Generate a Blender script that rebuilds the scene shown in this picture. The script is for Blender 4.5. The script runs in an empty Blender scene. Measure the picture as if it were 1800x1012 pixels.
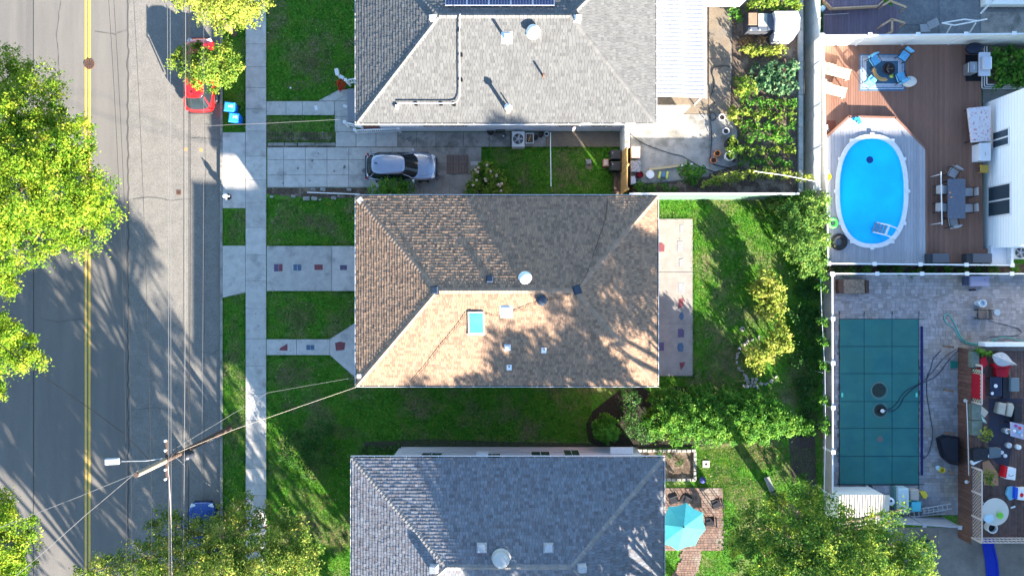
import bpy, math, random
import numpy as np
from mathutils import Vector, Matrix
random.seed(7)
R = math.radians
SC = bpy.context.scene
COL = SC.collection

# ------------------------------------------------------------------ camera, sky, sun, exposure
CAM_H = 47.27
FPX = 1300.0
cam_data = bpy.data.cameras.new('camera')
cam = bpy.data.objects.new('camera', cam_data)
COL.objects.link(cam)
cam.location = (0, 0, CAM_H)
cam.rotation_euler = (0, 0, 0)
cam_data.sensor_width = 36
cam_data.lens = 36 * FPX / 1800.0
cam_data.clip_end = 3000
SC.camera = cam

SUN_EL = R(16.3)
SHX, SHY = -0.575, 0.818          # direction in which shadows fall on the ground
world = bpy.data.worlds.new('World')
SC.world = world
world.use_nodes = True
wn = world.node_tree.nodes
wl = world.node_tree.links
sky = wn.new('ShaderNodeTexSky')
sky.sky_type = 'NISHITA'
sky.sun_disc = False
sky.sun_elevation = SUN_EL
sky.sun_rotation = math.atan2(-SHX, -SHY)
sky.altitude = 20
sky.air_density = 1.0
sky.dust_density = 0.2
sky.ozone_density = 2.2
wn['Background'].inputs['Strength'].default_value = 0.074
wl.new(sky.outputs['Color'], wn['Background'].inputs['Color'])

sun_data = bpy.data.lights.new('sun', 'SUN')
sun_data.energy = 5.0
sun_data.angle = R(0.53)
sun_data.color = (1.0, 0.87, 0.72)
sun = bpy.data.objects.new('sun', sun_data)
COL.objects.link(sun)
ce = math.cos(SUN_EL)
sun.rotation_euler = Vector((-SHX * ce, -SHY * ce, math.sin(SUN_EL))).to_track_quat('Z', 'Y').to_euler()
sun.location = (30, -40, 30)

SC.view_settings.view_transform = 'Standard'
SC.view_settings.look = 'None'
SC.view_settings.gamma = 1.0
SC.view_settings.use_curve_mapping = False
SC.view_settings.exposure = 3.08

# ------------------------------------------------------------------ mapping of survey marks to metres
CX, CY = 900.0, 506.0
def P(px, py, z=0.0):
    s = (CAM_H - z) / FPX
    return ((px - CX) * s, -(py - CY) * s)
def PX(px, z=0.0): return (px - CX) * (CAM_H - z) / FPX
def PY(py, z=0.0): return -(py - CY) * (CAM_H - z) / FPX
def PP(pts, z=0.0): return [P(a, b, z) for a, b in pts]
def rect(x0, y0, x1, y1): return [(x0, y1), (x1, y1), (x1, y0), (x0, y0)]

# ------------------------------------------------------------------ materials
MATS = {}
def mat(name, c, c2=None, scale=3.0, rough=0.85, bump=0.0, bscale=40.0, metal=0.0, island=0.0,
        objrand=0.0, spec=0.14, stretch=None, c3=None, scale3=0.5, t3=(0.5, 0.62), emit=0, coat=0.0,
        fine=0.0, fscale=60.0, transl=0.0):
    if name in MATS: return MATS[name]
    m = bpy.data.materials.new(name); m.use_nodes = True
    nt = m.node_tree; N = nt.nodes; L = nt.links
    b = N['Principled BSDF']
    b.inputs['Roughness'].default_value = rough
    b.inputs['Metallic'].default_value = metal
    b.inputs['Specular IOR Level'].default_value = spec
    b.inputs['Coat Weight'].default_value = coat
    geo = N.new('ShaderNodeNewGeometry')
    pos = geo.outputs['Position']
    if stretch:
        mp = N.new('ShaderNodeMapping'); mp.inputs['Scale'].default_value = stretch
        L.new(pos, mp.inputs['Vector']); pos2 = mp.outputs['Vector']
    else: pos2 = pos
    def noise(sc, src, det=5):
        n = N.new('ShaderNodeTexNoise'); n.inputs['Scale'].default_value = sc
        n.inputs['Detail'].default_value = det; n.inputs['Roughness'].default_value = 0.62
        L.new(src, n.inputs['Vector']); return n.outputs['Fac']
    def ramp(src, a, bb):
        r = N.new('ShaderNodeMapRange'); r.inputs['From Min'].default_value = a
        r.inputs['From Max'].default_value = bb; L.new(src, r.inputs['Value']); return r.outputs['Result']
    def mix(f, a, bcol):
        x = N.new('ShaderNodeMix'); x.data_type = 'RGBA'
        L.new(f, x.inputs['Factor'])
        for i, s in ((6, a), (7, bcol)):
            if isinstance(s, tuple): x.inputs[i].default_value = s if len(s) == 4 else (*s, 1)
            else: L.new(s, x.inputs[i])
        return x.outputs[2]
    col = (*c, 1)
    if c2: col = mix(ramp(noise(scale, pos2), 0.36, 0.64), (*c, 1), (*c2, 1))
    if c3: col = mix(ramp(noise(scale3, pos, 4), *t3), col, (*c3, 1))
    fac = None
    def mulfac(v):
        nonlocal fac
        if fac is None: fac = v
        else:
            q = N.new('ShaderNodeMath'); q.operation = 'MULTIPLY'; L.new(fac, q.inputs[0]); L.new(v, q.inputs[1]); fac = q.outputs[0]
    def rng(src, amt, lo=0.0, hi=1.0):
        r = N.new('ShaderNodeMapRange'); r.inputs['From Min'].default_value = lo; r.inputs['From Max'].default_value = hi
        r.inputs['To Min'].default_value = 1 - amt; r.inputs['To Max'].default_value = 1 + amt
        r.clamp = True
        L.new(src, r.inputs['Value']); return r.outputs['Result']
    if island: mulfac(rng(geo.outputs['Random Per Island'], island))
    if objrand:
        oi = N.new('ShaderNodeObjectInfo'); mulfac(rng(oi.outputs['Random'], objrand))
    if fine: mulfac(rng(noise(fscale, pos, 2), fine, 0.3, 0.7))
    if fac is not None:
        v = N.new('ShaderNodeVectorMath'); v.operation = 'SCALE'
        if isinstance(col, tuple): v.inputs[0].default_value = col[:3]
        else: L.new(col, v.inputs[0])
        L.new(fac, v.inputs['Scale']); col = v.outputs[0]
    if isinstance(col, tuple): b.inputs['Base Color'].default_value = col
    else: L.new(col, b.inputs['Base Color'])
    if bump:
        bp = N.new('ShaderNodeBump'); bp.inputs['Strength'].default_value = bump; bp.inputs['Distance'].default_value = 0.02
        L.new(noise(bscale, pos2, 3), bp.inputs['Height']); L.new(bp.outputs[0], b.inputs['Normal'])
    if transl:
        tr = N.new('ShaderNodeBsdfTranslucent'); ms = N.new('ShaderNodeMixShader')
        ms.inputs[0].default_value = transl
        if isinstance(col, tuple): tr.inputs[0].default_value = col
        else: L.new(col, tr.inputs[0])
        L.new(b.outputs[0], ms.inputs[1]); L.new(tr.outputs[0], ms.inputs[2])
        L.new(ms.outputs[0], N['Material Output'].inputs['Surface'])
    MATS[name] = m
    return m

def leafmat(name, ca, cb, cc, transl=0.35):
    """leaf colour varies from leaf to leaf and from clump to clump"""
    if name in MATS: return MATS[name]
    m = bpy.data.materials.new(name); m.use_nodes = True
    nt = m.node_tree; N = nt.nodes; L = nt.links; b = N['Principled BSDF']
    geo = N.new('ShaderNodeNewGeometry')
    n = N.new('ShaderNodeTexNoise'); n.inputs['Scale'].default_value = 1.5; n.inputs['Detail'].default_value = 2.5
    L.new(geo.outputs['Position'], n.inputs['Vector'])
    a = N.new('ShaderNodeMath'); a.operation = 'MULTIPLY_ADD'
    L.new(geo.outputs['Random Per Island'], a.inputs[0]); a.inputs[1].default_value = 0.55
    s = N.new('ShaderNodeMath'); s.operation = 'MULTIPLY_ADD'
    L.new(n.outputs['Fac'], s.inputs[0]); s.inputs[1].default_value = 2.2; s.inputs[2].default_value = -0.88
    L.new(s.outputs[0], a.inputs[2])
    r = N.new('ShaderNodeValToRGB'); r.color_ramp.elements[0].color = (*ca, 1); r.color_ramp.elements[1].color = (*cc, 1)
    e = r.color_ramp.elements.new(0.5); e.color = (*cb, 1)
    L.new(a.outputs[0], r.inputs[0]); L.new(r.outputs[0], b.inputs['Base Color'])
    b.inputs['Roughness'].default_value = 0.6; b.inputs['Specular IOR Level'].default_value = 0.12
    tr = N.new('ShaderNodeBsdfTranslucent'); L.new(r.outputs[0], tr.inputs[0])
    ms = N.new('ShaderNodeMixShader'); ms.inputs[0].default_value = transl
    L.new(b.outputs[0], ms.inputs[1]); L.new(tr.outputs[0], ms.inputs[2])
    L.new(ms.outputs[0], N['Material Output'].inputs['Surface'])
    MATS[name] = m
    return m

def plain(name, c, rough=0.5, metal=0.0, **k): return mat(name, c, rough=rough, metal=metal, **k)

# ------------------------------------------------------------------ objects
OFF = {}
def setp(o, label=None, cat=None, group=None, kind=None):
    if label: o['label'] = label
    if cat: o['category'] = cat
    if group: o['group'] = group
    if kind: o['kind'] = kind
    return o
def thing(name, label, cat, loc, group=None, rz=0.0):
    o = bpy.data.objects.new(name, None); o.empty_display_size = 0.2
    COL.objects.link(o); o.location = loc; o.rotation_euler = (0, 0, rz)
    OFF[o.name] = tuple(loc) if rz == 0 else None
    return setp(o, label, cat, group)

class MB:
    """collects polygons; .build links them as ONE mesh object"""
    def __init__(s): s.v = []; s.f = []; s.m = []; s.k = 0
    def mi(s, k): s.k = k; return s
    def add(s, vs, fs):
        n = len(s.v); s.v += [tuple(v) for v in vs]
        for f in fs: s.f.append(tuple(n + i for i in f)); s.m.append(s.k)
        return s
    def box(s, x0, y0, z0, x1, y1, z1):
        x0, x1 = sorted((x0, x1)); y0, y1 = sorted((y0, y1)); z0, z1 = sorted((z0, z1))
        return s.add([(x0,y0,z0),(x1,y0,z0),(x1,y1,z0),(x0,y1,z0),(x0,y0,z1),(x1,y0,z1),(x1,y1,z1),(x0,y1,z1)],
                     [(0,3,2,1),(4,5,6,7),(0,1,5,4),(1,2,6,5),(2,3,7,6),(3,0,4,7)])
    def obox(s, c, size, rz=0.0, rx=0.0, ry=0.0):
        M = Matrix.Translation(c) @ Matrix.Rotation(rz, 4, 'Z') @ Matrix.Rotation(ry, 4, 'Y') @ Matrix.Rotation(rx, 4, 'X')
        a, b, d = size[0]/2, size[1]/2, size[2]/2
        vs = [M @ Vector(p) for p in [(-a,-b,-d),(a,-b,-d),(a,b,-d),(-a,b,-d),(-a,-b,d),(a,-b,d),(a,b,d),(-a,b,d)]]
        return s.add(vs, [(0,3,2,1),(4,5,6,7),(0,1,5,4),(1,2,6,5),(2,3,7,6),(3,0,4,7)])
    def prism(s, poly, z0, z1):
        a = sum(poly[i-1][0]*poly[i][1]-poly[i][0]*poly[i-1][1] for i in range(len(poly)))
        if a < 0: poly = poly[::-1]
        n = len(poly)
        vs = [(x, y, z0) for x, y in poly] + [(x, y, z1) for x, y in poly]
        fs = [tuple(range(n, 2*n)), tuple(range(n-1, -1, -1))] + [(i, (i+1) % n, n+(i+1) % n, n+i) for i in range(n)]
        return s.add(vs, fs)
    def sheet(s, poly, z):
        a = sum(poly[i-1][0]*poly[i][1]-poly[i][0]*poly[i-1][1] for i in range(len(poly)))
        if a < 0: poly = poly[::-1]
        return s.add([(x, y, z) for x, y in poly], [tuple(range(len(poly)))])
    def ring(s, outer, inner, z0, z1):
        n = len(outer)
        vs = [(x,y,z0) for x,y in outer]+[(x,y,z1) for x,y in outer]+[(x,y,z0) for x,y in inner]+[(x,y,z1) for x,y in inner]
        fs = []
        for i in range(n):
            j = (i+1) % n
            fs += [(i,j,n+j,n+i), (n+i,n+j,3*n+j,3*n+i), (2*n+j,2*n+i,3*n+i,3*n+j)]
        return s.add(vs, fs)
    def tube(s, pts, r, n=6, taper=None, cap=True):
        pts = [Vector(p) for p in pts]; rings = []; k0 = len(s.v)
        up = Vector((0.13, 0.21, 0.97))
        for i, p in enumerate(pts):
            d = (pts[min(i+1, len(pts)-1)] - pts[max(i-1, 0)])
            if d.length < 1e-6: d = Vector((0,0,1))
            d.normalize(); u = d.cross(up)
            if u.length < 0.05: u = d.cross(Vector((1,0,0)))
            u.normalize(); w = d.cross(u)
            rr = r if taper is None else r + (taper - r) * i / (len(pts)-1)
            for j in range(n):
                a = 2*math.pi*j/n
                s.v.append(tuple(p + u*(math.cos(a)*rr) + w*(math.sin(a)*rr)))
        for i in range(len(pts)-1):
            for j in range(n):
                a = k0+i*n+j; b = k0+i*n+(j+1) % n
                s.f.append((a, b, b+n, a+n)); s.m.append(s.k)
        if cap:
            s.f.append(tuple(k0+j for j in range(n-1, -1, -1))); s.m.append(s.k)
            e = k0+(len(pts)-1)*n
            s.f.append(tuple(e+j for j in range(n))); s.m.append(s.k)
        return s
    def lathe(s, c, prof, n=20, sx=1.0, sy=1.0):
        k0 = len(s.v)
        for r, z in prof:
            for j in range(n):
                a = 2*math.pi*j/n
                s.v.append((c[0]+math.cos(a)*r*sx, c[1]+math.sin(a)*r*sy, c[2]+z))
        for i in range(len(prof)-1):
            for j in range(n):
                a = k0+i*n+j; b = k0+i*n+(j+1) % n
                s.f.append((a, b, b+n, a+n)); s.m.append(s.k)
        s.f.append(tuple(k0+j for j in range(n-1, -1, -1))); s.m.append(s.k)
        e = k0+(len(prof)-1)*n
        s.f.append(tuple(e+j for j in range(n))); s.m.append(s.k)
        return s
    def torus(s, c, R0, r, n=24, k=8, a0=0, a1=2*math.pi, sy=1.0):
        full = abs(a1-a0-2*math.pi) < 1e-6
        k0 = len(s.v); cnt = n if full else n+1
        for i in range(cnt):
            a = a0+(a1-a0)*i/n
            for j in range(k):
                b = 2*math.pi*j/k
                s.v.append((c[0]+math.cos(a)*(R0+r*math.cos(b)), c[1]+sy*math.sin(a)*(R0+r*math.cos(b)), c[2]+r*math.sin(b)))
        for i in range(n):
            for j in range(k):
                i2 = (i+1) % cnt
                s.f.append((k0+i*k+j, k0+i2*k+j, k0+i2*k+(j+1) % k, k0+i*k+(j+1) % k)); s.m.append(s.k)
        return s
    def build(s, name, mats, parent=None, label=None, cat=None, group=None, kind=None, smooth=False, bevel=0, local=False, sub=0):
        me = bpy.data.meshes.new(name)
        off = (0, 0, 0)
        if not local:
            if parent is not None and OFF.get(parent.name): off = OFF[parent.name]
            elif parent is None and cat:       # a top-level mesh gets its origin at its own base
                a = np.array(s.v); off = ((a[:,0].min()+a[:,0].max())/2, (a[:,1].min()+a[:,1].max())/2, a[:,2].min())
        vs = [(x-off[0], y-off[1], z-off[2]) for x, y, z in s.v] if off != (0,0,0) else s.v
        me.from_pydata(vs, [], s.f)
        if not isinstance(mats, (list, tuple)): mats = [mats]
        for m in mats: me.materials.append(m)
        if len(mats) > 1: me.polygons.foreach_set('material_index', s.m)
        if smooth: me.polygons.foreach_set('use_smooth', [True]*len(me.polygons))
        me.update()
        o = bpy.data.objects.new(name, me); COL.objects.link(o)
        if parent is not None:
            o.parent = parent; OFF[o.name] = off if not local else None
        else:
            o.location = off; OFF[o.name] = off
        if bevel:
            b = o.modifiers.new('bevel', 'BEVEL'); b.width = bevel; b.segments = 2; b.limit_method = 'ANGLE'
        if sub:
            b = o.modifiers.new('sub', 'SUBSURF'); b.levels = sub; b.render_levels = sub
        return setp(o, label, cat, group, kind)

def children_of(o): return [c for c in bpy.data.objects if c.parent == o]
KIDS = {}
def copy_tree(o, kids=None):
    def rec(src, parent):
        c = src.copy(); COL.objects.link(c)
        if parent is not None: c.parent = parent
        OFF[c.name] = None
        if src.name not in KIDS: KIDS[src.name] = children_of(src)
        for k in KIDS[src.name]: rec(k, c)
        return c
    return rec(o, None)
def place(first, used, loc, rz, label=None, group=None, scale=None):
    o = first if not used else copy_tree(first)
    o.location = loc; o.rotation_euler = (0, 0, rz)
    if label: o['label'] = label
    if group: o['group'] = group
    if scale: o.scale = scale
    return o

def raw_mesh(name, V, F, mats, parent=None, **k):
    """fast mesh from numpy quads or triangles"""
    off = (0,0,0)
    if parent is not None and OFF.get(parent.name): off = OFF[parent.name]
    V = V - np.array(off)
    n = F.shape[1]
    me = bpy.data.meshes.new(name)
    me.vertices.add(len(V)); me.vertices.foreach_set('co', V.astype(np.float32).ravel())
    me.loops.add(F.size); me.loops.foreach_set('vertex_index', F.astype(np.int32).ravel())
    me.polygons.add(len(F)); me.polygons.foreach_set('loop_start', np.arange(0, F.size, n, dtype=np.int32))
    me.polygons.foreach_set('loop_total', np.full(len(F), n, dtype=np.int32))
    me.materials.append(mats); me.update(calc_edges=True)
    o = bpy.data.objects.new(name, me); COL.objects.link(o)
    if parent is not None: o.parent = parent
    OFF[o.name] = off
    return setp(o, **k)

# ------------------------------------------------------------------ foliage
def leaf_cloud(blobs, dens, size, seed, clump=0.5, flat=0.5, fill=0.35):
    """blobs: (x, y, z, r, rz). returns V, F of leaf quads gathered in clumps around each blob"""
    rg = np.random.default_rng(seed); Vs = []
    for (x, y, z, r, rz) in blobs:
        area = 4*math.pi*r*r*0.6
        nc = max(4, int(area/(clump*clump*1.7)))
        d = rg.normal(size=(nc, 3)); d /= np.linalg.norm(d, axis=1)[:, None]
        d[:, 2] = np.where(d[:, 2] < -0.3, -d[:, 2], d[:, 2])
        rad = 1 - fill*rg.random(nc)**1.6 + 0.10*rg.normal(size=nc)
        c = d*rad[:, None]*np.array([r, r, rz]) + np.array([x, y, z])
        per = max(3, int(dens*area/nc))
        cr = clump*(0.55+0.75*rg.random(nc))
        o = rg.normal(size=(nc, per, 3))*np.array([0.43, 0.43, 0.30])*cr[:, None, None]
        p = (c[:, None, :]+o).reshape(-1, 3)
        m = len(p)
        dd = np.repeat(d, per, axis=0)
        nrm = dd*0.5 + rg.normal(size=(m, 3))*0.55 + np.array([0, 0, flat])
        nrm /= np.linalg.norm(nrm, axis=1)[:, None]
        a = rg.normal(size=(m, 3)); u = np.cross(nrm, a); u /= np.linalg.norm(u, axis=1)[:, None]
        w = np.cross(nrm, u)
        s = size*(0.6+0.8*rg.random(m))[:, None]
        q = np.stack([p-u*s, p-w*s*0.55+nrm*s*0.12, p+u*s, p+w*s*0.55+nrm*s*0.12], axis=1)
        Vs.append(q.reshape(-1, 3))
    V = np.concatenate(Vs); F = np.arange(len(V)).reshape(-1, 4)
    return V, F

def tree(name, label, cat, base, blobs, lm, dens=55, size=0.12, clump=0.5, trunk_r=0.18, seed=1, group=None,
         bark=None, split=2.2, fill=0.35, inpx=True, lean=None, twigs=True):
    """blobs given as (px, py, r_px, z[, squash]) marks of the crown at its height"""
    W = []
    for b in blobs:
        if inpx:
            x, y = P(b[0], b[1], b[3]); r = b[2]*(CAM_H-b[3])/FPX; z = b[3]
        else: x, y, r, z = b[0], b[1], b[2], b[3]
        W.append((x, y, z, r, r*(b[4] if len(b) > 4 else 0.75)))
    t = thing(name, label, cat, (base[0], base[1], 0 if len(base) < 3 else base[2]), group)
    z0 = 0 if len(base) < 3 else base[2]
    m = MB(); rr = random.Random(seed)
    top = Vector((base[0], base[1], z0+split))
    m.tube([(base[0], base[1], z0-0.1), (base[0]+0.05, base[1], z0+split*0.5), tuple(top)], trunk_r, 8, trunk_r*0.75)
    for (x, y, z, r, q) in W:
        c = Vector((x, y, z-q*0.3)); d = c-top
        mid = top + d*0.5 + Vector((rr.uniform(-.3,.3), rr.uniform(-.3,.3), 0.1*d.length))
        m.tube([tuple(top), tuple(mid), tuple(c)], trunk_r*0.5, 5, trunk_r*0.14)
        if twigs:
            for i in range(max(3, int(r*3))):
                a = rr.uniform(0, 6.28); e = Vector((math.cos(a)*r*.85, math.sin(a)*r*.85, rr.uniform(-.1,.6)*q))
                m.tube([tuple(c), tuple(c+e*0.5+Vector((0,0,-.1))), tuple(c+e)], trunk_r*0.13+0.008, 3, 0.008, cap=False)
    m.build('trunk', bark or M_BARK, t)
    V, F = leaf_cloud(W, dens, size, seed, clump, fill=fill)
    raw_mesh('crown', V, F, lm, t)
    return t

def bush(name, label, cat, blobs, lm, dens=120, size=0.07, clump=0.22, seed=1, group=None, zb=0.0, stem=0.03):
    """blobs: (px, py, r_px, z_top) of low plants"""
    W = []
    for b in blobs:
        zc = zb+(b[3]-zb)*0.5
        x, y = P(b[0], b[1], zc); r = b[2]*(CAM_H-zc)/FPX
        W.append((x, y, zc, r, max(0.08, (b[3]-zb)*0.55)))
    t = thing(name, label, cat, (W[0][0], W[0][1], zb), group)
    m = MB()
    for (x, y, z, r, q) in W:
        m.tube([(x, y, zb-0.03), (x+0.02, y, z+q*0.3)], stem, 5, stem*0.5)
        for a in range(4):
            an = a*1.57+seed
            m.tube([(x, y, zb+q*0.3), (x+math.cos(an)*r*.7, y+math.sin(an)*r*.7, z+q*.3)], stem*0.5, 4, stem*0.2, cap=False)
    m.build('stems', M_BARK, t)
    V, F = leaf_cloud(W, dens, size, seed, clump, fill=0.4)
    V[:, 2] = np.maximum(V[:, 2], zb+0.01)
    raw_mesh('foliage', V, F, lm, t)
    return t

def boards(poly, holes, w, gap, z0, z1, axis='x'):
    """cuts an area into boards; yields one polygon per board piece. metres; boards run across the axis"""
    if axis == 'y': poly = [(b, a) for a, b in poly]; holes = [[(b, a) for a, b in h] for h in holes]
    def iv(pg, x):
        ys = []
        for i in range(len(pg)):
            (xa, ya), (xb, yb) = pg[i-1], pg[i]
            if (xa <= x < xb) or (xb <= x < xa):
                ys.append(ya+(yb-ya)*(x-xa)/(xb-xa))
        return (min(ys), max(ys)) if len(ys) >= 2 else None
    lo = min(p[0] for p in poly); hi = max(p[0] for p in poly); x = lo; out = []
    while x < hi-0.02:
        a = max(x+gap/2, lo+1e-4); b = min(x+w-gap/2, hi-1e-4); x += w
        if b <= a: continue
        A, B = iv(poly, a), iv(poly, b)
        if not A or not B: continue
        segs = [((A[0], B[0]), (A[1], B[1]))]
        for h in holes:
            ha, hb = iv(h, a), iv(h, b)
            if not ha and not hb: continue
            if not ha: ha = ((hb[0]+hb[1])/2,)*2
            if not hb: hb = ((ha[0]+ha[1])/2,)*2
            ns = []
            for s0, s1 in segs:
                if ha[0]-0.02 > s0[0]: ns.append((s0, (min(ha[0], s1[0]), min(hb[0], s1[1]))))
                if ha[1]+0.02 < s1[0]: ns.append(((max(ha[1], s0[0]), max(hb[1], s0[1])), s1))
            segs = ns
        for s0, s1 in segs:
            if s1[0]-s0[0] < 0.03 and s1[1]-s0[1] < 0.03: continue
            pg = [(a, s0[0]), (b, s0[1]), (b, max(s1[1], s0[1]+.01)), (a, max(s1[0], s0[0]+.01))]
            if axis == 'y': pg = [(q, p) for p, q in pg]
            out.append(pg)
    return out

def textmesh(s, size, loc, rz, m, parent=None, name='lettering'):
    cu = bpy.data.curves.new('lettering', 'FONT'); cu.body = s; cu.size = size; cu.extrude = 0.002
    cu.align_x = 'CENTER'; cu.align_y = 'CENTER'
    tmp = bpy.data.objects.new('tmp', cu); COL.objects.link(tmp)
    dg = bpy.context.evaluated_depsgraph_get(); me = bpy.data.meshes.new_from_object(tmp.evaluated_get(dg))
    bpy.data.objects.remove(tmp); me.materials.clear(); me.materials.append(m)
    o = bpy.data.objects.new(name, me); COL.objects.link(o); o.location = loc; o.rotation_euler = (0, 0, rz)
    if parent is not None: o.parent = parent
    return o

# ------------------------------------------------------------------ shared materials
M_BARK = mat('bark', (.16,.12,.09), (.09,.07,.055), 12, .95, .4, 60)
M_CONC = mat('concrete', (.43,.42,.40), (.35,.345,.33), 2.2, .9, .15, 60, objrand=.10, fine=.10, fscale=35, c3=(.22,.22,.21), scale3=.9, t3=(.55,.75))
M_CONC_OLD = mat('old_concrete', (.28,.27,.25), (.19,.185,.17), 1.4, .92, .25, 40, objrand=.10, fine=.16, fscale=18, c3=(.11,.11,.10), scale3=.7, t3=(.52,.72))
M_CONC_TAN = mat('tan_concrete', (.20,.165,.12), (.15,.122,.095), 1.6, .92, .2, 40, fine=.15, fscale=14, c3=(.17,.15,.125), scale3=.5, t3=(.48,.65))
M_CONC_PATIO = mat('patio_concrete', (.27,.25,.23), (.22,.205,.19), 1.8, .9, .15, 50, objrand=.06, fine=.10, fscale=30)
M_ASPH = mat('asphalt', (.148,.143,.133), (.126,.122,.115), 1.2, .93, .3, 90, fine=.14, fscale=45, stretch=(1.0,.12,1))
M_ASPH2 = mat('coarse_asphalt', (.172,.167,.155), (.148,.144,.135), 1.5, .93, .5, 60, fine=.30, fscale=22)
M_ASPH3 = mat('edge_asphalt', (.175,.17,.16), (.15,.145,.14), 1.2, .93, .3, 80, fine=.18, fscale=40)
M_YEL = mat('yellow_paint', (.62,.40,.07), (.50,.33,.08), 6, .7, fine=.15, fscale=30)
M_GRASS = mat('lawn_grass', (.034,.12,.010), (.068,.20,.018), 5, .95, .8, 30, c3=(.15,.125,.07), scale3=.42, t3=(.47,.66), fine=.4, fscale=9)
M_BLADE = leafmat('grass_blades', (.025,.12,.008), (.065,.21,.015), (.20,.29,.04), .55)
M_SOIL = mat('soil', (.10,.075,.055), (.06,.045,.035), 4, .98, .8, 20, fine=.35, fscale=12, c3=(.16,.13,.10), scale3=1.5)
M_WHITE = mat('white_paint', (.70,.71,.72), (.62,.63,.64), 6, .45)
M_OFFW = mat('offwhite_vinyl', (.74,.73,.68), (.68,.67,.62), 1.5, .5)
M_GUT = mat('gutter_white', (.70,.72,.74), (.55,.56,.57), 8, .5)
M_DARK = plain('dark_plastic', (.025,.026,.03), .45)
M_BLACK = plain('black_metal', (.015,.015,.017), .4)
M_TRENCH = plain('gutter_inside', (.05,.045,.04), .9)
M_GLASS = mat('window_glass', (.03,.05,.07), rough=.06, spec=.8)
M_GREYM = plain('grey_metal', (.30,.32,.34), .4, .6)
M_GALV = mat('galvanised_metal', (.42,.43,.44), rough=.45, metal=.5)
M_RUST = mat('rusty_iron', (.13,.07,.05), (.08,.05,.04), 20, .8)
M_SIDING = mat('white_siding', (.62,.65,.70), (.55,.58,.63), 1.2, .6)
L_STREET = leafmat('street_tree_leaves', (.045,.13,.010), (.15,.27,.018), (.38,.42,.045), .45)
L_STREET2 = leafmat('young_tree_leaves', (.05,.13,.018), (.14,.24,.03), (.33,.38,.06), .4)
L_GREEN = leafmat('green_leaves', (.028,.11,.012), (.065,.20,.022), (.17,.31,.04), .35)
L_DARK = leafmat('dark_leaves', (.015,.06,.012), (.03,.10,.02), (.07,.15,.03), .3)
L_YELLOW = leafmat('yellow_leaves', (.09,.16,.02), (.24,.30,.045), (.42,.42,.10), .4)
L_BLUISH = leafmat('bluish_leaves', (.04,.11,.05), (.08,.18,.08), (.16,.26,.13), .3)
# ------------------------------------------------------------------ ground, road, pavements
GZ = 1.5      # the kitchen garden behind the grey roofed house lies on a terrace
DZ = 0.6      # level of the timber pool deck
def struct(name, mb, m, **k): return mb.build(name, m, kind='structure', **k)

struct('ground', MB().sheet([(-400,-400),(400,-400),(400,400),(-400,400)], -0.14), M_SOIL)
xr0, xr1, xr2, xr3 = PX(-170), PX(57), PX(224), PX(387)
struct('road', MB().sheet([(xr0,-150),(xr1-.01,-150),(xr1-.01,150),(xr0,150)], -0.12), M_ASPH)
struct('road', MB().sheet([(xr1+.01,-150),(xr2,-150),(xr2,150),(xr1+.01,150)], -0.118), M_ASPH)
struct('road', MB().sheet([(xr2,-150),(xr3,-150),(xr3,150),(xr2,150)], -0.110), M_ASPH2)
struct('road_seam', MB().sheet([(xr1-.02,-150),(xr1+.02,-150),(xr1+.02,150),(xr1-.02,150)], -0.105), plain('tar', (.04,.04,.04), .7))
sm = MB(); rr = random.Random(3); y = -30.0; pts = []
while y < 30: pts.append((xr2+rr.uniform(-.06,.06), y)); y += 0.35
sm.sheet([(a-.05,b) for a,b in pts]+[(a+.03,b) for a,b in pts[::-1]], -0.104)
struct('road_patch_edge', sm, plain('tar_soft', (.075,.073,.07), .9))
for xa, xb in ((PX(347.5), PX(353)),): pass
yl = struct('centre_line', MB().box(PX(147.2),-150,-.1155,PX(150.9),150,-.106), M_YEL)
yl = struct('centre_line', MB().box(PX(153.8),-150,-.1155,PX(157.4),150,-.106), M_YEL)
# far pavement and verge on the other side of the street
struct('far_verge', MB().sheet([(xr0-12,-150),(xr0,-150),(xr0,150),(xr0-12,150)], -0.02), M_GRASS)
# lawn sheet
struct('lawn', MB().sheet([(PX(392),-150),(120,-150),(120,150),(PX(392),150)], 0.0), M_GRASS)
# kerb of stones
kerb = struct('kerb', MB().box(PX(389.2),-120,-.2,PX(391.6),120,.028), M_CONC_OLD)
for i in range(24):
    ya = -21+i*1.8
    MB().box(PX(387.2), ya+.02, -.14, PX(391.4), ya+1.78, .035).build('kerbstone', M_CONC_OLD, kerb)

def slabs(name, parent, xs, ys, z, m, joint=.022, jit=.006, seed=0):
    rr = random.Random(seed)
    for i in range(len(xs)-1):
        for j in range(len(ys)-1):
            x0, x1 = PX(xs[i]), PX(xs[i+1]); y0, y1 = PY(ys[j+1]), PY(ys[j])
            dz = rr.uniform(-jit, jit)
            c = ((x0+x1)/2, (y0+y1)/2)
            MB().obox((c[0], c[1], z-.04+dz), (x1-x0-joint, y1-y0-joint, .08), 0, rr.uniform(-.002,.002), rr.uniform(-.002,.002)).build(name, m, parent)
def slabpoly(parent, pts, z, m, name='slab'):
    MB().prism(PP(pts), z-.08, z).build(name, m, parent)

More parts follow.
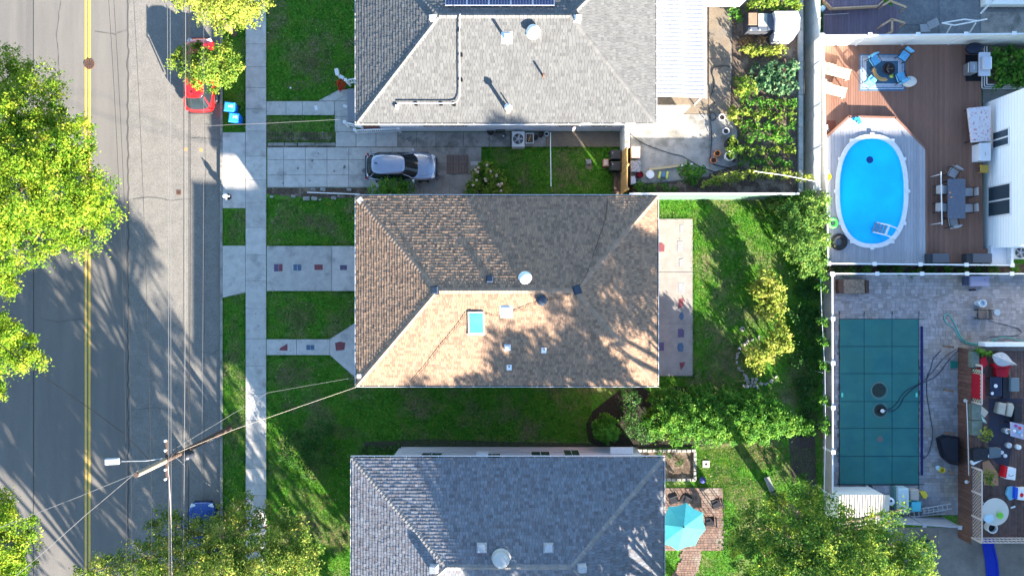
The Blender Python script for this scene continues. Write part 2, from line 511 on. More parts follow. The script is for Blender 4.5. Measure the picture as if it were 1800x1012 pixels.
side = struct('sidewalk', MB().box(PX(432),-120,-.1,PX(468),120,.012), M_CONC_OLD)
slabs('slab', side, [432,468.3], [-45,-5,38,78,118,155,192,231,275,316,356,400,448,494,542,595,643,692,738,774,822,870,918,965,1015,1060], .04, M_CONC, seed=1)
ap = struct('driveway_apron', MB().box(PX(391.6),PY(366),-.1,PX(432),PY(233),.012), M_CONC_OLD)
slabs('slab', ap, [391.6,431.5], [233,302,366], .035, M_CONC, seed=2)
ap = struct('driveway_apron', MB().sheet(PP([(391.6,432),(432,432),(432,514),(391.6,524)]), .008), M_CONC_OLD)
slabpoly(ap, [(391.8,432),(431.5,432),(431.5,512),(391.8,523)], .035, M_CONC)

dw = struct('driveway', MB().box(PX(470),PY(330),-.05,PX(846),PY(259),.008), M_CONC_OLD)
slabs('slab', dw, [470,499,537,575,613,652,690,728], [259.5,281,308,329], .035, M_CONC, .03, seed=3)
slabs('slab', dw, [728,745,790,846], [259.5,286,344], .03, M_CONC_OLD, .03, seed=4)
slabs('slab', dw, [652,690,728], [329,344], .03, M_CONC_OLD, .03, seed=5)
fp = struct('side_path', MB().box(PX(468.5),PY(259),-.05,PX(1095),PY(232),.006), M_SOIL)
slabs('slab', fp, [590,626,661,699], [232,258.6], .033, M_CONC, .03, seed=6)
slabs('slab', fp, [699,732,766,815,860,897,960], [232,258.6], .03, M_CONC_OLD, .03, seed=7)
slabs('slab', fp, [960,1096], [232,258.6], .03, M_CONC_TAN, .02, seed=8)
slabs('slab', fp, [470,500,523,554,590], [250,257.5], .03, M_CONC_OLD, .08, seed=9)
wk = struct('front_walk', MB().sheet(PP([(468.5,178),(626,178),(626,232),(590,232),(590,203),(468.5,203)]), .006), M_CONC_OLD)
slabs('slab', wk, [468.5,503,532,588], [178,203], .034, M_CONC, .03, seed=10)
slabs('slab', wk, [588.5,626], [178,205,232], .034, M_CONC, .03, seed=11)
slabpoly(wk, [(560,177.6),(588,177.6),(612,165),(612,158),(597,158)], .034, M_CONC)
slabpoly(wk, [(588.6,177.6),(626,177.6),(626,160),(612.5,165)], .03, M_CONC)
MB().prism(PP([(611,156),(627,156),(627,214),(611,214)], .5), 0, .5).build('porch_step', mat('porch_grey', (.20,.21,.24), rough=.8), wk)

# coloured stones set into the pale concrete
INK = {'red': mat('red_inlay', (.20,.06,.07), (.15,.055,.065), 9, .8), 'blue': mat('blue_inlay', (.075,.13,.20), (.06,.10,.17), 9, .8),
       'purple': mat('purple_inlay', (.11,.09,.155), (.085,.075,.14), 9, .8), 'grey': mat('grey_inlay', (.25,.26,.28), (.2,.21,.22), 9, .8)}
def inlay(parent, pts, c, z=.0445):
    MB().prism(PP(pts), z-.012, z).build('inlaid_stone', INK[c], parent)
d2 = struct('parking_pad', MB().sheet(PP([(469,432),(660,432),(660,512),(469,512)]), .008), M_CONC_OLD)
slabs('slab', d2, [469,583.5,660], [432,511.5], .036, M_CONC, .03, 0, seed=12)
for r, c in (((482,464,490,477),'purple'), ((490.6,464,497,476.5),'red'), ((553,465,567.5,474.5),'red'), ((598,466,610,474.5),'purple')):
    inlay(d2, rect(*r), c)
for i in range(2): inlay(d2, rect(516+i*7.4,464.8,522.4+i*7.4,475.6), 'blue')
w2 = struct('entry_walk', MB().sheet(PP([(469,596),(580,596),(622,568),(670,568),(670,668),(628,668),(580,624),(469,624)]), .008), M_CONC_OLD)
slabpoly(w2, [(469,596),(521,596),(521,623.5),(469,623.5)], .036, M_CONC)
slabpoly(w2, [(521.8,596),(579.6,596),(579.6,623.5),(521.8,623.5)], .038, M_CONC)
slabpoly(w2, [(580.4,595.7),(624,568),(670,568),(670,668),(630,667),(580.4,623.7)], .036, M_CONC)
inlay(w2, [(505.5,603.5),(505.5,616),(491,615.5),(493,611)], 'red')
for i in range(2): inlay(w2, rect(539+i*7.3,606,545.6+i*7.3,614.6), 'blue')
inlay(w2, [(589,602.5),(598,600),(607.5,602),(605.5,614.5),(591,616)], 'red')
bp = struct('back_patio', MB().sheet(PP([(1125,384),(1218,384),(1219,661),(1125,661)]), .008), M_CONC_OLD)
slabs('slab', bp, [1125,1217.5], [384.5,478,568.4,660.5], .036, M_CONC_PATIO, .03, .004, seed=13)
inlay(bp, [(1156,428),(1163,426.5),(1168,431),(1167.5,442),(1157,442.5)], 'red')
inlay(bp, rect(1195,395,1201,409), 'grey'); inlay(bp, rect(1190.5,424,1200,441), 'grey')
inlay(bp, [(1193.5,456),(1200,454),(1202.5,466),(1194,469)], 'grey')
inlay(bp, rect(1192,497,1203,515), 'grey')
inlay(bp, [(1193,526),(1201.5,522.5),(1200.5,539),(1191.5,542)], 'red')
inlay(bp, [(1196,549),(1200,549),(1202,555),(1200,562),(1196,562),(1193,556)], 'blue')
inlay(bp, rect(1191.5,577.5,1202,592.5), 'purple')
inlay(bp, [(1192,603),(1199,602),(1201.5,609),(1200,618),(1192,617),(1190,610)], 'blue')
inlay(bp, rect(1156,601.5,1167,616), 'purple')
inlay(bp, [(1194,637),(1204.5,635.5),(1202,643),(1196.5,650)], 'red')

struct('flower_bed', MB().sheet(PP([(469,330.5),(660,330.5),(660,343),(600,349),(520,346),(469,341)]), .012), M_SOIL)
struct('soil_strip', MB().sheet(PP([(1385,752),(1432,752),(1436,860),(1415,880),(1392,850)]), .012), mat('bare_soil', (.075,.06,.055), (.05,.04,.04), 5, .98, .8, 25, fine=.3, fscale=12))
struct('soil_strip', MB().sheet(PP([(640,776),(760,771),(900,776),(1060,779),(1060,792),(640,792)]), .012), mat('mossy_soil', (.07,.06,.045), (.03,.055,.02), 4, .98, .8, 25, fine=.3, fscale=12))

# cracks and stains in the road and the paving
def crack(pts, w, z, m, name='crack', seed=0):
    rr = random.Random(seed); q = []
    for (a, b), (c, d) in zip(pts[:-1], pts[1:]):
        for k in range(8): u = k/8; q.append((a+(c-a)*u+rr.uniform(-.8,.8), b+(d-b)*u+rr.uniform(-.8,.8)))
    q.append(pts[-1]); q = PP(q); L1 = []; L2 = []
    for i, p in enumerate(q):
        d = Vector(q[min(i+1,len(q)-1)])-Vector(q[max(i-1,0)]); d.normalize(); ww = w*rr.uniform(.4,1.2)
        L1.append((p[0]-d.y*ww, p[1]+d.x*ww)); L2.append((p[0]+d.y*ww, p[1]-d.x*ww))
    m_ = MB(); n = len(q); m_.add([(x,y,z) for x,y in L1]+[(x,y,z) for x,y in L2], [(i+n,i+n+1,i+1,i) for i in range(n-1)])
    m_.build(name, m, None, kind='structure')
M_CRK = plain('crack_dark', (.06,.058,.055), .95)
for k, pts in enumerate(([(334,243),(350,241),(386,246)],[(224,52),(200,60),(165,55)],[(60,275),(40,290),(-5,284)],[(232,350),(262,346),(300,352),(340,349)],[(390,610),(372,622),(350,618)],[(105,0),(98,60),(104,140),(99,230)],[(230,720),(270,716),(310,722)],[(70,560),(100,566),(144,560)],[(360,0),(358,120),(360,300),(357,520),(358,760),(356,1012)])):
    crack(pts, .012 if k != 8 else .008, -.100, M_CRK, seed=k)
M_OIL = mat('oil_stain', (.12,.12,.12), (.19,.19,.185), 9, .9)
rr = random.Random(55)
for (a, b, r) in ((606,294,3.2),(524,296,2.4),(588,301,2.2),(640,300,4.5),(560,270,1.6),(549,283,2.2),(455,573,1.4),(450,551,1.4),(446,628,1.3),(456,612,1.2),(545,318,1.5),(742,300,6),(770,312,7),(720,245,5),(860,246,4),(498,322,1.6)):
    n = 12; f = [rr.uniform(.5,1.2) for _ in range(n)]
    o_ = MB().sheet(PP([(a+r*f[i]*math.cos(i*.5236), b+r*f[i]*math.sin(i*.5236)) for i in range(n)]), .051).build('stain', M_OIL, None, kind='structure')
# road details: manhole, valve covers
mh = thing('manhole_cover', 'round rusty manhole cover on the double yellow line', 'manhole cover', (*P(155.5,112),-.11))
m = MB(); c = P(155.5,112); r0 = 9.4*CAM_H/FPX
m.ring([(c[0]+r0*math.cos(a*.2618),c[1]+r0*math.sin(a*.2618)) for a in range(24)], [(c[0]+r0*.86*math.cos(a*.2618),c[1]+r0*.86*math.sin(a*.2618)) for a in range(24)], -.11, -.085)
m.build('frame', M_RUST, mh)
m = MB(); m.lathe((c[0],c[1],-.10), [(r0*.85,0),(r0*.85,.006)], 24); m.build('lid', plain('dark_iron', (.05,.035,.03), .8), mh)
for rad, n in ((.68,10),(.36,6)):
    for i in range(n):
        a = i*2*math.pi/n
        MB().obox((c[0]+r0*rad*math.cos(a), c[1]+r0*rad*math.sin(a), -.089), (.11 if rad > .5 else .07,.06,.01), a).build('raised_stud', M_RUST, mh)
for (a, b, l) in ((313,338,'small square iron valve cover in the road surface left of the hydrant'),):
    t = thing('valve_cover', l, 'valve cover', (*P(a,b),-.11)); x, y = P(a,b)
    MB().box(x-.15,y-.15,-.11,x+.15,y+.15,-.098).build('frame', M_RUST, t); MB().box(x-.09,y-.09,-.11,x+.09,y+.09,-.094).build('lid', plain('dark_iron', (.05,.035,.03), .8), t)
for (a, b) in ((325,262),(352,263)):
    MB().lathe((*P(a,b),-.115), [(.13,0),(.12,.007)], 10).build('utility_paint_spot', mat('orange_paint', (.5,.24,.06), (.3,.2,.12), 18, .9), None, kind='structure')

# ------------------------------------------------------------------ houses
def shingle_mesh(face, uo, mats, e=.21, wr=(.2,.34), t=(.012,.028), seed=1, z_lift=.02):
    """face: [eaveA, eaveB, topB, topA] 3d points (topA may equal topB). one wedge shaped tab per shingle"""
    A, B, C, D = [Vector(p) for p in face]
    u = (B-A).normalized(); v0 = (D-A); v = (v0-u*v0.dot(u)); H = v.length; v.normalize(); n = u.cross(v)
    if n.z < 0: n = -n
    LB = (B-A).length; dl = (D-A).dot(u); dr = (C-A).dot(u)
    rr = random.Random(seed); V = []; F = []; Mi = []
    rows = int(H/e); off = 0
    for k in range(rows+1):
        va = k*e; vb = min(H, va+e*1.06)
        if vb-va < .03: continue
        fa = va/H; L0 = dl*fa; R0 = LB+(dr-LB)*fa
        fb = vb/H; L1 = dl*fb; R1 = LB+(dr-LB)*fb
        x = min(L0, L1)-rr.uniform(0, wr[1])
        while x < max(R0, R1):
            w = rr.uniform(*wr); xa, xb = x+.006, x+w-.006; x += w
            q = [max(min(xa,R0),L0), max(min(xb,R0),L0), max(min(xb,R1),L1), max(min(xa,R1),L1)]
            if q[1]-q[0] < .01 and q[2]-q[3] < .01: continue
            tt = rr.uniform(*t); n0 = len(V)
            a0 = A+u*q[0]+v*va; b0 = A+u*q[1]+v*va; c0 = A+u*q[2]+v*vb; d0 = A+u*q[3]+v*vb
            V += [a0+n*(z_lift+tt), b0+n*(z_lift+tt), c0+n*(z_lift+.001), d0+n*(z_lift+.001), a0+n*(z_lift*.2), b0+n*(z_lift*.2)]
            F += [(n0,n0+1,n0+2,n0+3), (n0+4,n0+5,n0+1,n0), (n0+4,n0,n0+3), (n0+1,n0+5,n0+2)]
            g = 0 if rr.random() > .42 else 1
            Mi += [g]*4
    return [tuple(p) for p in V], F, Mi

def cap_run(roof, pts, cm, step=.21, w=.30, name='cap_shingle'):
    """individual cap shingles along a hip or ridge line; shares one mesh"""
    A, B = Vector(pts[0]), Vector(pts[1]); d = (B-A); L = d.length; d.normalize()
    s = Vector((-d.y, d.x, 0)).normalized(); n = d.cross(s)
    if n.z < 0: n = -n
    key = 'cap'+cm.name+str(round(w,2))
    if key not in MESHC:
        me = bpy.data.meshes.new('cap_shingle')
        h = step*1.25
        me.from_pydata([(0,-w/2,-.045),(0,0,.03),(0,w/2,-.045),(h,-w/2,-.07),(h,0,.0),(h,w/2,-.07),(0,-w/2,-.075),(0,0,-.0),(0,w/2,-.075)], [],
                       [(0,3,4,1),(1,4,5,2),(6,0,1,7),(7,1,2,8)])
        me.materials.append(cm); MESHC[key] = me
    me = MESHC[key]; k = int(L/step)
    M = Matrix((d, s, n)).transposed().to_4x4()
    off = Vector(OFF[roof.name])
    for i in range(k):
        o = bpy.data.objects.new(name, me); COL.objects.link(o); o.parent = roof
        o.matrix_local = Matrix.Translation(A+d*(i*step)+n*.05-off) @ M
MESHC = {}

def house(label, er, rg, ze, zr, shm, capm, wallm, wall_in=.62, roofcol=None, seed=1, wallx=None, e=.18, wr=(.13,.23), windows=(), gutter=True, base=0.0, name='house'):
    """er: eave rectangle px at ze; rg: ridge ends px at zr"""
    (x0, y0), (x1, y1) = P(er[0], er[3], ze), P(er[2], er[1], ze)      # y0 south, y1 north
    t = thing(name, label, 'house', ((x0+x1)/2, (y0+y1)/2, 0))
    ra = (*P(rg[0], rg[1], zr), zr); rb = (*P(rg[2], rg[3], zr), zr)
    SWc, SEc, NEc, NWc = (x0,y0,ze), (x1,y0,ze), (x1,y1,ze), (x0,y1,ze)
    wi = wall_in; wx0 = x0+wi if wallx is None else wallx
    m = MB()
    m.box(wx0, y0+wi, -.1, x1-wi, y1-wi, ze-.12); m.build('wall', wallm, t)
    m = MB(); m.add([SWc,SEc,NEc,NWc,ra,rb], [(0,1,5,4),(1,2,5),(2,3,4,5),(3,0,4)])
    zb = ze-.16
    m.box(x0+.01, y0+.01, zb, x1-.01, y1-.01, ze-.002)
    roof = m.build('roof', roofcol or plain('roof_felt', (.06,.055,.05), .9), t)
    for i, f in enumerate(([SWc,SEc,rb,ra],[SEc,NEc,rb,rb],[NEc,NWc,ra,rb],[NWc,SWc,ra,ra])):
        V, F, Mi = shingle_mesh(f, 0, shm, seed=seed*10+i, e=e, wr=wr)
        mb = MB(); mb.v = V; mb.f = F; mb.m = Mi
        mb.build('shingles', shm, roof, kind='stuff')
    for a, b in ((SWc,ra),(SEc,rb),(NEc,rb),(NWc,ra),(ra,rb)): cap_run(roof, (a, b), capm)
    if gutter:
        g = .10
        for (a, b, c, d) in ((x0-g,y0-g,x1+g,y0),(x0-g,y1,x1+g,y1+g),(x0-g,y0,x0,y1),(x1,y0,x1+g,y1)):
            gm = MB()
            gm.mi(1).box(a+.03,b+.03,ze-.10,c-.03,d-.03,ze-.06)
            horiz = (c-a) > (d-b)
            gm.mi(0)
            if horiz:
                yo = b if b < y0 else d-.025
                gm.box(a, yo, ze-.13, c, yo+.025, ze+.0)
                for k in range(int((c-a)/.9)):
                    gm.box(a+.45+k*.9, b+.01, ze-.03, a+.47+k*.9, d-.01, ze+.004)
            else:
                xo = a if a < x0 else c-.025
                gm.box(xo, b, ze-.13, xo+.025, d, ze+.0)
                for k in range(int((d-b)/.9)):
                    gm.box(a+.01, b+.45+k*.9, ze-.03, c-.01, b+.47+k*.9, ze+.004)
            gm.build('gutter', [M_GUT, M_TRENCH], t)
    return t, roof, dict(S=[SWc,SEc,rb,ra], E=[SEc,NEc,rb,rb], N=[NEc,NWc,ra,rb], W=[NWc,SWc,ra,ra])

def on_roof(px, py, face):
    """point of a roof slope that lies under an image mark, with the slope's normal"""
    A, B, C = Vector(face[0]), Vector(face[1]), Vector(face[3] if face[3] != face[2] else face[2])
    n = (B-A).cross(C-A).normalized()
    if n.z < 0: n = -n
    o = Vector((0,0,CAM_H)); d = Vector(((px-CX)/FPX, -(py-CY)/FPX, -1))
    s = (A-o).dot(n)/d.dot(n)
    return o+d*s, n

SH_TAN = [mat('tan_shingle', (.275,.185,.124), (.26,.175,.119), 3, .95, island=.12), mat('brown_shingle', (.205,.14,.10), (.195,.134,.096), 3, .95, island=.16)]
SH_GREY = [mat('pale_grey_shingle', (.12,.125,.125), (.115,.12,.12), 3, .95, island=.10), mat('mid_grey_shingle', (.108,.112,.113), (.10,.104,.106), 3, .95, island=.12)]
SH_SLATE = [mat('slate_shingle', (.165,.178,.20), (.14,.152,.172), 3, .95, island=.16), mat('mauve_slate_shingle', (.15,.148,.16), (.13,.132,.145), 3, .95, island=.2)]
CAP_T = mat('tan_cap', (.26,.185,.135), (.22,.16,.12), 5, .95, objrand=.12)
CAP_G = mat('pale_cap', (.145,.147,.145), (.12,.122,.12), 5, .95, objrand=.14)
CAP_S = mat('slate_cap', (.22,.21,.20), (.18,.175,.17), 5, .95, objrand=.14)

ZE, ZR = 5.2, 6.86
hm, roof_m, Fm = house('house with brown and tan shingled hip roof in the middle, with skylight', (627,345,1155,677), (768,511,1012,511), ZE, ZR, SH_TAN, CAP_T, mat('brick_house_wall', (.33,.2,.15), rough=.8), seed=1, e=.165, wr=(.10,.20))
hu, roof_u, Fu = house('house with pale grey hip roof carrying solar panels beside the driveway', (627,-120,1152,216), (772,28,1003,28), ZE, ZR, SH_GREY, CAP_G, M_SIDING, seed=2)
wlx = P(703, 790, 0)[0]
hb, roof_b, Fb = house('house with slate grey shingled roof next to the teal umbrella', (619,804,1166,1142), (785,996,1005,996), 5.7, 7.15, SH_SLATE, CAP_S, mat('blueish_siding', (.55,.58,.64), rough=.6), seed=3, wallx=wlx)
# windows, doors and pipes on the walls one can see
def wall_window(t, x, y, z0, z1, w, face, nm='window'):
    s = -1 if face == 'S' else 1
    f = MB().box(x-w/2-.05, y, z0-.05, x+w/2+.05, y+s*.04, z1+.05).build(nm, M_WHITE, t)
    MB().box(x-w/2, y+s*.04, z0, x-.02, y+s*.055, z1).build('pane', M_GLASS, f)
    MB().box(x+.02, y+s*.04, z0, x+w/2, y+s*.055, z1).build('pane', M_GLASS, f)
ys = P(0,216,ZE)[1]+.62; 
for x in (760, 800, 1000, 1060): wall_window(hu, PX(x,2.5), ys-.002, 1.6, 2.9, 1.3, 'S')
yb = P(0,804,5.7)[1]-.62
for x, z0, z1, w in ((865,2.2,3.2,1.0),(950,1.6,3.0,1.1),(1005,1.2,2.6,.9),(760,2.0,3.2,1.2)): wall_window(hb, PX(x,2), yb+.002, z0, z1, w, 'N')
MB().box(PX(838,3), yb+.0, 2.8, PX(858,3), yb+.35, 3.3).build('window_air_conditioner', M_WHITE, hb)
MB().box(PX(708,1), yb+.004, 1.6, PX(1112,1), yb+.03, 1.66).build('siding_band', plain('band', (.35,.38,.43), .6), hb)
m = MB()
for z in (.5,.9,2.2,2.6,3.0,3.4,3.8): m.box(wlx+.02, yb+.0, z, PX(1105,3), yb+.012, z+.02)
m.build('siding_laps', plain('band', (.35,.38,.43), .6), hb)
m = MB(); x, y = PX(1117,.5), yb+.02
m.box(PX(1073,2.2), yb+.03, 2.1, PX(1113,2.2), yb+.45, 2.2); m.build('canopy', M_WHITE, hb)
# posts of the recessed porch
m = MB(); xx = P(640,812,4)[0]
m.tube([(xx, P(0,840,4)[1],0),(xx,P(0,840,4)[1],5.0)], .07, 8); m.build('porch_post', M_WHITE, hb)

# roof fittings
def vent_box(roof, px, py, face, size, h, m, name='roof_vent', dome=False, tilt=0):
    p, n = on_roof(px, py, face)
    q = n.to_track_quat('Z', 'Y')
    me = MB()
    if dome: me.lathe((0,0,0), [(size*.62,0),(size*.62,.03),(size*.42,.05),(size*.42,h*.6),(size*.55,h*.65),(size*.5,h*.9),(size*.2,h)], 22)
    else:
        me.box(-size*.62,-size*.62,.0,size*.62,size*.62,.02)
        me.add([(-size*.5,-size*.5,.02),(size*.5,-size*.5,.02),(size*.5,size*.5,.02),(-size*.5,size*.5,.02),
                (-size*.42,-size*.45,h),(size*.42,-size*.45,h),(size*.42,size*.45,h),(-size*.42,size*.45,h)],
               [(4,5,6,7),(0,1,5,4),(1,2,6,5),(2,3,7,6),(3,0,4,7)])
    o = me.build(name, m, roof, local=True, smooth=dome, bevel=0 if dome else .02)
    o.matrix_local = Matrix.Translation(p-Vector(OFF[roof.name])+n*.03) @ Matrix.Rotation(tilt,4,'Z') @ (q.to_matrix().to_4x4() if not dome else Matrix.Identity(4))
    return o
def pipe(roof, px, py, face, r, h, m, name='vent_pipe', flash=None, tilt=0):
    p, n = on_roof(px, py, face); p = p-Vector(OFF[roof.name])
    o = MB().tube([p, p+Vector((0,0,h))], r, 10).build(name, m, roof, local=True)
    OFF[o.name] = None
    if flash:
        f = MB().obox((0,0,.01), (r*5.2, r*6, .02)).build('flashing', flash, roof, local=True)
        f.matrix_local = Matrix.Translation(p+n*.045-Vector((0,.06,0))) @ n.to_track_quat('Z','Y').to_matrix().to_4x4()
        MB().tube([p+Vector((0,0,h-.01)), p+Vector((0,0,h+.004))], r*.8, 10).build('pipe_mouth', M_BLACK, roof, local=True)
    return o
M_NAVY = plain('dark_blue_vent', (.03,.045,.07), .5)
M_PALEB = mat('pale_vent_paint', (.62,.70,.72), rough=.4)
vent_box(roof_m, 861, 491, Fm['N'], .36, .12, M_NAVY)
vent_box(roof_m, 765, 510, Fm['W'], .40, .12, M_NAVY, tilt=.1)
vent_box(roof_m, 1014, 509, Fm['E'], .40, .12, M_NAVY, tilt=.3)
vent_box(roof_m, 953, 527, Fm['S'], .50, .2, M_NAVY, dome=True)
vent_box(roof_m, 923, 489, Fm['N'], .62, .18, M_PALEB, name='attic_fan', dome=True)
vent_box(roof_m, 890, 547, Fm['S'], .56, .10, M_PALEB, name='roof_hatch')
vent_box(roof_m, 892, 610, Fm['S'], .30, .16, M_WHITE)
pipe(roof_m, 956, 613, Fm['S'], .055, .35, M_WHITE, flash=M_WHITE)
pipe(roof_m, 895, 643, Fm['S'], .055, .35, M_WHITE, flash=M_WHITE)
# skylight
p, n = on_roof(837, 566, Fm['S']); off = Vector(OFF[roof_m.name]); q = n.to_track_quat('Z','Y').to_matrix().to_4x4()
w, l = .88, 1.28
fr = MB().ring([(-w/2,-l/2),(w/2,-l/2),(w/2,l/2),(-w/2,l/2)], [(-w/2+.05,-l/2+.05),(w/2-.05,-l/2+.05),(w/2-.05,l/2-.05),(-w/2+.05,l/2-.05)], 0, .10)
sk = fr.build('skylight', mat('skylight_frame', (.55,.52,.48), rough=.5), hm, local=True)
sk.matrix_local = Matrix.Translation(p-Vector(OFF[hm.name])+n*.02) @ q
m = MB().box(-w/2+.05,-l/2+.05,.03,w/2-.05,l/2-.05,.085)
o = m.build('pane', mat('skylight_glass', (.05,.27,.50), (.03,.20,.42), .8, .12, spec=.9), sk, local=True)
MB().box(-w/2-.05,-l/2-.06,0,w/2+.05,-l/2,.10).build('lower_flashing', M_WHITE, sk, local=True)
# grey corner flashings and the cable lying on the roof
for a, b, rz in ((633,352,.7),(633,661,0)):
    p, n = on_roof(a, b, Fm['W']); o = MB().obox((0,0,.06),(.34,.26,.05)).build('flashing', M_GALV, roof_m, local=True)
    o.matrix_local = Matrix.Translation(p-off) @ Matrix.Rotation(rz,4,'Z')
def roof_line(roof, marks, r, m, name, lift=.09):
    pts = [on_roof(a, b, f)[0]+Vector((0,0,lift)) for a, b, f in marks]
    return MB().tube(pts, r, 5).build(name, m, roof)
roof_line(roof_m, [(822,548,Fm['S']),(800,578,Fm['S']),(775,608,Fm['S']),(745,647,Fm['S']),(722,673,Fm['S'])], .013, M_BLACK, 'cable')
roof_line(roof_m, [(824,545,Fm['S']),(880,557,Fm['S']),(930,537,Fm['S']),(1003,516,Fm['S'])], .013, M_BLACK, 'cable')
roof_line(roof_m, [(1017,503,Fm['E']),(1029,485,Fm['E']),(1038,462,Fm['E'])], .013, M_BLACK, 'cable')
roof_line(roof_m, [(1040,455,Fm['N']),(1052,420,Fm['N']),(1064,385,Fm['N']),(1068,350,Fm['N'])], .013, M_BLACK, 'cable')

# pale grey house: solar panels on the far slope, conduit, vents, chimney pipes
SOL = mat('solar_cell', (.012,.018,.075), rough=.25, spec=.6); FRM = plain('panel_frame', (.55,.57,.6), .4, .6)
p0, n0 = on_roof(878, 6, Fu['N']); q = n0.to_track_quat('Z','Y').to_matrix().to_4x4()
A = Vector(Fu['N'][0]); vdir = (Vector(Fu['N'][3])-A); ud = Vector((1,0,0)); vd = n0.cross(ud).normalized()
if vd.z > 0: vd = -vd      # points down the slope (north)
Mp = Matrix((ud, -vd if False else vd.cross(ud)*0+vd, n0)).transposed().to_4x4()
y_top = on_roof(878, 13.5, Fu['N'])[0]
for row in range(2):
    for i in range(5):
        xc = PX(801.5+i*38.6, 6.9); base = Vector((xc, y_top.y, y_top.z)) + vd*(.80+row*1.62) + n0*.16
        o = MB().box(-.59,-.79,-.02,.59,.79,.015).build('solar_panel', FRM, hu, local=True)
        o.matrix_local = Matrix.Translation(base-Vector(OFF[hu.name])) @ Mp
        cm = MB()
        for a in range(7):
            for b in range(9):
                cm.box(-.56+a*.161,-.76+b*.170,.014,-.56+a*.161+.148,-.76+b*.170+.157,.02)
        cm.build('cells', SOL, o, local=True, kind='stuff')
C1 = [(809,27,Fu['S']),(808,60,Fu['S']),(808,110,Fu['S']),(808.5,160,Fu['S']),(808,172,Fu['S']),(804,181,Fu['S']),(796,183,Fu['S']),(750,183,Fu['S']),(700,183,Fu['S'])]
roof_line(roof_u, C1, .035, M_GALV, 'conduit', .17)
for a, b in ((808,54),(811,98),(811,142),(732,184),(776,184),(799,185)):
    p, n = on_roof(a, b, Fu['S']); MB().box(p.x-.08,p.y-.08,p.z,p.x+.08,p.y+.08,p.z+.12).build('conduit_clamp', M_BLACK, roof_u)
p, n = on_roof(698, 189, Fu['S']); MB().box(p.x-.08,p.y-.1,p.z,p.x+.08,p.y+.1,p.z+.2).build('junction_box', M_WHITE, roof_u)
vent_box(roof_u, 937, 57, Fu['S'], .66, .36, M_WHITE, name='attic_fan', dome=True)
vent_box(roof_u, 891, 67, Fu['S'], .50, .08, M_PALEB, name='roof_hatch')
vent_box(roof_u, 762, 33, Fu['W'], .30, .26, M_WHITE); vent_box(roof_u, 1014, 34, Fu['E'], .34, .26, M_WHITE)
pipe(roof_u, 955, 135, Fu['S'], .06, .55, M_RUST); pipe(roof_u, 893, 196, Fu['S'], .13, .35, mat('terracotta', (.5,.27,.18), rough=.8), name='chimney')
pipe(roof_u, 893, 197, Fu['S'], .10, 1.0, M_GALV, name='flue'); pipe(roof_u, 899, 192, Fu['S'], .04, .6, M_WHITE)
p, n = on_roof(893, 197, Fu['S']); MB().lathe((p.x,p.y,p.z+1.0), [(.11,0),(.2,.05),(.2,.13),(.05,.24)], 14).build('flue_cap', M_WHITE, roof_u)
p, n = on_roof(889, 70, Fu['S']); MB().tube([p, p+Vector((0,0,.7))], .08, 10).build('vent_pipe', M_GALV, roof_u)

# slate house vents
M_VGREY = mat('vent_grey', (.40,.41,.44), (.30,.31,.33), 9, .5)
vent_box(roof_b, 847, 962, Fb['N'], .44, .34, M_VGREY); vent_box(roof_b, 964, 962, Fb['N'], .44, .34, M_VGREY)
vent_box(roof_b, 764, 998, Fb['W'], .42, .30, M_VGREY); vent_box(roof_b, 1022, 997, Fb['E'], .42, .30, M_VGREY)
vent_box(roof_b, 881, 980, Fb['N'], .86, .42, mat('fan_housing', (.38,.39,.38), rough=.5), name='attic_fan', dome=True)

# far house west of frame is left out; the white house by the deck and the houses that shade the yards
def wall_house(label, x0, y0, x1, y1, ze, zr, wallm, shm, capm):
    """plain hip house given in ground marks (plan), partly or wholly beyond the frame edge"""
    t = thing('house', label, 'house', (*P((x0+x1)/2,(y0+y1)/2),0))
    a = P(x0,y1); b = P(x1,y0)
    m = MB().box(a[0],a[1],-.1,b[0],b[1],ze); m.build('wall', wallm, t)
    o = .35
    SW=(a[0]-o,a[1]-o,ze); SE=(b[0]+o,a[1]-o,ze); NE=(b[0]+o,b[1]+o,ze); NW=(a[0]-o,b[1]+o,ze)
    w = min(b[0]-a[0], b[1]-a[1])/2
    if (b[0]-a[0]) > (b[1]-a[1]): ra=(a[0]+w,(a[1]+b[1])/2,zr); rb=(b[0]-w,(a[1]+b[1])/2,zr); fs=[(0,1,5,4),(1,2,5),(2,3,4,5),(3,0,4)]
    else: ra=((a[0]+b[0])/2,a[1]+w,zr); rb=((a[0]+b[0])/2,b[1]-w,zr); fs=[(0,1,4),(1,2,5,4),(2,3,5),(3,0,4,5)]
    m = MB().add([SW,SE,NE,NW,ra,rb], fs); m.box(SW[0],SW[1],ze-.02,NE[0],NE[1],ze-.001)
    m.build('roof', capm, t)
    return t
wall_house('tall house beyond the lower right edge that shades the paved yard', 1852, 812, 2330, 1750, 8.2, 9.4, M_SIDING, None, CAP_S)
hw = wall_house('white sided house at the right edge beside the pool deck', 1728, 183, 2130, 437, 6.3, 8.0, mat('bright_siding', (.80,.82,.83), rough=.55), None, CAP_G)
hx = PX(1728)
for (y0, y1, z0, z1) in ((PY(257,1.7),PY(231,1.7),1.1,2.45),(PY(378,1.5),PY(327,1.5),.65,2.6)):
    f = MB().box(hx-.05, y0-.1, z0-.1, hx+.01, y1+.1, z1+.1).build('window', M_WHITE, hw)
    mid = (y0+y1)/2
    MB().box(hx-.07, y0, z0, hx-.05, mid-.05, z1).build('pane', M_GLASS, f)
    MB().box(hx-.07, mid+.05, z0, hx-.05, y1, z1).build('pane', M_GLASS, f)
m = MB()
for i in range(22): m.box(hx-.012, PY(437)+.01, .7+i*.25, hx+.002, PY(183)-.01, .715+i*.25)
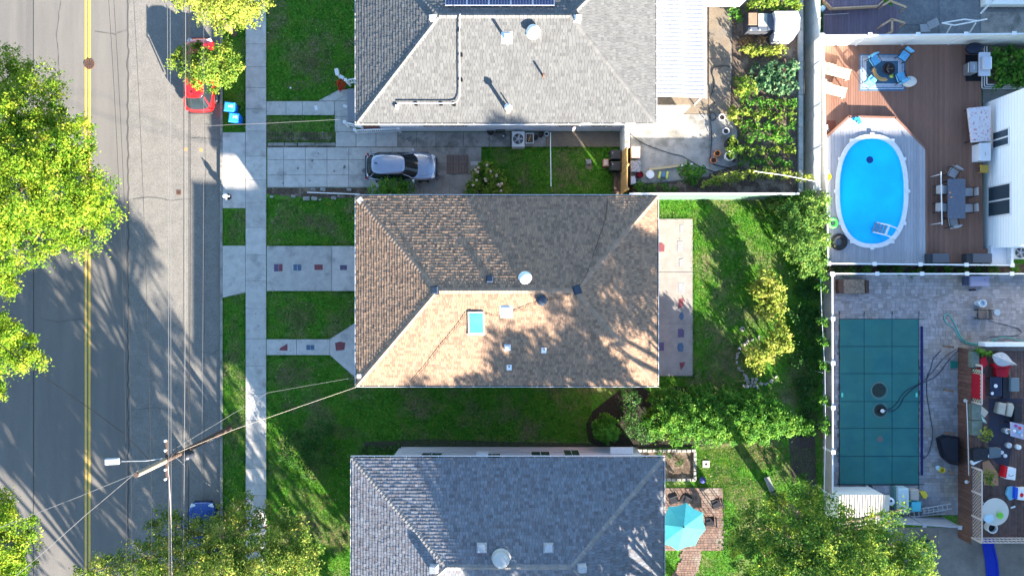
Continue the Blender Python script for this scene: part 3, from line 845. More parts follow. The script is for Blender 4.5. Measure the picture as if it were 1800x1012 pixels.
m.build('siding_laps', plain('lap_line', (.62,.64,.66), .6), hw)
# ------------------------------------------------------------------ terrace with the kitchen garden
T0, T1 = PX(1111,GZ), PX(1404,GZ)
ty0 = PY(340,GZ)
M_RET = mat('retaining_concrete', (.30,.31,.30), (.22,.23,.22), 3, .9, .2, 40, fine=.12, fscale=20)
ter = struct('garden_terrace', MB().box(T0, ty0, -.1, T1, 40, GZ-.02), M_SOIL)
gp = struct('garden_paving', MB().sheet(PP([(1108,150),(1246,150),(1246,-60),(1286,-60),(1286,120),(1283,200),(1296,230),(1296,290),(1262,300),(1210,316),(1150,322),(1108,322)], GZ), GZ-.012), M_CONC_OLD)
def tslab(pts, m): MB().prism(PP(pts, GZ+.02), GZ-.06, GZ+.02).build('slab', m, gp)
tslab([(1108,200),(1180,200),(1245,200),(1245,198),(1245,150),(1108,150)], M_CONC_TAN)
tslab([(1246,-60),(1285,-60),(1285,103),(1246,103)], M_CONC_TAN)
tslab([(1246,104),(1285,104),(1283,199),(1246,199)], M_CONC_TAN)
tslab([(1108,201),(1246,201),(1246,310),(1150,321),(1108,321)], M_CONC_OLD)
tslab([(1247,200.5),(1283,200.5),(1295,230),(1295,290),(1262,300),(1247,306)], M_CONC_OLD)
gs = mat('garden_soil', (.11,.085,.065), (.07,.05,.04), 3, .98, .9, 18, fine=.35, fscale=10, c3=(.20,.16,.125), scale3=1.2, t3=(.5,.65))
struct('vegetable_bed', MB().sheet(PP([(1287,-60),(1404,-60),(1404,339),(1112,339),(1112,325),(1200,318),(1262,302),(1298,290),(1298,228),(1287,198)], GZ), GZ+.004), gs)

# awnings over the terrace
aw = thing('awning', 'white corrugated patio awning along the right side of the pale grey roof', 'awning', (PX(1196,3.6),PY(60,3.6),GZ))
za = 4.1
xa, xb = PX(1150,za), PX(1241,za)
M_AWN = mat('awning_metal', (.62,.61,.59), rough=.35, metal=.1)
yy = PY(172, za); step = 7.0*(CAM_H-za)/FPX; k = 0
while yy < PY(-40, za):
    m = MB(); z1 = za
    prof = [(0,0),(.22,0),(.34,.10),(.60,.10),(.72,0),(1.0,0)]
    vs = []
    for fx, fz in prof: vs += [(xa, yy+fx*step, z1+.30+fz), (xb, yy+fx*step, z1-.02+fz)]
    m.add(vs, [(2*i,2*i+1,2*i+3,2*i+2) for i in range(len(prof)-1)])
    m.build('roof_panel', M_AWN, aw); yy += step; k += 1
MB().box(xb, PY(172,za), za-.12, xb+.06, PY(-40,za), za-.03).build('fascia', M_WHITE, aw)
for yq in (165, 60, -30): MB().tube([(xb-.05,PY(yq,za),GZ),(xb-.05,PY(yq,za),za-.03)], .04, 8).build('post', M_WHITE, aw)
m = MB(); m.box(PX(1154,3.6), PY(186,3.6), GZ, PX(1214,3.6), PY(186,3.6)+.05, 3.5); m.build('end_panel', M_OFFW, aw)
a2 = thing('awning', 'flat white canopy corner above the garden at the top edge', 'awning', (PX(1270),PY(-8),GZ))
MB().prism(PP([(1240,-60),(1315,-60),(1315,-3),(1300,11),(1240,11)],3.2),3.1,3.2).build('roof_panel', M_WHITE, a2)
MB().tube([(PX(1298,3),PY(4,3),GZ),(PX(1298,3),PY(4,3),3.1)], .04, 8).build('post', M_WHITE, a2)

# mint green boundary fence on the terrace wall
M_MINT = mat('mint_paint', (.075,.14,.108), (.065,.12,.095), 2, .7)
gf = thing('boundary_fence', 'mint green solid fence between the middle back lawn and the vegetable garden', 'fence', (PX(1250,2.7),ty0-.1,0))
xq0, xq1 = PX(1106,2.7), PX(1404,2.7); yf = PY(340.5,2.75); n = 14
for i in range(n):
    a = xq0+(xq1-xq0)*i/n; b = xq0+(xq1-xq0)*(i+1)/n
    MB().box(a+.006, yf-.03, -.05, b-.006, yf, 2.74).build('panel', M_MINT, gf)
MB().box(xq0, yf-.05, 2.74, xq1, yf+.05, 2.80).build('top_rail', M_WHITE, gf)

# tan stockade fence and white panel beside the terrace
M_PINE = mat('pine_board', (.50,.33,.14), (.42,.26,.11), 5, .8, .2, 40, island=.12, objrand=.15, stretch=(8,8,1))
sf = thing('stockade_fence', 'golden pine board fence behind the two black bins', 'fence', (PX(1090),PY(305),0))
xw = PX(1089,0); n = 13
for i in range(n):
    a = PY(344)+(PY(262,2)-PY(344))*i/n; b = PY(344)+(PY(262,2)-PY(344))*(i+1)/n
    MB().box(xw, a+.008, -.02, xw+.03, b-.008, 3.02+random.uniform(-.02,.03)).build('board', M_PINE, sf)
for z in (.4,1.6,2.7): MB().box(xw+.03, PY(344), z, xw+.09, PY(262,2), z+.09).build('rail', M_PINE, sf)
for q in (343,303,264): MB().box(xw+.03, PY(q)-.05, 0, xw+.13, PY(q)+.05, 3.12).build('post', M_PINE, sf)
wf = thing('garden_gate', 'white solid gate panel between the pale grey house and the pine fence', 'gate', (PX(1097,1),PY(240),0))
MB().box(xw+.02, PY(262,2)+.02, 0, xw+.22, PY(221,1), 2.3).build('panel', M_OFFW, wf)
MB().box(xw, PY(262,2)+.02, 2.3, xw+.26, PY(221,1), 2.38).build('cap', M_WHITE, wf)

# retaining wall and chain link fence on the garden's east side
rw = thing('retaining_wall', 'long grey timber and concrete retaining wall east of the vegetable rows', 'wall', (PX(1408),PY(150),0))
for i in range(15):
    ya = PY(338,1.6)+i*2.0
    MB().box(PX(1404,1.7), ya+.01, 0, PX(1412,1.7), ya+1.99, 1.7).build('wall_block', M_RET, rw)
M_LINK = mat('galvanised_wire', (.55,.58,.60), rough=.4, metal=.3)
M_SLAT = mat('privacy_mesh', (.80,.82,.82), (.70,.72,.72), 3, .7, fine=.12, fscale=20, transl=.5)
cf = thing('chain_link_fence', 'tall pale chain link fence with privacy mesh along the east of the garden', 'fence', (PX(1416),PY(150),0))
xf = PX(1417.5, .3); zt = 2.35
ya0, ya1 = PY(338,1), 30
MB().box(xf, ya0, .05, xf+.012, ya1, zt).build('privacy_mesh', M_SLAT, cf)
m = MB(); s = .16; L = ya1-ya0; k = int(L/s)
for i in range(k):
    for sg in (1,-1):
        y = ya0+i*s; y2 = y+sg*(zt-.05)
        if ya0 <= y2 <= ya1:
            m.add([(xf-.012,y-.006,.05),(xf-.012,y+.006,.05),(xf-.012,y2+.006,zt),(xf-.012,y2-.006,zt)], [(0,1,2,3)])
m.build('wire_mesh', M_LINK, cf, kind='stuff')
MB().tube([(xf,ya0,zt),(xf,ya1,zt)], .03, 6).build('top_rail', M_LINK, cf)
for i in range(12):
    MB().tube([(xf+.03,ya0+i*2.6,0),(xf+.03,ya0+i*2.6,zt+.05)], .035, 6).build('post', M_LINK, cf)
struct('alley_strip', MB().sheet(PP([(1413,-200),(1440,-200),(1446,470),(1413,340)]), .02), M_CONC_OLD)

# ------------------------------------------------------------------ vinyl fences round the pool yards
def vinyl(label, a, b, z0, z1, npanel, m, posts=True, th=.05, cap=M_WHITE, face='vertical', name='vinyl_fence', pboards=6):
    t = thing(name, label, 'fence', ((a[0]+b[0])/2,(a[1]+b[1])/2,z0))
    A = Vector((a[0],a[1],0)); B = Vector((b[0],b[1],0)); d = (B-A)/npanel; an = math.atan2(d.y, d.x); L = d.length
    for i in range(npanel):
        for k in range(pboards):
            c = A+d*(i+(k+.5)/pboards)
            MB().obox((c.x,c.y,(z0+z1)/2), (L/pboards-.01, th*.6, z1-z0-.06), an).build('board', m, t)
        c = A+d*(i+.5); MB().obox((c.x,c.y,z1-.01), (L-.12, th+.03, .08), an).build('rail', cap, t)
    for i in range(npanel+1):
        c = A+d*i
        q = MB().obox((c.x,c.y,(z0+z1)/2+.03), (.12,.12,z1-z0+.06), an).build('post', cap, t)
        MB().obox((c.x,c.y,z1+.08), (.24,.24,.06), an).build('post_cap', cap, q)
    return t
vt = 2.4
vinyl('tall cream vinyl fence between the brown pool deck and the yard at the top right', P(1444,63,vt), P(1866,59,vt), 0, vt, 5, M_OFFW)
vinyl('white vinyl fence with caps along the left side of the brown pool deck', P(1447,64,1.7), P(1456,463,1.7), .3, 1.7, 5, M_OFFW)
vinyl('white vinyl fence along the bottom edge of the pool deck, north of the hedge gap', P(1456,463,1.5), P(1778,466,1.5), 0, 1.5, 4, M_WHITE)
vinyl('beige vinyl fence along the top edge of the paved yard, south of the hedge gap', P(1462,481,1.5), P(1856,481,1.5), 0, 1.5, 5, M_OFFW)
M_TAUPE = mat('taupe_vinyl', (.34,.30,.29), (.30,.27,.26), 1.5, .6)
vinyl('taupe vinyl fence with white top rail left of the covered pool', P(1463,482,1.35), P(1464,872,1.35), 0, 1.35, 5, M_TAUPE)
M_GREYV = mat('grey_vinyl', (.27,.28,.31), (.24,.25,.28), 1.5, .6)
vinyl('grey panel fence behind the storage box at the foot of the paved yard', P(1562,918,1.9), P(1686,926,1.9), 0, 1.9, 2, M_GREYV, cap=M_GREYV)
# low wire fence with vines
wfn = thing('wire_fence', 'thin sagging wire fence rail overgrown by vine tufts beside the taupe fence', 'fence', (*P(1448,650),0))
MB().tube([(*P(1442,478,1.2),1.2),(*P(1445,560,1.2),1.18),(*P(1450,650,1.2),1.2),(*P(1451,760,1.2),1.2),(*P(1449,870,1.2),1.2)], .022, 6).build('top_rail', M_LINK, wfn)
for a in (490,560,655,750,860): MB().tube([(*P(1446,a,1.2),0),(*P(1446,a,1.2),1.22)], .022, 6).build('post', M_LINK, wfn)

# ------------------------------------------------------------------ brown pool deck and grey pool surround
M_BRB = mat('brown_deck_board', (.22,.12,.088), (.19,.105,.078), 3, .65, .1, 60, objrand=.12, stretch=(6,.5,1))
M_GRB = mat('grey_deck_board', (.33,.34,.37), (.28,.29,.32), 3, .65, .1, 60, objrand=.08, stretch=(6,.5,1))
M_PLB = mat('plum_deck_board', (.15,.12,.16), (.12,.10,.13), 3, .7, .1, 60, objrand=.12, stretch=(6,.5,1))
def deck(name, label, poly, holes, z, w, m, trim=None, gap=.012, axis='x', zpx=None):
    pp = PP(poly, z); hh = [PP(h, z) for h in holes]
    cx = sum(p[0] for p in pp)/len(pp); cy = sum(p[1] for p in pp)/len(pp)
    t = thing(name, label, 'deck', (cx,cy,0))
    for pg in boards(pp, hh, w, gap, 0, 0, axis):
        MB().prism(pg, z-.03, z).build('board', m, t)
    MB().prism([(cx+(x-cx)*.97, cy+(y-cy)*.97) for x, y in pp], z-.2, z-.07).build('underside_shade', plain('deck_shadow', (.03,.025,.02), .9), t) if not holes else None  # one solid dark slab; its colour stands for the shade below the boards
    return t
hexa = [(1451,243),(1493,205),(1574,207),(1628,262),(1629,466),(1457,466)]
brown = deck('pool_deck', 'large brown composite timber deck around the grey pool surround', [(1449,79),(1726,79),(1726,152),(1728,182),(1728,437),(1744,437),(1744,462),(1456,462)], [hexa], DZ, .152, M_BRB)
oval = []
for i in range(48):
    a = 2*math.pi*i/48; c, s = math.cos(a), math.sin(a)
    oval.append((1533+59*math.copysign(abs(c)**.80, c), 336+96*math.copysign(abs(s)**.80, s)))
grey = deck('pool_surround', 'raised pale grey deck with angled corners framing the oval pool', hexa[:1]+hexa[1:], [oval], DZ+.25, .19, M_GRB)
for a, b in zip(hexa[:4], hexa[1:5]):
    p, q = P(*a, DZ+.25), P(*b, DZ+.25); d = Vector((q[0]-p[0], q[1]-p[1])); an = math.atan2(d.y, d.x)
    MB().obox(((p[0]+q[0])/2,(p[1]+q[1])/2,DZ+.13), (d.length+.05,.13,.27), an).build('border_board', M_BRB, grey)
struct('hedge_gap_ground', MB().sheet(PP([(1455,464),(1800,464),(1800,483),(1455,483)]), .01), gs)

# oval pool
pl = thing('oval_pool', 'oval above ground swimming pool with white rim and bright blue water', 'pool', (*P(1533,336),0))
zr_ = DZ+.33
def ov(rx, ry, z, n=48):
    out = []
    for i in range(n):
        a = 2*math.pi*i/n; c, s = math.cos(a), math.sin(a)
        out.append(P(1533+rx*math.copysign(abs(c)**.82, c), 336+ry*math.copysign(abs(s)**.82, s), z))
    return out
o, i_ = ov(64,100,zr_), ov(57,92.5,zr_)
rim = None
for k in range(24):
    a = [o[(2*k+j) % 48] for j in (0,1,2)]; b = [i_[(2*k+j) % 48] for j in (2,1,0)]
    e = [(p[0]*.999+q[0]*.001, p[1]*.999+q[1]*.001) for p, q in zip(a, a[::-1])]
    MB().prism(a+b, zr_-.05, zr_+random.uniform(0,.006)).build('rim_section', M_WHITE, pl)
    if k % 2 == 0: MB().obox((o[2*k][0]*.995+PX(1533)*.005, o[2*k][1], zr_), (.22,.2,.05), 0).build('rim_joint', M_WHITE, pl)
MB().ring(ov(58,93,zr_), ov(57,92,zr_), -.3, zr_-.04).build('liner_wall', mat('pool_liner', (.12,.55,.78), rough=.4), pl)
MB().sheet(ov(57.6,92.6,-.1), -.35).build('liner_floor', MATS['pool_liner'], pl)
mw = bpy.data.materials.new('pool_water'); mw.use_nodes = True; N = mw.node_tree.nodes; Lk = mw.node_tree.links; b = N['Principled BSDF']
tc = N.new('ShaderNodeNewGeometry'); nz = N.new('ShaderNodeTexNoise'); nz.inputs['Scale'].default_value = 3.5; nz.inputs['Detail'].default_value = 3
Lk.new(tc.outputs['Position'], nz.inputs['Vector']); bp_ = N.new('ShaderNodeBump'); bp_.inputs['Strength'].default_value = .4; bp_.inputs['Distance'].default_value = .05
Lk.new(nz.outputs['Fac'], bp_.inputs['Height']); Lk.new(bp_.outputs[0], b.inputs['Normal'])
b.inputs['Base Color'].default_value = (.0,.42,.92,1)
n2 = N.new('ShaderNodeTexNoise'); n2.inputs['Scale'].default_value = .45; n2.inputs['Detail'].default_value = 5; Lk.new(tc.outputs['Position'], n2.inputs['Vector'])
cr = N.new('ShaderNodeValToRGB'); cr.color_ramp.elements[0].position = .35; cr.color_ramp.elements[1].position = .68
cr.color_ramp.elements[0].color = (.0,.60,.98,1); cr.color_ramp.elements[1].color = (.0,.43,.88,1); Lk.new(n2.outputs['Fac'], cr.inputs[0]); Lk.new(cr.outputs[0], b.inputs['Base Color']); b.inputs['Roughness'].default_value = .04; b.inputs['Specular IOR Level'].default_value = .4
MB().sheet(ov(57.4,92.4,zr_-.12), zr_-.14).build('water', mw, pl)
MB().lathe((*P(1529,281,.8), zr_-.137), [(.22,0),(.2,.004)], 18).build('drain', plain('drain_blue', (.01,.05,.2), .5), pl)
lt = thing('pool_ladder', 'white pool ladder with grey steps at the lower right of the oval pool', 'ladder', (*P(1566,410,1),DZ))
ang = -.38
for k, s in ((0,-1),(0,1)):
    c = Vector((*P(1566,408,1.2),0)); dx = Vector((math.cos(ang),math.sin(ang),0)); dy = Vector((-dx.y,dx.x,0))
    MB().tube([c-dx*.9+dy*s*.32+Vector((0,0,.85)), c-dx*.3+dy*s*.32+Vector((0,0,1.35)), c+dx*.3+dy*s*.32+Vector((0,0,1.35)), c+dx*.5+dy*s*.32+Vector((0,0,.9))], .04, 8).build('side_rail', M_WHITE, lt)
for k in range(5): 
    c2 = c-dx*(.25+k*.17); MB().obox((c2.x,c2.y,1.22-k*.08), (.11,.62,.04), ang).build('step', plain('step_grey', (.16,.24,.32), .5) if k else M_WHITE, lt)

# things lying round the pool
def ringfloat(label, px, py, R0, r, m, z, cat='pool float'):
    t = MB().torus((*P(px,py,z+r),z+r), R0, r, 28, 10).build('pool_float', m, None, label, cat, smooth=True); return t
ringfloat('bright green swim ring against the hedge left of the pool', 1464, 392, .26, .10, plain('green_vinyl', (.12,.60,.12), .35), DZ+.25)
ringfloat('big black inner tube on the grey boards left of the pool', 1475, 425, .38, .155, plain('black_rubber', (.02,.022,.026), .5), DZ+.25)
t = thing('swim_fins_net', 'yellow round leaf net with pale handle on the grey boards', 'pool net', (*P(1455,310,.9),DZ+.25))
MB().lathe((*P(1456,310,1), DZ+.27), [(.22,0),(.24,.05),(.05,.08)], 16).build('net', plain('yellow_plastic', (.75,.58,.02), .5), t)
for d in (-3,4): MB().tube([(*P(1454+d*.6,318,1),DZ+.3),(*P(1452+d*.2,350,1),DZ+.3)], .02, 6).build('handle', plain('pale_yellow', (.75,.65,.35), .5), t)
t = thing('towel', 'crumpled blue towel at the top corner of the grey pool surround', 'towel', (*P(1506,211,.9),DZ+.25))
m = MB(); rr = random.Random(4)
for k in range(7): m.obox((*P(1506+rr.uniform(-6,6),211+rr.uniform(-3,6),.95), DZ+.29+rr.uniform(0,.05)), (.24,.16,.03), rr.uniform(0,3), rr.uniform(-.4,.4), rr.uniform(-.4,.4))
m.build('cloth', plain('blue_cloth', (.03,.30,.62), .9), t, bevel=.01)

# rug, fire pit and four blue cushioned chairs
rug = thing('rug', 'blue and cream bordered outdoor rug under the four blue chairs', 'rug', (*P(1551,128,DZ),DZ))
for k, (x0,y0,x1,y1,c) in enumerate(((1510.5,95.5,1591,160,(.07,.16,.27)),(1513,98.5,1588,157,(.50,.55,.62)),(1514.5,100,1586.5,155.5,(.07,.16,.27)),(1516,101.5,1585,154,(.42,.47,.56)),(1521,106,1580,149,(.55,.62,.70)),(1522.5,107.5,1578.5,147.5,(.06,.15,.25)))):
    MB().box(PX(x0,DZ),PY(y1,DZ),DZ+.002+k*.004,PX(x1,DZ),PY(y0,DZ),DZ+.008+k*.004).build('field' if k == 5 else 'border', mat('rug_%d' % k, c, tuple(v*.8 for v in c), 6, .95, fine=.1, fscale=40), rug)
fp_ = thing('fire_pit', 'round black fire pit bowl in the middle of the blue rug', 'fire pit', (*P(1562,120,DZ+.3),DZ))
c = (*P(1562,121,DZ+.4),DZ)
m = MB().lathe(c, [(.20,.0),(.16,.12),(.30,.28),(.38,.42),(.40,.44),(.34,.44),(.22,.34)], 24); m.build('bowl', mat('pit_iron', (.05,.03,.03), (.02,.02,.025), 14, .6), fp_, smooth=True)
for k in range(3): MB().obox((c[0]+.12*math.cos(k*2.1),c[1]+.12*math.sin(k*2.1),DZ+.40), (.32,.07,.07), k*1.1).build('log', M_BARK, fp_, bevel=.015)
m = MB().torus((*P(1553,124,DZ+.3),DZ+.36), .62, .035, 14, 6, R(165), R(290)); 
t = thing('curved_bench', 'small curved slatted wooden bench in front of the fire pit', 'bench', (*P(1545,127,DZ),DZ))
m.build('back_rail', M_PINE, t)
for q in (.50,.56,.67): MB().torus((*P(1553,124,DZ+.3),DZ+.34), q, .028, 14, 5, R(170), R(285)).build('slat', M_PINE, t)
for a in (180,230,280):
    x = P(1553,124,DZ+.3); MB().tube([(x[0]+.6*math.cos(R(a)),x[1]+.6*math.sin(R(a)),DZ),(x[0]+.6*math.cos(R(a)),x[1]+.6*math.sin(R(a)),DZ+.34)], .025, 6).build('leg', M_PINE, t)
MB().lathe((*P(1568.5,133,DZ+.2),DZ+.03), [(.04,0),(.12,.05),(.13,.12),(.06,.2)], 14).build('ball', plain('lime_ball', (.45,.6,.1), .5), None, 'small lime green ball beside the fire pit', 'ball', smooth=True)

def patio_chair(label, cat, cush, frame, back=True):
    t = thing('patio_chair', label, cat, (0,0,0)); OFF[t.name] = None
    MB().box(-.27,-.26,.40,.27,.28,.50).build('cushion', cush, t, local=True, bevel=.03)
    if back:
        m = MB(); m.obox((0,-.34,.72), (.52,.09,.52), 0, -.22); m.build('backrest', cush, t, local=True, bevel=.03)
    for x in (-.28,.28):
        MB().tube([(x,.26,0),(x,.26,.60),(x,-.2,.62),(x,-.38,.9)], .02, 6).build('arm', frame, t, local=True)
        MB().tube([(x,-.32,0),(x,-.30,.45)], .02, 6).build('leg', frame, t, local=True)
        MB().tube([(x*.95,.24,0),(x*.95,.24,.42)], .02, 6).build('leg', frame, t, local=True)
    MB().box(-.28,-.30,.36,.28,.28,.395).build('seat_frame', frame, t, local=True)
    return t
CU_BLUE = mat('blue_cushion', (.16,.47,.70), (.09,.30,.52), 14, .9, fine=.2, fscale=30)
CU_GREY = mat('grey_sling', (.30,.31,.33), (.26,.27,.29), 8, .9)
proto = patio_chair('x', 'chair', CU_BLUE, M_BLACK)
for k, (a, b, rz, l) in enumerate(((1537,107,R(215),'blue cushioned patio chair at the upper left corner of the rug'),(1589,98,R(145),'blue cushioned patio chair at the upper right corner of the rug'),
        (1531,142,R(-40),'blue cushioned patio chair at the lower left corner of the rug, partly in sun'),(1583,136,R(20),'blue cushioned patio chair at the lower right next to the white pouf'))):
    place(proto, k, (*P(a,b,DZ+.45),DZ+.01), rz, l, 'blue cushioned chairs round the fire pit')
MB().lathe((*P(1600,143,DZ+.3),DZ+.01), [(.30,0),(.36,.08),(.36,.3),(.28,.38)], 22, 1.15, .9).build('pouf', mat('cream_fabric', (.60,.56,.50), rough=.9), None, 'round cream pouf beside the lower right blue chair', 'pouf', smooth=True)

def lounger(label, m1, fr):
    t = thing('sun_lounger', label, 'sun lounger', (0,0,0)); OFF[t.name] = None
    for k in range(9): MB().box(-.55+k*.155,-.30,.33,-.55+k*.155+.135,.30,.36).build('slat', m1, t, local=True)
    for k in range(3): MB().obox((-.70-k*.13,0,.42+k*.085), (.12,.60,.03), 0, 0, .58).build('back_slat', m1, t, local=True)
    for s in (-.29,.29):
        MB().box(-1.0,s-.02,.28,.86,s+.02,.34).build('side_rail', fr, t, local=True)
        for x in (-.85,.75): MB().box(x-.025,s-.025,0,x+.025,s+.025,.3).build('leg', fr, t, local=True)
        MB().tube([(-.2,s,.5),(-.72,s,.55)], .025, 6).build('armrest', fr, t, local=True)
    return t
M_CREAM = mat('cream_slats', (.62,.52,.38), (.55,.45,.33), 8, .8)
pr = lounger('x', M_CREAM, M_CREAM)
place(pr, 0, (*P(1471,126,DZ+.3),DZ), R(-14), 'cream slatted sun lounger nearest the top fence', 'cream sun loungers in the sunny deck corner')
place(pr, 1, (*P(1464,158,DZ+.3),DZ), R(-14), 'cream slatted sun lounger below the other one, against the left fence', 'cream sun loungers in the sunny deck corner')
# planting cut out in the deck corner
t = thing('corner_planter', 'small planting hole with a white lantern in the deck left of the angled pool corner', 'planter', (*P(1456,228,DZ),DZ-.02))
m = MB().sheet(PP([(1450,212),(1469,212),(1469,222),(1464,233),(1450,243)],DZ), DZ+.004); m.build('soil', plain('red_chips', (.14,.05,.035), .95), t)
MB().lathe((*P(1451,226,DZ+.3),DZ), [(.1,0),(.12,.1),(.08,.35),(.12,.4)], 10).build('lantern', M_WHITE, t)
MB().torus((*P(1455,228,DZ+.1),DZ+.05), .1, .02, 14, 5).build('hose_ring', M_GALV, t)

# dining table, six grey chairs and closed parasol pole
dt = thing('dining_table', 'dark blue grey rectangular patio table with two candles', 'table', (*P(1682,348,DZ+.7),DZ))
a, b = P(1666,384,DZ+.74), P(1697,314.5,DZ+.74)
MB().box(a[0],a[1],DZ+.70,b[0],b[1],DZ+.74).build('table_top', mat('slate_table', (.09,.11,.15), (.13,.15,.20), 9, .45, fine=.2, fscale=25), dt, bevel=.01)
for x in (a[0]+.1,b[0]-.1):
    for y in (a[1]+.1,b[1]-.1): MB().tube([(x,y,DZ),(x,y,DZ+.7)], .03, 6).build('leg', M_BLACK, dt)
for q in ((1670,338.5),(1672.5,346.5)): MB().lathe((*P(*q,DZ+.8),DZ+.742), [(.045,0),(.045,.09),(.02,.12)], 10).build('candle', plain('amber_wax', (.75,.32,.15), .4), None, 'small amber candle on the dining table, %s' % ('upper of two' if q[1] < 340 else 'lower of two'), 'candle')
gproto = patio_chair('x', 'chair', CU_GREY, M_BLACK)
for k, (a, b, rz, l) in enumerate(((1675,304,R(150),'grey sling chair at the top end of the dining table, turned askew'),(1657,334,R(-90),'grey sling chair on the left of the table, upper'),(1656,365,R(-92),'grey sling chair on the left of the table, lower'),
        (1675,390,R(8),'grey sling chair at the bottom end of the dining table'),(1702,338,R(90),'grey sling chair on the right of the table, upper'),(1702,366,R(92),'grey sling chair on the right of the table, lower'))):
    place(gproto, k, (*P(a,b,DZ+.45),DZ), rz, l, 'grey chairs round the dining table')
t = thing('clothes_line_pole', 'long white pole standing across the left dining chairs', 'pole', (*P(1655,348,DZ),DZ))
MB().tube([(*P(1654,302,DZ+1.2),DZ+1.2),(*P(1656,395,DZ+1.2),DZ+1.2)], .03, 8).build('bar', M_WHITE, t)
for q in (306,392): MB().tube([(*P(1655,q,DZ+1.2),DZ),(*P(1655,q,DZ+1.2),DZ+1.2)], .02, 6).build('leg', M_WHITE, t)
for k, (x0, x1, l) in enumerate(((1630.5,1670,'dark wicker storage bench against the bottom deck fence, left one'),(1701,1745,'dark wicker storage bench against the bottom deck fence, right one next to the house'))):
    t = thing('storage_bench', l, 'storage box', (*P((x0+x1)/2,454,DZ),DZ), 'dark wicker storage benches by the bottom fence')
    a, b = P(x0,462,DZ+.6), P(x1,445.5,DZ+.6)
    MB().box(a[0],a[1],DZ,b[0],b[1],DZ+.5).build('box', mat('dark_wicker', (.05,.055,.065), (.035,.04,.05), 30, .8), t)
    MB().box(a[0]+.35,a[1],DZ+.5,b[0]-.02,b[1],DZ+.58).build('cushion', mat('charcoal_cloth', (.10,.11,.13), rough=.9), t, bevel=.02)
# grills and mat
MB().box(PX(1697,DZ),PY(143,DZ),DZ+.002,PX(1727,DZ),PY(97,DZ),DZ+.015).build('floor_mat', plain('black_mat', (.018,.018,.022), .95), None, 'black rectangular grill mat on the brown boards', 'mat')
g = thing('gas_grill', 'stainless gas grill with silver lid and side shelves on the black mat', 'grill', (*P(1730,112,DZ),DZ))
a, b = P(1721,133.5,DZ+.9), P(1741,92,DZ+.9); M_SS = mat('stainless', (.55,.57,.62), rough=.3, metal=.55)
MB().box(a[0],a[1],DZ+.80,b[0],b[1],DZ+.9).build('shelf', M_SS, g, bevel=.01)
c = P(1735,111,DZ+1.1); MB().box(c[0]-.28,c[1]-.42,DZ+.9,c[0]+.28,c[1]+.42,DZ+1.18).build('lid', M_SS, g, bevel=.08)
c = P(1712,118,DZ+.8); MB().box(c[0]-.22,c[1]-.34,DZ+.05,c[0]+.25,c[1]+.34,DZ+.78).build('cabinet', M_GREYM, g, bevel=.02)
MB().tube([(c[0]-.27,c[1]-.3,DZ+.7),(c[0]-.27,c[1]+.3,DZ+.7)], .02, 6).build('handle', M_SS, g)
for k in range(3): MB().lathe((c[0]+.02,c[1]-.1+k*.1,DZ+.78), [(.03,0),(.03,.03)], 10).build('knob', M_WHITE, g)
g = thing('charcoal_grill', 'dark kettle grill under a black cover at the corner of the top fence', 'grill', (*P(1714,86,DZ),DZ))
c = P(1714,85,DZ+.8)
MB().lathe((c[0],c[1],DZ+.45), [(.12,0),(.36,.12),(.43,.3),(.38,.45),(.2,.55)], 22, 1.35, .85).build('kettle', plain('navy_enamel', (.012,.018,.035), .25), g, smooth=True)
for k in range(3): MB().tube([(c[0]+.3*math.cos(k*2.1),c[1]+.2*math.sin(k*2.1),DZ),(c[0]+.2*math.cos(k*2.1),c[1]+.15*math.sin(k*2.1),DZ+.5)], .02, 6).build('leg', M_BLACK, g)
MB().torus((c[0]+.02,c[1]-.02,DZ+.62), .5, .02, 22, 5, sy=.7).build('handle_ring', M_BLACK, g)
# raised planter
pln = thing('raised_planter', 'white railed raised planter full of leafy greens right of the grill', 'planter', (*P(1770,112,DZ),0))
x0, y0 = P(1738,147,DZ+.4); x1, y1 = P(1860,80,DZ+.4)
MB().box(x0,y0,0,x1,y1,DZ+.15).build('soil_box', gs, pln)
for k in range(3): MB().box(x0-.06-k*.09,y0-.06-k*.09,DZ+.25-k*.1,x1,y0-.01-k*.09,DZ+.29-k*.1).build('rail', M_WHITE, pln); MB().box(x0-.06-k*.09,y0-.06-k*.09,DZ+.25-k*.1,x0-.01-k*.09,y1,DZ+.29-k*.1).build('rail', M_WHITE, pln)
struct('side_yard_paving', MB().sheet(PP([(1727,148),(1900,148),(1900,300),(1727,300)]), .02), M_CONC_OLD)
# floral table, white cabinet, yellow chair, air conditioners
t = thing('covered_table', 'table under a pink floral oilcloth against the white house', 'table', (*P(1723,216,DZ),DZ))
a = P(1705,250,DZ+.75); b = P(1742,187,DZ+.75)
M_FLOR = mat('floral_cloth', (.60,.58,.62), (.54,.52,.56), 7, .8, c3=(.48,.15,.18), scale3=7, t3=(.57,.61))
MB().prism([P(1702,190,DZ+.75),P(1742,186,DZ+.75),P(1742,248,DZ+.75),P(1709,250,DZ+.75)], DZ+.55, DZ+.76).build('tablecloth', M_FLOR, t, bevel=.03)
for x in (a[0]+.1,b[0]-.1):
    for y in (a[1]+.1,b[1]-.1): MB().tube([(x,y,DZ),(x,y,DZ+.55)], .03, 6).build('leg', M_BLACK, t)
t = thing('cabinet', 'white low cabinet below the floral table by the wall', 'cabinet', (*P(1732,266,DZ),DZ))
a = P(1722,282,DZ+.8); b = P(1741,252,DZ+.8)
MB().box(a[0],a[1],DZ,b[0],b[1],DZ+.8).build('body', M_SIDING, t, bevel=.02); MB().box(a[0]-.02,a[1]-.02,DZ+.8,b[0],b[1]+.02,DZ+.84).build('lid', M_SIDING, t)
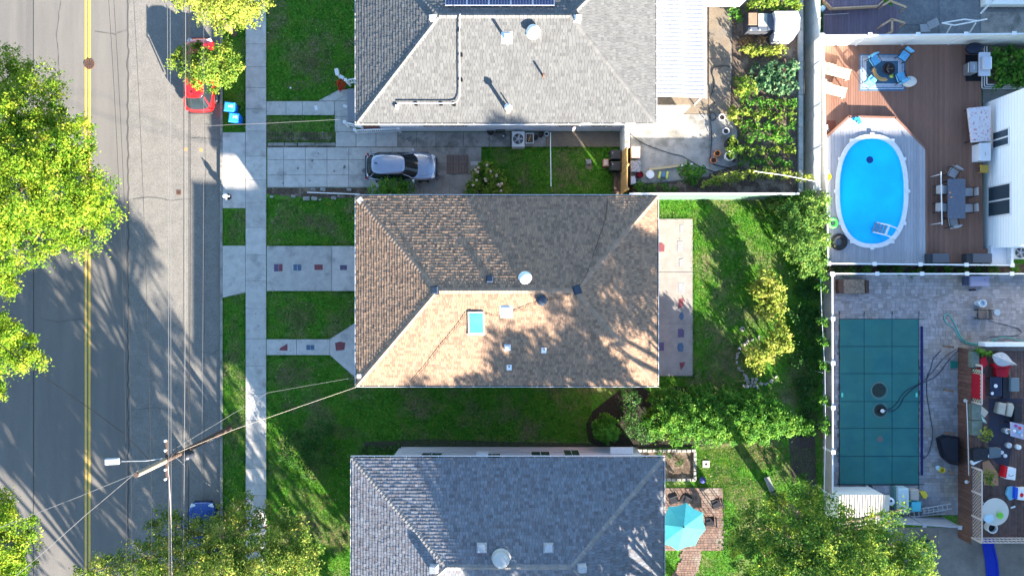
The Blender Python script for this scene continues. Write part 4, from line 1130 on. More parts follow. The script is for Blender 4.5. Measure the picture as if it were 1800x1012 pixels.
MB().box(a[0]+.3,a[1]+.3,DZ+.84,a[0]+.34,a[1]+.5,DZ+.86).build('handle', M_GREYM, t)
wproto = thing('wooden_chair', 'small yellow wooden chair standing against the white wall', 'chair', (*P(1728,298,DZ),DZ))
c = P(1731,297,DZ+.45)
MB().box(c[0]-.2,c[1]-.24,DZ+.42,c[0]+.24,c[1]+.24,DZ+.46).build('seat', plain('ochre_seat', (.42,.28,.06), .7), wproto)
for y in (-.2,.2):
    MB().tube([(c[0]-.55,c[1]+y,DZ+.9),(c[0]-.2,c[1]+y,DZ+.42),(c[0]-.2,c[1]+y,DZ)], .022, 6).build('leg', plain('ochre_wood', (.40,.25,.06), .7), wproto)
    MB().tube([(c[0]+.22,c[1]+y,DZ+.42),(c[0]+.22,c[1]+y,DZ)], .022, 6).build('leg', MATS['ochre_wood'], wproto)
MB().box(c[0]-.5,c[1]-.2,DZ+.78,c[0]-.46,c[1]+.2,DZ+.86).build('back_slat', MATS['ochre_wood'], wproto)
def ac_unit(label, px0, py0, px1, py1, z0, h, cat='air conditioner'):
    t = thing('air_conditioner', label, cat, (*P((px0+px1)/2,(py0+py1)/2,z0),z0))
    a, b = P(px0,py1,z0+h), P(px1,py0,z0+h)
    MB().box(a[0],a[1],z0,b[0],b[1],z0+h).build('casing', mat('ac_casing', (.55,.56,.56), rough=.5), t, bevel=.03)
    cx, cy = (a[0]+b[0])/2, (a[1]+b[1])/2; r = min(b[0]-a[0],b[1]-a[1])*.42
    MB().lathe((cx,cy,z0+h), [(r,0),(r*.97,.004)], 24).build('fan_well', M_BLACK, t)
    for k in range(5):
        an = k*1.257; MB().obox((cx+r*.5*math.cos(an),cy+r*.5*math.sin(an),z0+h+.012), (r*.8,r*.42,.01), an, .3).build('fan_blade', M_GREYM, t)
    for rr_ in (1.0,.72,.45): MB().torus((cx,cy,z0+h+.03), r*rr_, .010, 24, 4).build('grille_ring', M_GALV, t)
    MB().lathe((cx,cy,z0+h+.01), [(r*.22,0),(r*.2,.03)], 12).build('hub', M_GALV, t)
    return t
ac_unit('pale air conditioner unit at the right edge below the white house', 1781, 433, 1806, 455, 0, .9)
ac_unit('large square air conditioner on the concrete path below the pale grey roof', 900, 231, 922, 258, 0, .8)
t = thing('siding_wall', 'short pale panel wall joining the white house to the deck corner', 'wall', (*P(1760,452),0))
MB().box(PX(1742,.9),PY(464,.9),0,PX(1774,.9),PY(437,.9)+.2,.9).build('panel', M_SIDING, t)
MB().box(PX(1772,1),PY(465,1),0,PX(1776,1),PY(436,1),1.3).build('post', M_WHITE, t)

# ------------------------------------------------------------------ yard at the top right
plum = deck('upper_deck', 'plum grey timber deck at the top edge beyond the cream fence', [(1447,-70),(1553,-70),(1553,6),(1580,14),(1580,58),(1553,64),(1447,64)], [], .9, .19, M_PLB)
hot = thing('hot_tub_cover', 'plum board platform with rounded light wood rim at the top edge', 'platform', (*P(1500,-20,1.3),.9))
pts = PP([(1446,-70),(1553,-70),(1552,2),(1543,11),(1462,15),(1450,3)], 1.4)
for pg in boards(pts, [], .19, .012, 0, 0): MB().prism(pg, 1.3, 1.38).build('board', M_PLB, hot)
m = MB()
for a, b in zip([(1449,-70),(1450,3),(1462,15),(1543,11),(1552,2)], [(1450,3),(1462,15),(1543,11),(1552,2),(1552,-70)]):
    p, q = P(*a,1.4), P(*b,1.4); d = Vector((q[0]-p[0],q[1]-p[1])); m.obox(((p[0]+q[0])/2,(p[1]+q[1])/2,1.3), (d.length+.04,.09,.3), math.atan2(d.y,d.x))
m.build('rim', mat('light_wood', (.48,.32,.20), (.40,.26,.16), 6, .8), hot)
def wrail(label, pts, z0):
    t = thing('stair_railing', label, 'railing', (*P(*pts[0],z0),z0))
    for a, b in zip(pts[:-1], pts[1:]):
        p, q = P(*a,z0+.9), P(*b,z0+.9); d = Vector((q[0]-p[0],q[1]-p[1]))
        MB().obox(((p[0]+q[0])/2,(p[1]+q[1])/2,z0+.9), (d.length,.12,.05), math.atan2(d.y,d.x)).build('hand_rail', MATS['light_wood'], t)
    for a in pts: MB().tube([(*P(*a,z0+.9),0),(*P(*a,z0+.9),z0+.88)], .045, 4).build('post', MATS['light_wood'], t)
wrail('light wood stair rail at the top of the plum deck steps', [(1552,10),(1565,2),(1593,13)], .6)
wrail('light wood stair rail at the foot of the plum deck steps, by the fence', [(1550,45),(1568,34),(1591,41)], .6)
wrail('short light wood rail running down to the cream fence', [(1568,34),(1568,56),(1556,62)], .6)
MB().tube([(*P(1449,26,1),.95),(*P(1492,23.5,1),.95)], .025, 6).build('pole', M_GALV, None, 'thin grey pole lying on the plum deck', 'pole')
MB().lathe((*P(1447,14,1.2),.92), [(.18,0),(.16,.3),(.05,.36)], 14).build('water_jug', plain('pale_aqua', (.42,.62,.68), .3), None, 'pale aqua bucket in the corner of the plum deck', 'bucket', smooth=True)
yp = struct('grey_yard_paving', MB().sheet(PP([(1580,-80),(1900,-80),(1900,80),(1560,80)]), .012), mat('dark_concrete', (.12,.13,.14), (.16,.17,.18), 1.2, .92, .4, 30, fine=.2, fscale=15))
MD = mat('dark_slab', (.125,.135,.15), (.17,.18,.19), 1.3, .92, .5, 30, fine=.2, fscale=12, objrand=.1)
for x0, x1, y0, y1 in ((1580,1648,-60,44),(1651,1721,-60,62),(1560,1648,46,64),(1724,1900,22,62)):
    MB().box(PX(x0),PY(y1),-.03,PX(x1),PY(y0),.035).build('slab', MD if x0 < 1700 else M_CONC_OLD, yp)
t = thing('pebble_border', 'low wall with pebble border at the top right corner', 'wall', (*P(1770,10),0))
MB().box(PX(1732,.5),PY(8,.5),0,PX(1900,.5),PY(-60,.5),.5).build('block', M_OFFW, t)
m = MB(); rr = random.Random(5)
for k in range(160): m.lathe((PX(rr.uniform(1735,1800)),PY(rr.uniform(11,17)),.0), [(.04,.0),(.055,.03),(.03,.06)], 6)
m.build('pebbles', mat('dark_pebble', (.1,.1,.12), (.2,.19,.19), 14, .8), t, kind='stuff')
MB().tube([(*P(1731,20,.6),.2),(*P(1752,-6,1.4),1.4)], .06, 8).build('downpipe', M_WHITE, None, 'white slanting pipe at the top right corner', 'pipe')
t = thing('steel_lounge', 'grey sling lounge chair by the cream fence in the upper yard', 'lounge chair', (*P(1632,45,.3),0))
a = P(1627,49,.4); MB().obox((a[0],a[1],.35), (.62,.5,.03), .1).build('seat', CU_GREY, t)
a = P(1642,41,.6); MB().obox((a[0],a[1],.52), (.6,.5,.03), .42, 0, -.5).build('backrest', CU_GREY, t)
for dx in (-.25,.25):
    for dy in (-.2,.2): a = P(1629,48,.2); MB().tube([(a[0]+dx,a[1]+dy,0),(a[0]+dx,a[1]+dy,.35)], .02, 6).build('leg', M_GREYM, t)
t = thing('swing_frame', 'overturned white metal swing frame in the upper yard', 'swing frame', (*P(1690,40,.5),0))
def pxt(mb, pts, r): mb.tube([(*P(a,b,z),z) for a,b,z in pts], r, 8); return mb
for pts in ([(1656,41,1.0),(1678,45,1.0),(1735,34,1.3)], [(1656,41,1.0),(1695,34.5,.9),(1717,37,.9)], [(1664,59,.1),(1672,45,1.0)], [(1703,60,.1),(1715,41,1.1)]):
    pxt(MB(), pts, .045).build('tube', M_WHITE, t)
# ------------------------------------------------------------------ paved yard with the covered pool
def paver_field(poly_m, z, sizes, seed, holes_m=(), th=.05, run='x', joint=.012):
    """many small pavers of real thickness joined into one mesh, cut roughly to the area"""
    rr = random.Random(seed); xs = [p[0] for p in poly_m]; ys = [p[1] for p in poly_m]
    def inside(pg, x, y):
        c = False
        for i in range(len(pg)):
            (xa, ya), (xb, yb) = pg[i-1], pg[i]
            if (ya > y) != (yb > y) and x < (xb-xa)*(y-ya)/(yb-ya)+xa: c = not c
        return c
    m = MB(); y = min(ys)
    while y < max(ys):
        h = rr.choice(sizes)[1]; x = min(xs)-rr.uniform(0,.2)
        while x < max(xs):
            w = rr.choice(sizes)[0]; cx, cy = x+w/2, y+h/2
            if inside(poly_m, cx, cy) and not any(inside(hh, cx, cy) for hh in holes_m):
                a = z+rr.uniform(-.003,.003); n = len(m.v); j = joint/2
                x0, x1, y0, y1 = x+j, x+w-j, y+j, y+h-j
                m.v += [(x0,y0,z-th),(x1,y0,z-th),(x1,y1,z-th),(x0,y1,z-th),(x0,y0,a),(x1,y0,a),(x1,y1,a),(x0,y1,a)]
                m.f += [(n+4,n+5,n+6,n+7),(n,n+1,n+5,n+4),(n+1,n+2,n+6,n+5),(n+2,n+3,n+7,n+6),(n+3,n,n+4,n+7)]; m.m += [0]*5
            x += w
        y += h
    return m
M_PAVE = mat('grey_paver', (.27,.27,.29), (.22,.22,.235), 1.2, .9, .2, 50, island=.20, c3=(.27,.235,.20), scale3=.3, t3=(.50,.66), fine=.10, fscale=20)
M_JOINT = plain('joint_sand', (.12,.115,.11), .98)
py_ = struct('paved_yard', MB().sheet(PP([(1449,482),(1900,482),(1900,905),(1449,905)]), .004), M_JOINT)
poolm = PP(rect(1475,561,1613,850), 0)
f = paver_field(PP([(1449,484),(1850,484),(1850,612),(1686,612),(1686,904),(1449,904)]), .035, [(.22,.22),(.34,.22),(.22,.15),(.30,.30)], 11, [poolm])
f.build('pavers', M_PAVE, py_, kind='stuff')
cv = thing('pool_cover', 'rectangular dark teal safety cover strapped over the in ground pool', 'pool cover', (*P(1544,705),0))
M_COV = mat('cover_mesh', (.032,.145,.14), (.024,.12,.13), .9, .85, c3=(.03,.13,.12), scale3=.5, t3=(.45,.7), fine=.06, fscale=30)
xs = [1474.5,1518,1567,1614]; ys = [560.5,608.5,656,705,752,801,850]
dimp = [(1545,686,.50,-.14),(1547,720,.42,-.16),(1548,770,.5,-.05)]
V = []; Fc = []; nx, ny = 48, 96
for j in range(ny+1):
    for i in range(nx+1):
        px = 1474.5+139.5*i/nx; py = 560.5+289.5*j/ny
        sag = .0
        for k in range(3):
            if xs[k] <= px <= xs[k+1]: u = (px-xs[k])/(xs[k+1]-xs[k])
        for k in range(6):
            if ys[k] <= py <= ys[k+1]: v = (py-ys[k])/(ys[k+1]-ys[k])
        sag = -.035*math.sin(math.pi*u)*math.sin(math.pi*v)
        bow = 1.2*math.sin(math.pi*v)
        x, y = P(px, py)
        for (a, b, r, d) in dimp:
            q = P(a, b); dd = math.hypot(x-q[0], y-q[1])/r
            if dd < 1: sag += d*(1-dd*dd)
        if i in (0, nx): x += (PX(900+bow))*(1 if i == 0 else -1)
        V.append((x, y, .075+sag))
for j in range(ny):
    for i in range(nx):
        a = j*(nx+1)+i; Fc.append((a+nx+1, a+nx+2, a+1, a))
m = MB(); m.add(V, Fc); m.build('cover_fabric', M_COV, cv, smooth=True)
M_STRAP = plain('navy_strap', (.006,.02,.04), .7)
for i, x in enumerate(xs):
    MB().box(PX(x)-.012, PY(862 if i else 858), .068, PX(x)+.012, PY(549), .083).build('strap', M_STRAP, cv)
    MB().tube([(*P(x+(.6),547),.08),(*P(x,553),.08)], .022, 6).build('spring', M_BLACK, cv)
for y in ys:
    MB().box(PX(1469 if y != 560.5 else 1474), PY(y)-.011, .070, PX(1624), PY(y)+.011, .086).build('strap', M_STRAP, cv)
M_WET = mat('wet_debris', (.012,.02,.02), (.03,.045,.04), 12, .4)
for (a, b, r) in ((1545,686,13.2),(1547,720,11.5)):
    MB().lathe((*P(a,b),.012), [(PX(900+r),0),(PX(900+r*.97),.008)], 26).build('puddle', M_WET, cv)
    MB().torus((*P(a,b),.045), PX(900+r+1.2), .035, 28, 5).build('silt_ring', mat('silt', (.12,.16,.15), rough=.95), cv)
for a in (1479.5,1610): MB().box(PX(a)-.06,PY(697),.07,PX(a)+.06,PY(690),.088).build('label_patch', plain('mint_patch', (.10,.55,.42), .6), cv)
pmp = thing('cover_pump', 'small white and black pump sitting in the lower puddle of the pool cover', 'pump', (*P(1548,720),.02))
c = (*P(1548,721),.02)
MB().lathe(c, [(.20,0),(.2,.08),(.16,.12)], 16).build('base', M_BLACK, pmp)
MB().lathe((c[0]+.02,c[1],c[2]+.12), [(.11,0),(.12,.08),(.05,.15)], 14).build('motor', M_WHITE, pmp)
MB().tube([(c[0]+.02,c[1],.25),(c[0]+.2,c[1]+.02,.22)], .03, 6).build('outlet', M_GREYM, pmp)

def hose(label, pts, r, m, cat='hose', z=.06, name='hose'):
    """smooth curve through the marks lying on the ground"""
    P3 = [Vector((*P(p[0],p[1],p[2] if len(p) > 2 else z), p[2] if len(p) > 2 else z)) for p in pts]; out = []
    for i in range(len(P3)-1):
        a = P3[max(i-1,0)]; b = P3[i]; c = P3[i+1]; d = P3[min(i+2,len(P3)-1)]
        for k in range(6):
            t = k/6; out.append(.5*((2*b)+(c-a)*t+(2*a-5*b+4*c-d)*t*t+(3*b-a-3*c+d)*t**3))
    out.append(P3[-1])
    return MB().tube(out, r, 6).build(name, m, None, label, cat, smooth=True)
M_HOSE = plain('dark_hose', (.02,.03,.05), .5)
hose('dark discharge hose running from the cover pump to the raised deck', [(1553,719,.15),(1567,717),(1578,706),(1592,687),(1620,672),(1640,652),(1660,628),(1680,614,.5)], .022, M_HOSE, z=.11)
hose('second dark hose looping beside the pump hose to the raised deck', [(1555,720,.15),(1570,722),(1582,712),(1590,697),(1612,678),(1646,660),(1668,632),(1682,618,.5)], .022, M_HOSE, z=.10)
hose('thin dark hose along the right side of the pool cover', [(1655,615),(1641,630),(1636,648),(1630,662),(1629,690),(1634,725),(1639,755),(1638,775),(1631,798),(1622,806)], .02, M_HOSE)
hose('pale teal garden hose looped on the grey pavers', [(1800,600,.5),(1762,592,.3),(1740,601),(1722,604),(1700,601),(1688,590),(1680,572),(1668,553),(1660,555),(1663,566),(1678,578),(1686,592),(1698,603),(1725,606),(1752,596,.2)], .03, plain('teal_hose', (.08,.36,.34), .5))
hose('thin black cord from the patio chair to the right edge', [(1735,560),(1750,567),(1772,572),(1790,578),(1795,585),(1782,590),(1742,592),(1736,596)], .014, M_HOSE)
# strip pole beside the cover, stone bench, tools and buckets
MB().box(PX(1617.5),PY(834),.05,PX(1621),PY(573),.11).build('cover_reel_pole', plain('navy_pole', (.01,.015,.09), .4), None, 'long navy blue pole lying along the right side of the pool cover', 'pole')
t = thing('stone_bench', 'weathered stone topped bench with dark arms beside the top fence', 'bench', (*P(1501,503),0))
a, b = P(1483,516,.5), P(1521,490.5,.5)
MB().box(a[0],a[1],.30,b[0],b[1],.46).build('seat', mat('mottled_stone', (.24,.20,.16), (.10,.085,.07), 7, .9, fine=.25, fscale=25), t, bevel=.02)
for x0, x1 in ((1474,1482.5),(1521.5,1527.5)):
    a, b = P(x0,515.5,.5), P(x1,492,.5); MB().box(a[0],a[1],0,b[0],b[1],.52).build('arm', mat('dark_brown', (.06,.04,.035), rough=.7), t, bevel=.015)
t = thing('storage_chest', 'mauve grey storage chest by the top fence of the paved yard', 'storage box', (*P(1722,492),0))
a, b = P(1706.5,502,.6), P(1738,485.5,.6); MB().box(a[0],a[1],0,b[0],b[1],.55).build('body', mat('mauve_plastic', (.24,.25,.36), rough=.5), t)
MB().box(a[0]-.03,a[1]-.03,.55,b[0]+.03,b[1]+.02,.61).build('lid', MATS['mauve_plastic'], t, bevel=.02)
a, b = P(1697,501,.4), P(1706,485.5,.4); MB().box(a[0],a[1],0,b[0]-.04,b[1],.4).build('side_bin', plain('navy_grey', (.06,.075,.13), .6), t)
t = thing('broom', 'red handled broom lying against the mauve chest', 'broom', (*P(1715,505),0))
MB().tube([(*P(1711,508,.1),.06),(*P(1733,490,.7),.66)], .018, 6).build('handle', plain('red_handle', (.42,.07,.10), .5), t)
MB().obox((*P(1710,509.5,.1),.06), (.42,.1,.1), .05).build('head', M_BLACK, t)
def bucket(label, px, py, r, h, z0, m, inner=None, lid=None, name='bucket', cat='bucket'):
    t = thing(name, label, cat, (*P(px,py,z0),z0)); x, y = P(px,py,z0+h)
    o_ = [(x+r*math.cos(a*.314),y+r*math.sin(a*.314)) for a in range(20)]; i2 = [(x+r*.86*math.cos(a*.314),y+r*.86*math.sin(a*.314)) for a in range(20)]
    MB().ring(o_, i2, z0, z0+h).build('wall', m, t)
    MB().lathe((x,y,z0+(h*.99 if lid else h*.45)), [(r*.87,0),(r*.87,.01)], 20).build('lid' if lid else 'contents', lid or inner or M_DARK, t)
    MB().torus((x,y,z0+h), r, r*.07, 20, 5).build('rim', m, t)
    return t
M_BKT = plain('white_plastic', (.66,.72,.78), .4)
bucket('white bucket with pale water on the pavers above the patio chair', 1728,533,.23,.38,.03,M_BKT,plain('pale_water', (.35,.50,.60), .15))
bucket('white bowl behind the white bucket on the pavers', 1719,533,.14,.2,.03,M_BKT,M_BKT)
bucket('grey lidded bucket on the right arm of the dark patio chair', 1753,549,.19,.35,.3,plain('grey_bucket', (.33,.40,.46), .4),lid=plain('grey_lid', (.30,.38,.45), .4))
t = patio_chair('black framed patio chair lying flat on the grey pavers', 'chair', mat('brown_sling', (.17,.14,.125), rough=.9), M_BLACK); t.location = (*P(1726,552,.4),.03); t.rotation_euler = (0,0,R(90))
bucket('small bucket with yellow inside at the foot of the deck below the covered grill', 1657,826,.17,.3,.03,plain('yellow_bucket', (.62,.50,.06), .5),plain('yellow_inside', (.40,.32,.04), .6))
MB().lathe((*P(1650,822,.2),.03), [(.13,0),(.16,.15),(.1,.2)], 12).build('bottle', plain('clear_blue', (.40,.55,.62), .2), None, 'pale blue plastic jug beside the yellow bucket', 'jug')
t = thing('covered_grill', 'large grill under an angular black cover against the raised deck', 'grill', (*P(1668,790),0))
m = MB()
prof = [[(1649,771),(1660,764.5),(1686,768),(1686,818),(1672,816),(1658,805),(1652,787)], [(1653,772),(1664,768),(1684,772),(1684,812),(1674,809),(1664,800),(1657,786)]]
b0 = PP(prof[0], .3); b1 = PP(prof[1], 1.15); nn = len(b0)
m.add([(x,y,.02) for x,y in b0]+[(x,y,.8) for x,y in PP(prof[0],.8)]+[(x,y,1.15) for x,y in b1], [(i,(i+1)%nn,nn+(i+1)%nn,nn+i) for i in range(nn)]+[(nn+i,nn+(i+1)%nn,2*nn+(i+1)%nn,2*nn+i) for i in range(nn)]+[tuple(range(2*nn,3*nn))])
m.build('cover', mat('black_cover', (.010,.012,.02), rough=.6), t); MB().box(PX(1664),PY(806),0,PX(1682),PY(776),.02).build('base', M_BLACK, t)
t = MB().prism(PP([(1671.5,634),(1683,635),(1683,646),(1672,647)],.1),.03,.12).build('folded_tarp', plain('green_tarp', (.015,.16,.12), .7), None, 'small dark green folded tarp against the raised deck', 'tarp')
for k, (pts, l) in enumerate((([(1655,607.5),(1684,611)],'upper'),([(1656,684),(1683,689)],'middle'),([(1658,759),(1685,765)],'third'),([(1664,826),(1686,836)],'lowest'))):
    a, b = P(*pts[0],.5), P(*pts[1],1.2)
    t = MB(); d = Vector((b[0]-a[0], b[1]-a[1])); t.obox(((a[0]+b[0])/2,(a[1]+b[1])/2,.7), (d.length,.14,.14), math.atan2(d.y,d.x), 0, -.35)
    t.build('brace_beam', mat('brown_beam', (.17,.105,.07), (.13,.08,.055), 5, .8), None, 'brown timber brace sticking out from the raised deck, %s of four' % l, 'beam', 'timber braces beside the raised deck')

# items at the foot of the paved yard
t = thing('deck_box', 'pale green grey storage tub with rounded lid at the foot of the pool', 'storage box', (*P(1590,880),0))
a, b = P(1579.5,903,.8), P(1600,858,.8); MB().box(a[0],a[1],0,b[0],b[1],.75).build('lid', mat('tub_lid', (.42,.53,.55), rough=.5), t, bevel=.12)
a, b = P(1572,896,.5), P(1579,856,.5); MB().box(a[0],a[1],0,b[0],b[1],.5).build('side', mat('tub_side', (.10,.20,.19), rough=.6), t, bevel=.03)
MB().box(PX(1600.5,.5),PY(879,.5),0,PX(1616,.5),PY(860,.5),.5).build('crate', mat('speckled_cream', (.55,.50,.44), (.30,.25,.2), 28, .8), None, 'speckled cream crate beside the pale green tub', 'crate', bevel=.04)
MB().box(PX(1602,.4),PY(899,.4),0,PX(1619.5,.4),PY(881,.4),.42).build('storage_tub', mat('aqua_tub', (.10,.50,.60), rough=.4), None, 'small aqua plastic tub below the cream crate', 'storage box', bevel=.05)
MB().prism(PP([(1617,864),(1627,863),(1631,870),(1628,876),(1623,875)],.2),.03,.2).build('toy_scoop', plain('yellow_toy', (.65,.50,.05), .5), None, 'yellow plastic scoop on the pavers right of the crate', 'toy')
for k, (a0, b0, h, l) in enumerate((((1578,905),(1660,898),.35,'lower'),((1620,898),(1672,889),.45,'upper'))):
    a, b = P(*a0,h), P(*b0,h); d = Vector((b[0]-a[0],b[1]-a[1]))
    t = thing('metal_ladder', 'grey aluminium ladder lying at the foot of the yard, %s of two' % l, 'ladder', (*P(*a0),0), 'ladders lying by the grey fence'); an = math.atan2(d.y,d.x)
    nrm = Vector((-d.y,d.x)).normalized()
    for s in (-.16,.16): MB().obox(((a[0]+b[0])/2+nrm.x*s,(a[1]+b[1])/2+nrm.y*s,h), (d.length,.05,.09), an).build('rail', M_GALV, t)
    for q in range(int(d.length/.3)):
        c = Vector(a)+d.normalized()*(.15+q*.3); MB().obox((c.x,c.y,h), (.05,.30,.03), an).build('rung', M_GALV, t)
t = thing('sit_on_cooler', 'white barrel shaped pool filter behind the ribbed shed roof', 'pool filter', (*P(1567,885),0))
MB().lathe((*P(1567,882,.7),0), [(.22,0),(.26,.1),(.26,.6),(.18,.75)], 18).build('tank', M_BKT, t, smooth=True); MB().lathe((*P(1567,880,.8),.75), [(.08,0),(.06,.08)], 10).build('valve', M_BLACK, t)
t = thing('shed', 'small shed with a cream ribbed metal roof partly under the big tree', 'shed', (*P(1518,900),0))
za = 2.2; a, b = P(1475,930,za), P(1561.5,869,za)
MB().box(a[0]+.1,a[1]+.1,0,b[0]-.1,b[1]-.1,2.0).build('wall', M_OFFW, t)
k = 0; x = a[0]; MR = mat('cream_metal_roof', (.55,.50,.42), (.50,.45,.38), 2, .6)
while x < b[0]-.05:
    MB().add([(x,a[1],za-.1),(x+.13,a[1],za-.1),(x+.16,a[1],za-.06),(x,b[1],za+.05),(x+.13,b[1],za+.05),(x+.16,b[1],za+.09)], [(0,1,4,3),(1,2,5,4)]).build('roof_rib', MR, t); x += .16
hose('thin pole net leaning from the shed to the pool edge', [(1523,853,.3),(1546,868,1.2)], .03, M_WHITE, 'pole', name='pool_brush')
MB().lathe((*P(1530,857,.1),.04), [(.17,0),(.15,.1)], 16).build('coiled_cord', M_DARK, None, 'small dark coil on the pavers at the foot of the pool', 'coil')

# ------------------------------------------------------------------ raised red brown deck on the right
RZ = 1.4
rd = thing('raised_deck', 'raised red brown timber deck crowded with furniture at the right edge', 'deck', (*P(1750,780),0))
M_RED = mat('red_brown_board', (.16,.085,.065), (.12,.065,.05), 4, .7, .1, 60, objrand=.15)
M_OLDB = mat('weathered_board', (.13,.085,.075), (.09,.06,.055), 3, .75, .1, 60, objrand=.2)
x0 = PX(1683.5); y = PY(944); y1_ = PY(610); i = 0
while y < y1_-.05:
    MB().box(x0, y+.006, 0, x0+.03, min(y+.25,y1_)-.006, RZ-.02).build('skirt_board', M_RED, rd); y += .256
dp = PP([(1708,612),(1850,612),(1850,946),(1708,946)], RZ); dp = [(x0+.01 if i in (0,3) else p[0], p[1]) for i, p in enumerate(dp)]
for pg in boards(dp, [], .19, .014, 0, 0): MB().prism(pg, RZ-.03, RZ).build('deck_board', M_OLDB, rd)
xs0 = x0+.03
M_RAILP = mat('pinkish_rail', (.50,.42,.38), rough=.6)
t = thing('deck_railing', 'pinkish lattice railing along the left and bottom edges of the raised deck', 'railing', (xs0,PY(880),RZ))
zr2 = RZ+.95; M_LAT = mat('lattice', (.46,.36,.32), (.38,.30,.26), 5, .8)
def lattice(x, ya, yb, m, nm):
    mb = MB(); s = .22; H = .82; yy = ya-H
    while yy < yb:
        for sg in (0,1):
            p, q = (yy,RZ+.06), (yy+H,RZ+.06+H)
            if sg: p, q = (yy,RZ+.06+H), (yy+H,RZ+.06)
            # clip to the panel
            (a,za),(b,zb) = p,q
            if b <= ya or a >= yb: continue
            if a < ya: za += (zb-za)*(ya-a)/(b-a); a = ya
            if b > yb: zb = za+(zb-za)*(yb-a)/(b-a); b = yb
            if b-a < .03: continue
            X = x+(.012 if sg else 0); h = .026
            mb.add([(X,a,za-h),(X,a,za+h),(X,b,zb+h),(X,b,zb-h),(X+.01,a,za-h),(X+.01,a,za+h),(X+.01,b,zb+h),(X+.01,b,zb-h)], [(0,3,2,1),(4,5,6,7),(1,2,6,5),(0,4,7,3)])
        yy += s
    mb.build(nm, m, t, kind='stuff')
lattice(xs0, PY(944,RZ)+.05, PY(822,RZ), M_LAT, 'lattice_slats'); lattice(xs0, PY(704,RZ), PY(647,RZ), mat('cream_lattice', (.52,.50,.34), rough=.8), 'lattice_slats')
MB().box(xs0-.02, PY(944,RZ), zr2, xs0+.05, PY(820,RZ), zr2+.04).build('hand_rail', M_RAILP, t)
MB().box(xs0-.02, PY(706,RZ), zr2, xs0+.05, PY(640,RZ), zr2+.04).build('hand_rail', M_RAILP, t)
for q in (944,905,862,820,706,640): MB().box(xs0-.04,PY(q,RZ)-.05,RZ,xs0+.05,PY(q,RZ)+.05,zr2).build('post', M_RAILP, t)
for zq in (zr2, RZ+.5, RZ+.08): MB().box(xs0, PY(944,RZ)-.02, zq, PX(1860,RZ), PY(944,RZ)+.03, zq+.04).build('bottom_rail', M_RAILP, t)
for k in range(18): xq = xs0+.25*k; MB().box(xq,PY(944,RZ)-.01,RZ,xq+.03,PY(944,RZ)+.02,zr2).build('baluster', M_RAILP, t)
MB().tube([(*P(1700,703,1.8),1.75),(*P(1702,760,1.8),1.75),(*P(1703,835,1.7),1.7)], .028, 6).build('pipe', M_GALV, None, 'thin pinkish pipe running down the left edge of the raised deck', 'pipe')
MB().box(PX(1708,1.6),PY(616.5,1.6),1.3,PX(1860,1.6),PY(609.5,1.6),1.62).build('edge_beam', mat('grey_timber', (.16,.14,.13), (.11,.10,.09), 6, .9), rd)
MB().box(PX(1732,1.9),PY(609,1.9),1.2,PX(1860,1.9),PY(602,1.9),1.9).build('white_awning_box', M_WHITE, None, 'white long box rail above the top edge of the raised deck', 'box')
for px, py, s in ((1696,703.5,.2),(1698,846,.24)):
    t = thing('flood_lamp', 'grey flood lamp on the skirt of the raised deck, %s one' % ('upper' if py < 800 else 'lower'), 'lamp', (*P(px,py,1.3),1.3))
    MB().lathe((*P(px,py,1.45),1.42), [(.06,0),(.12,.05),(.1,.14)], 12).build('lamp_head', M_GALV, t, smooth=True); MB().box(PX(px,1.4),PY(py,1.4)-.02,1.38,PX(px+6,1.4),PY(py,1.4)+.02,1.42).build('bracket', M_GALV, t)
Z = RZ
def flat(name, label, cat, poly, h, m, z0=Z, bevel=.03, group=None):
    return MB().prism(PP(poly, z0+h), z0+.002, z0+h).build(name, m, None, label, cat, group, bevel=bevel)
CG = mat('sage_cushion', (.14,.17,.15), (.10,.13,.11), 4, .9); CR = mat('red_cushion', (.35,.012,.03), (.28,.01,.02), 4, .8); CBG = mat('beige_cushion', (.40,.38,.32), (.33,.31,.26), 4, .9)
CBK = mat('black_rattan', (.018,.02,.026), (.03,.032,.04), 12, .7); 
flat('bench_seat','sage green bench section at the top left corner of the raised deck','bench',[(1709,618),(1722,618),(1722,646),(1709,646)],.42,CG,group='sage bench sections on the raised deck')
flat('bench_seat','sage green bench section below the red cabinet','bench',[(1709,710),(1727,710),(1727,738),(1709,738)],.42,CG,group='sage bench sections on the raised deck')
flat('bench_seat','sage green bench section next to the lower flower pot','bench',[(1709,739),(1727,739),(1727,765),(1709,765)],.42,CG,group='sage bench sections on the raised deck')
flat('red_cabinet','tall red box standing beside the cream lattice','box',[(1722,658),(1731,657),(1731,701),(1721,702)],.8,CR)
flat('red_cushion','tilted red cushion near the top of the raised deck','cushion',[(1724,630),(1733,625),(1737,640),(1724,652)],.5,CR)
t = thing('red_armchair','dark red armchair in front of the umbrella cloth','chair',(*P(1763,653,Z),Z))
MB().prism(PP([(1750,643),(1776,643),(1772,663),(1752,662)],Z+.45),Z+.1,Z+.45).build('seat', CR, t, bevel=.05); MB().prism(PP([(1749,640),(1777,640),(1776,646),(1750,646)],Z+.7),Z+.1,Z+.75).build('backrest', CR, t, bevel=.04)
for q in ((1752,645),(1775,645),(1753,660),(1771,660)): MB().tube([(*P(*q,Z),Z),(*P(*q,Z),Z+.15)],.025,6).build('leg', M_BLACK, t)
t = thing('folded_parasol','grey folded parasol cloth lying across the red armchair','umbrella',(*P(1765,635,Z),Z))
p0, p1 = Vector((*P(1745,625,Z+.9),Z+.9)), Vector((*P(1788,641,Z+.9),Z+.8)); d = p1-p0
MB().tube([p0+d*k/6 for k in range(7)], .04, 6).build('pole', M_GREYM, t)
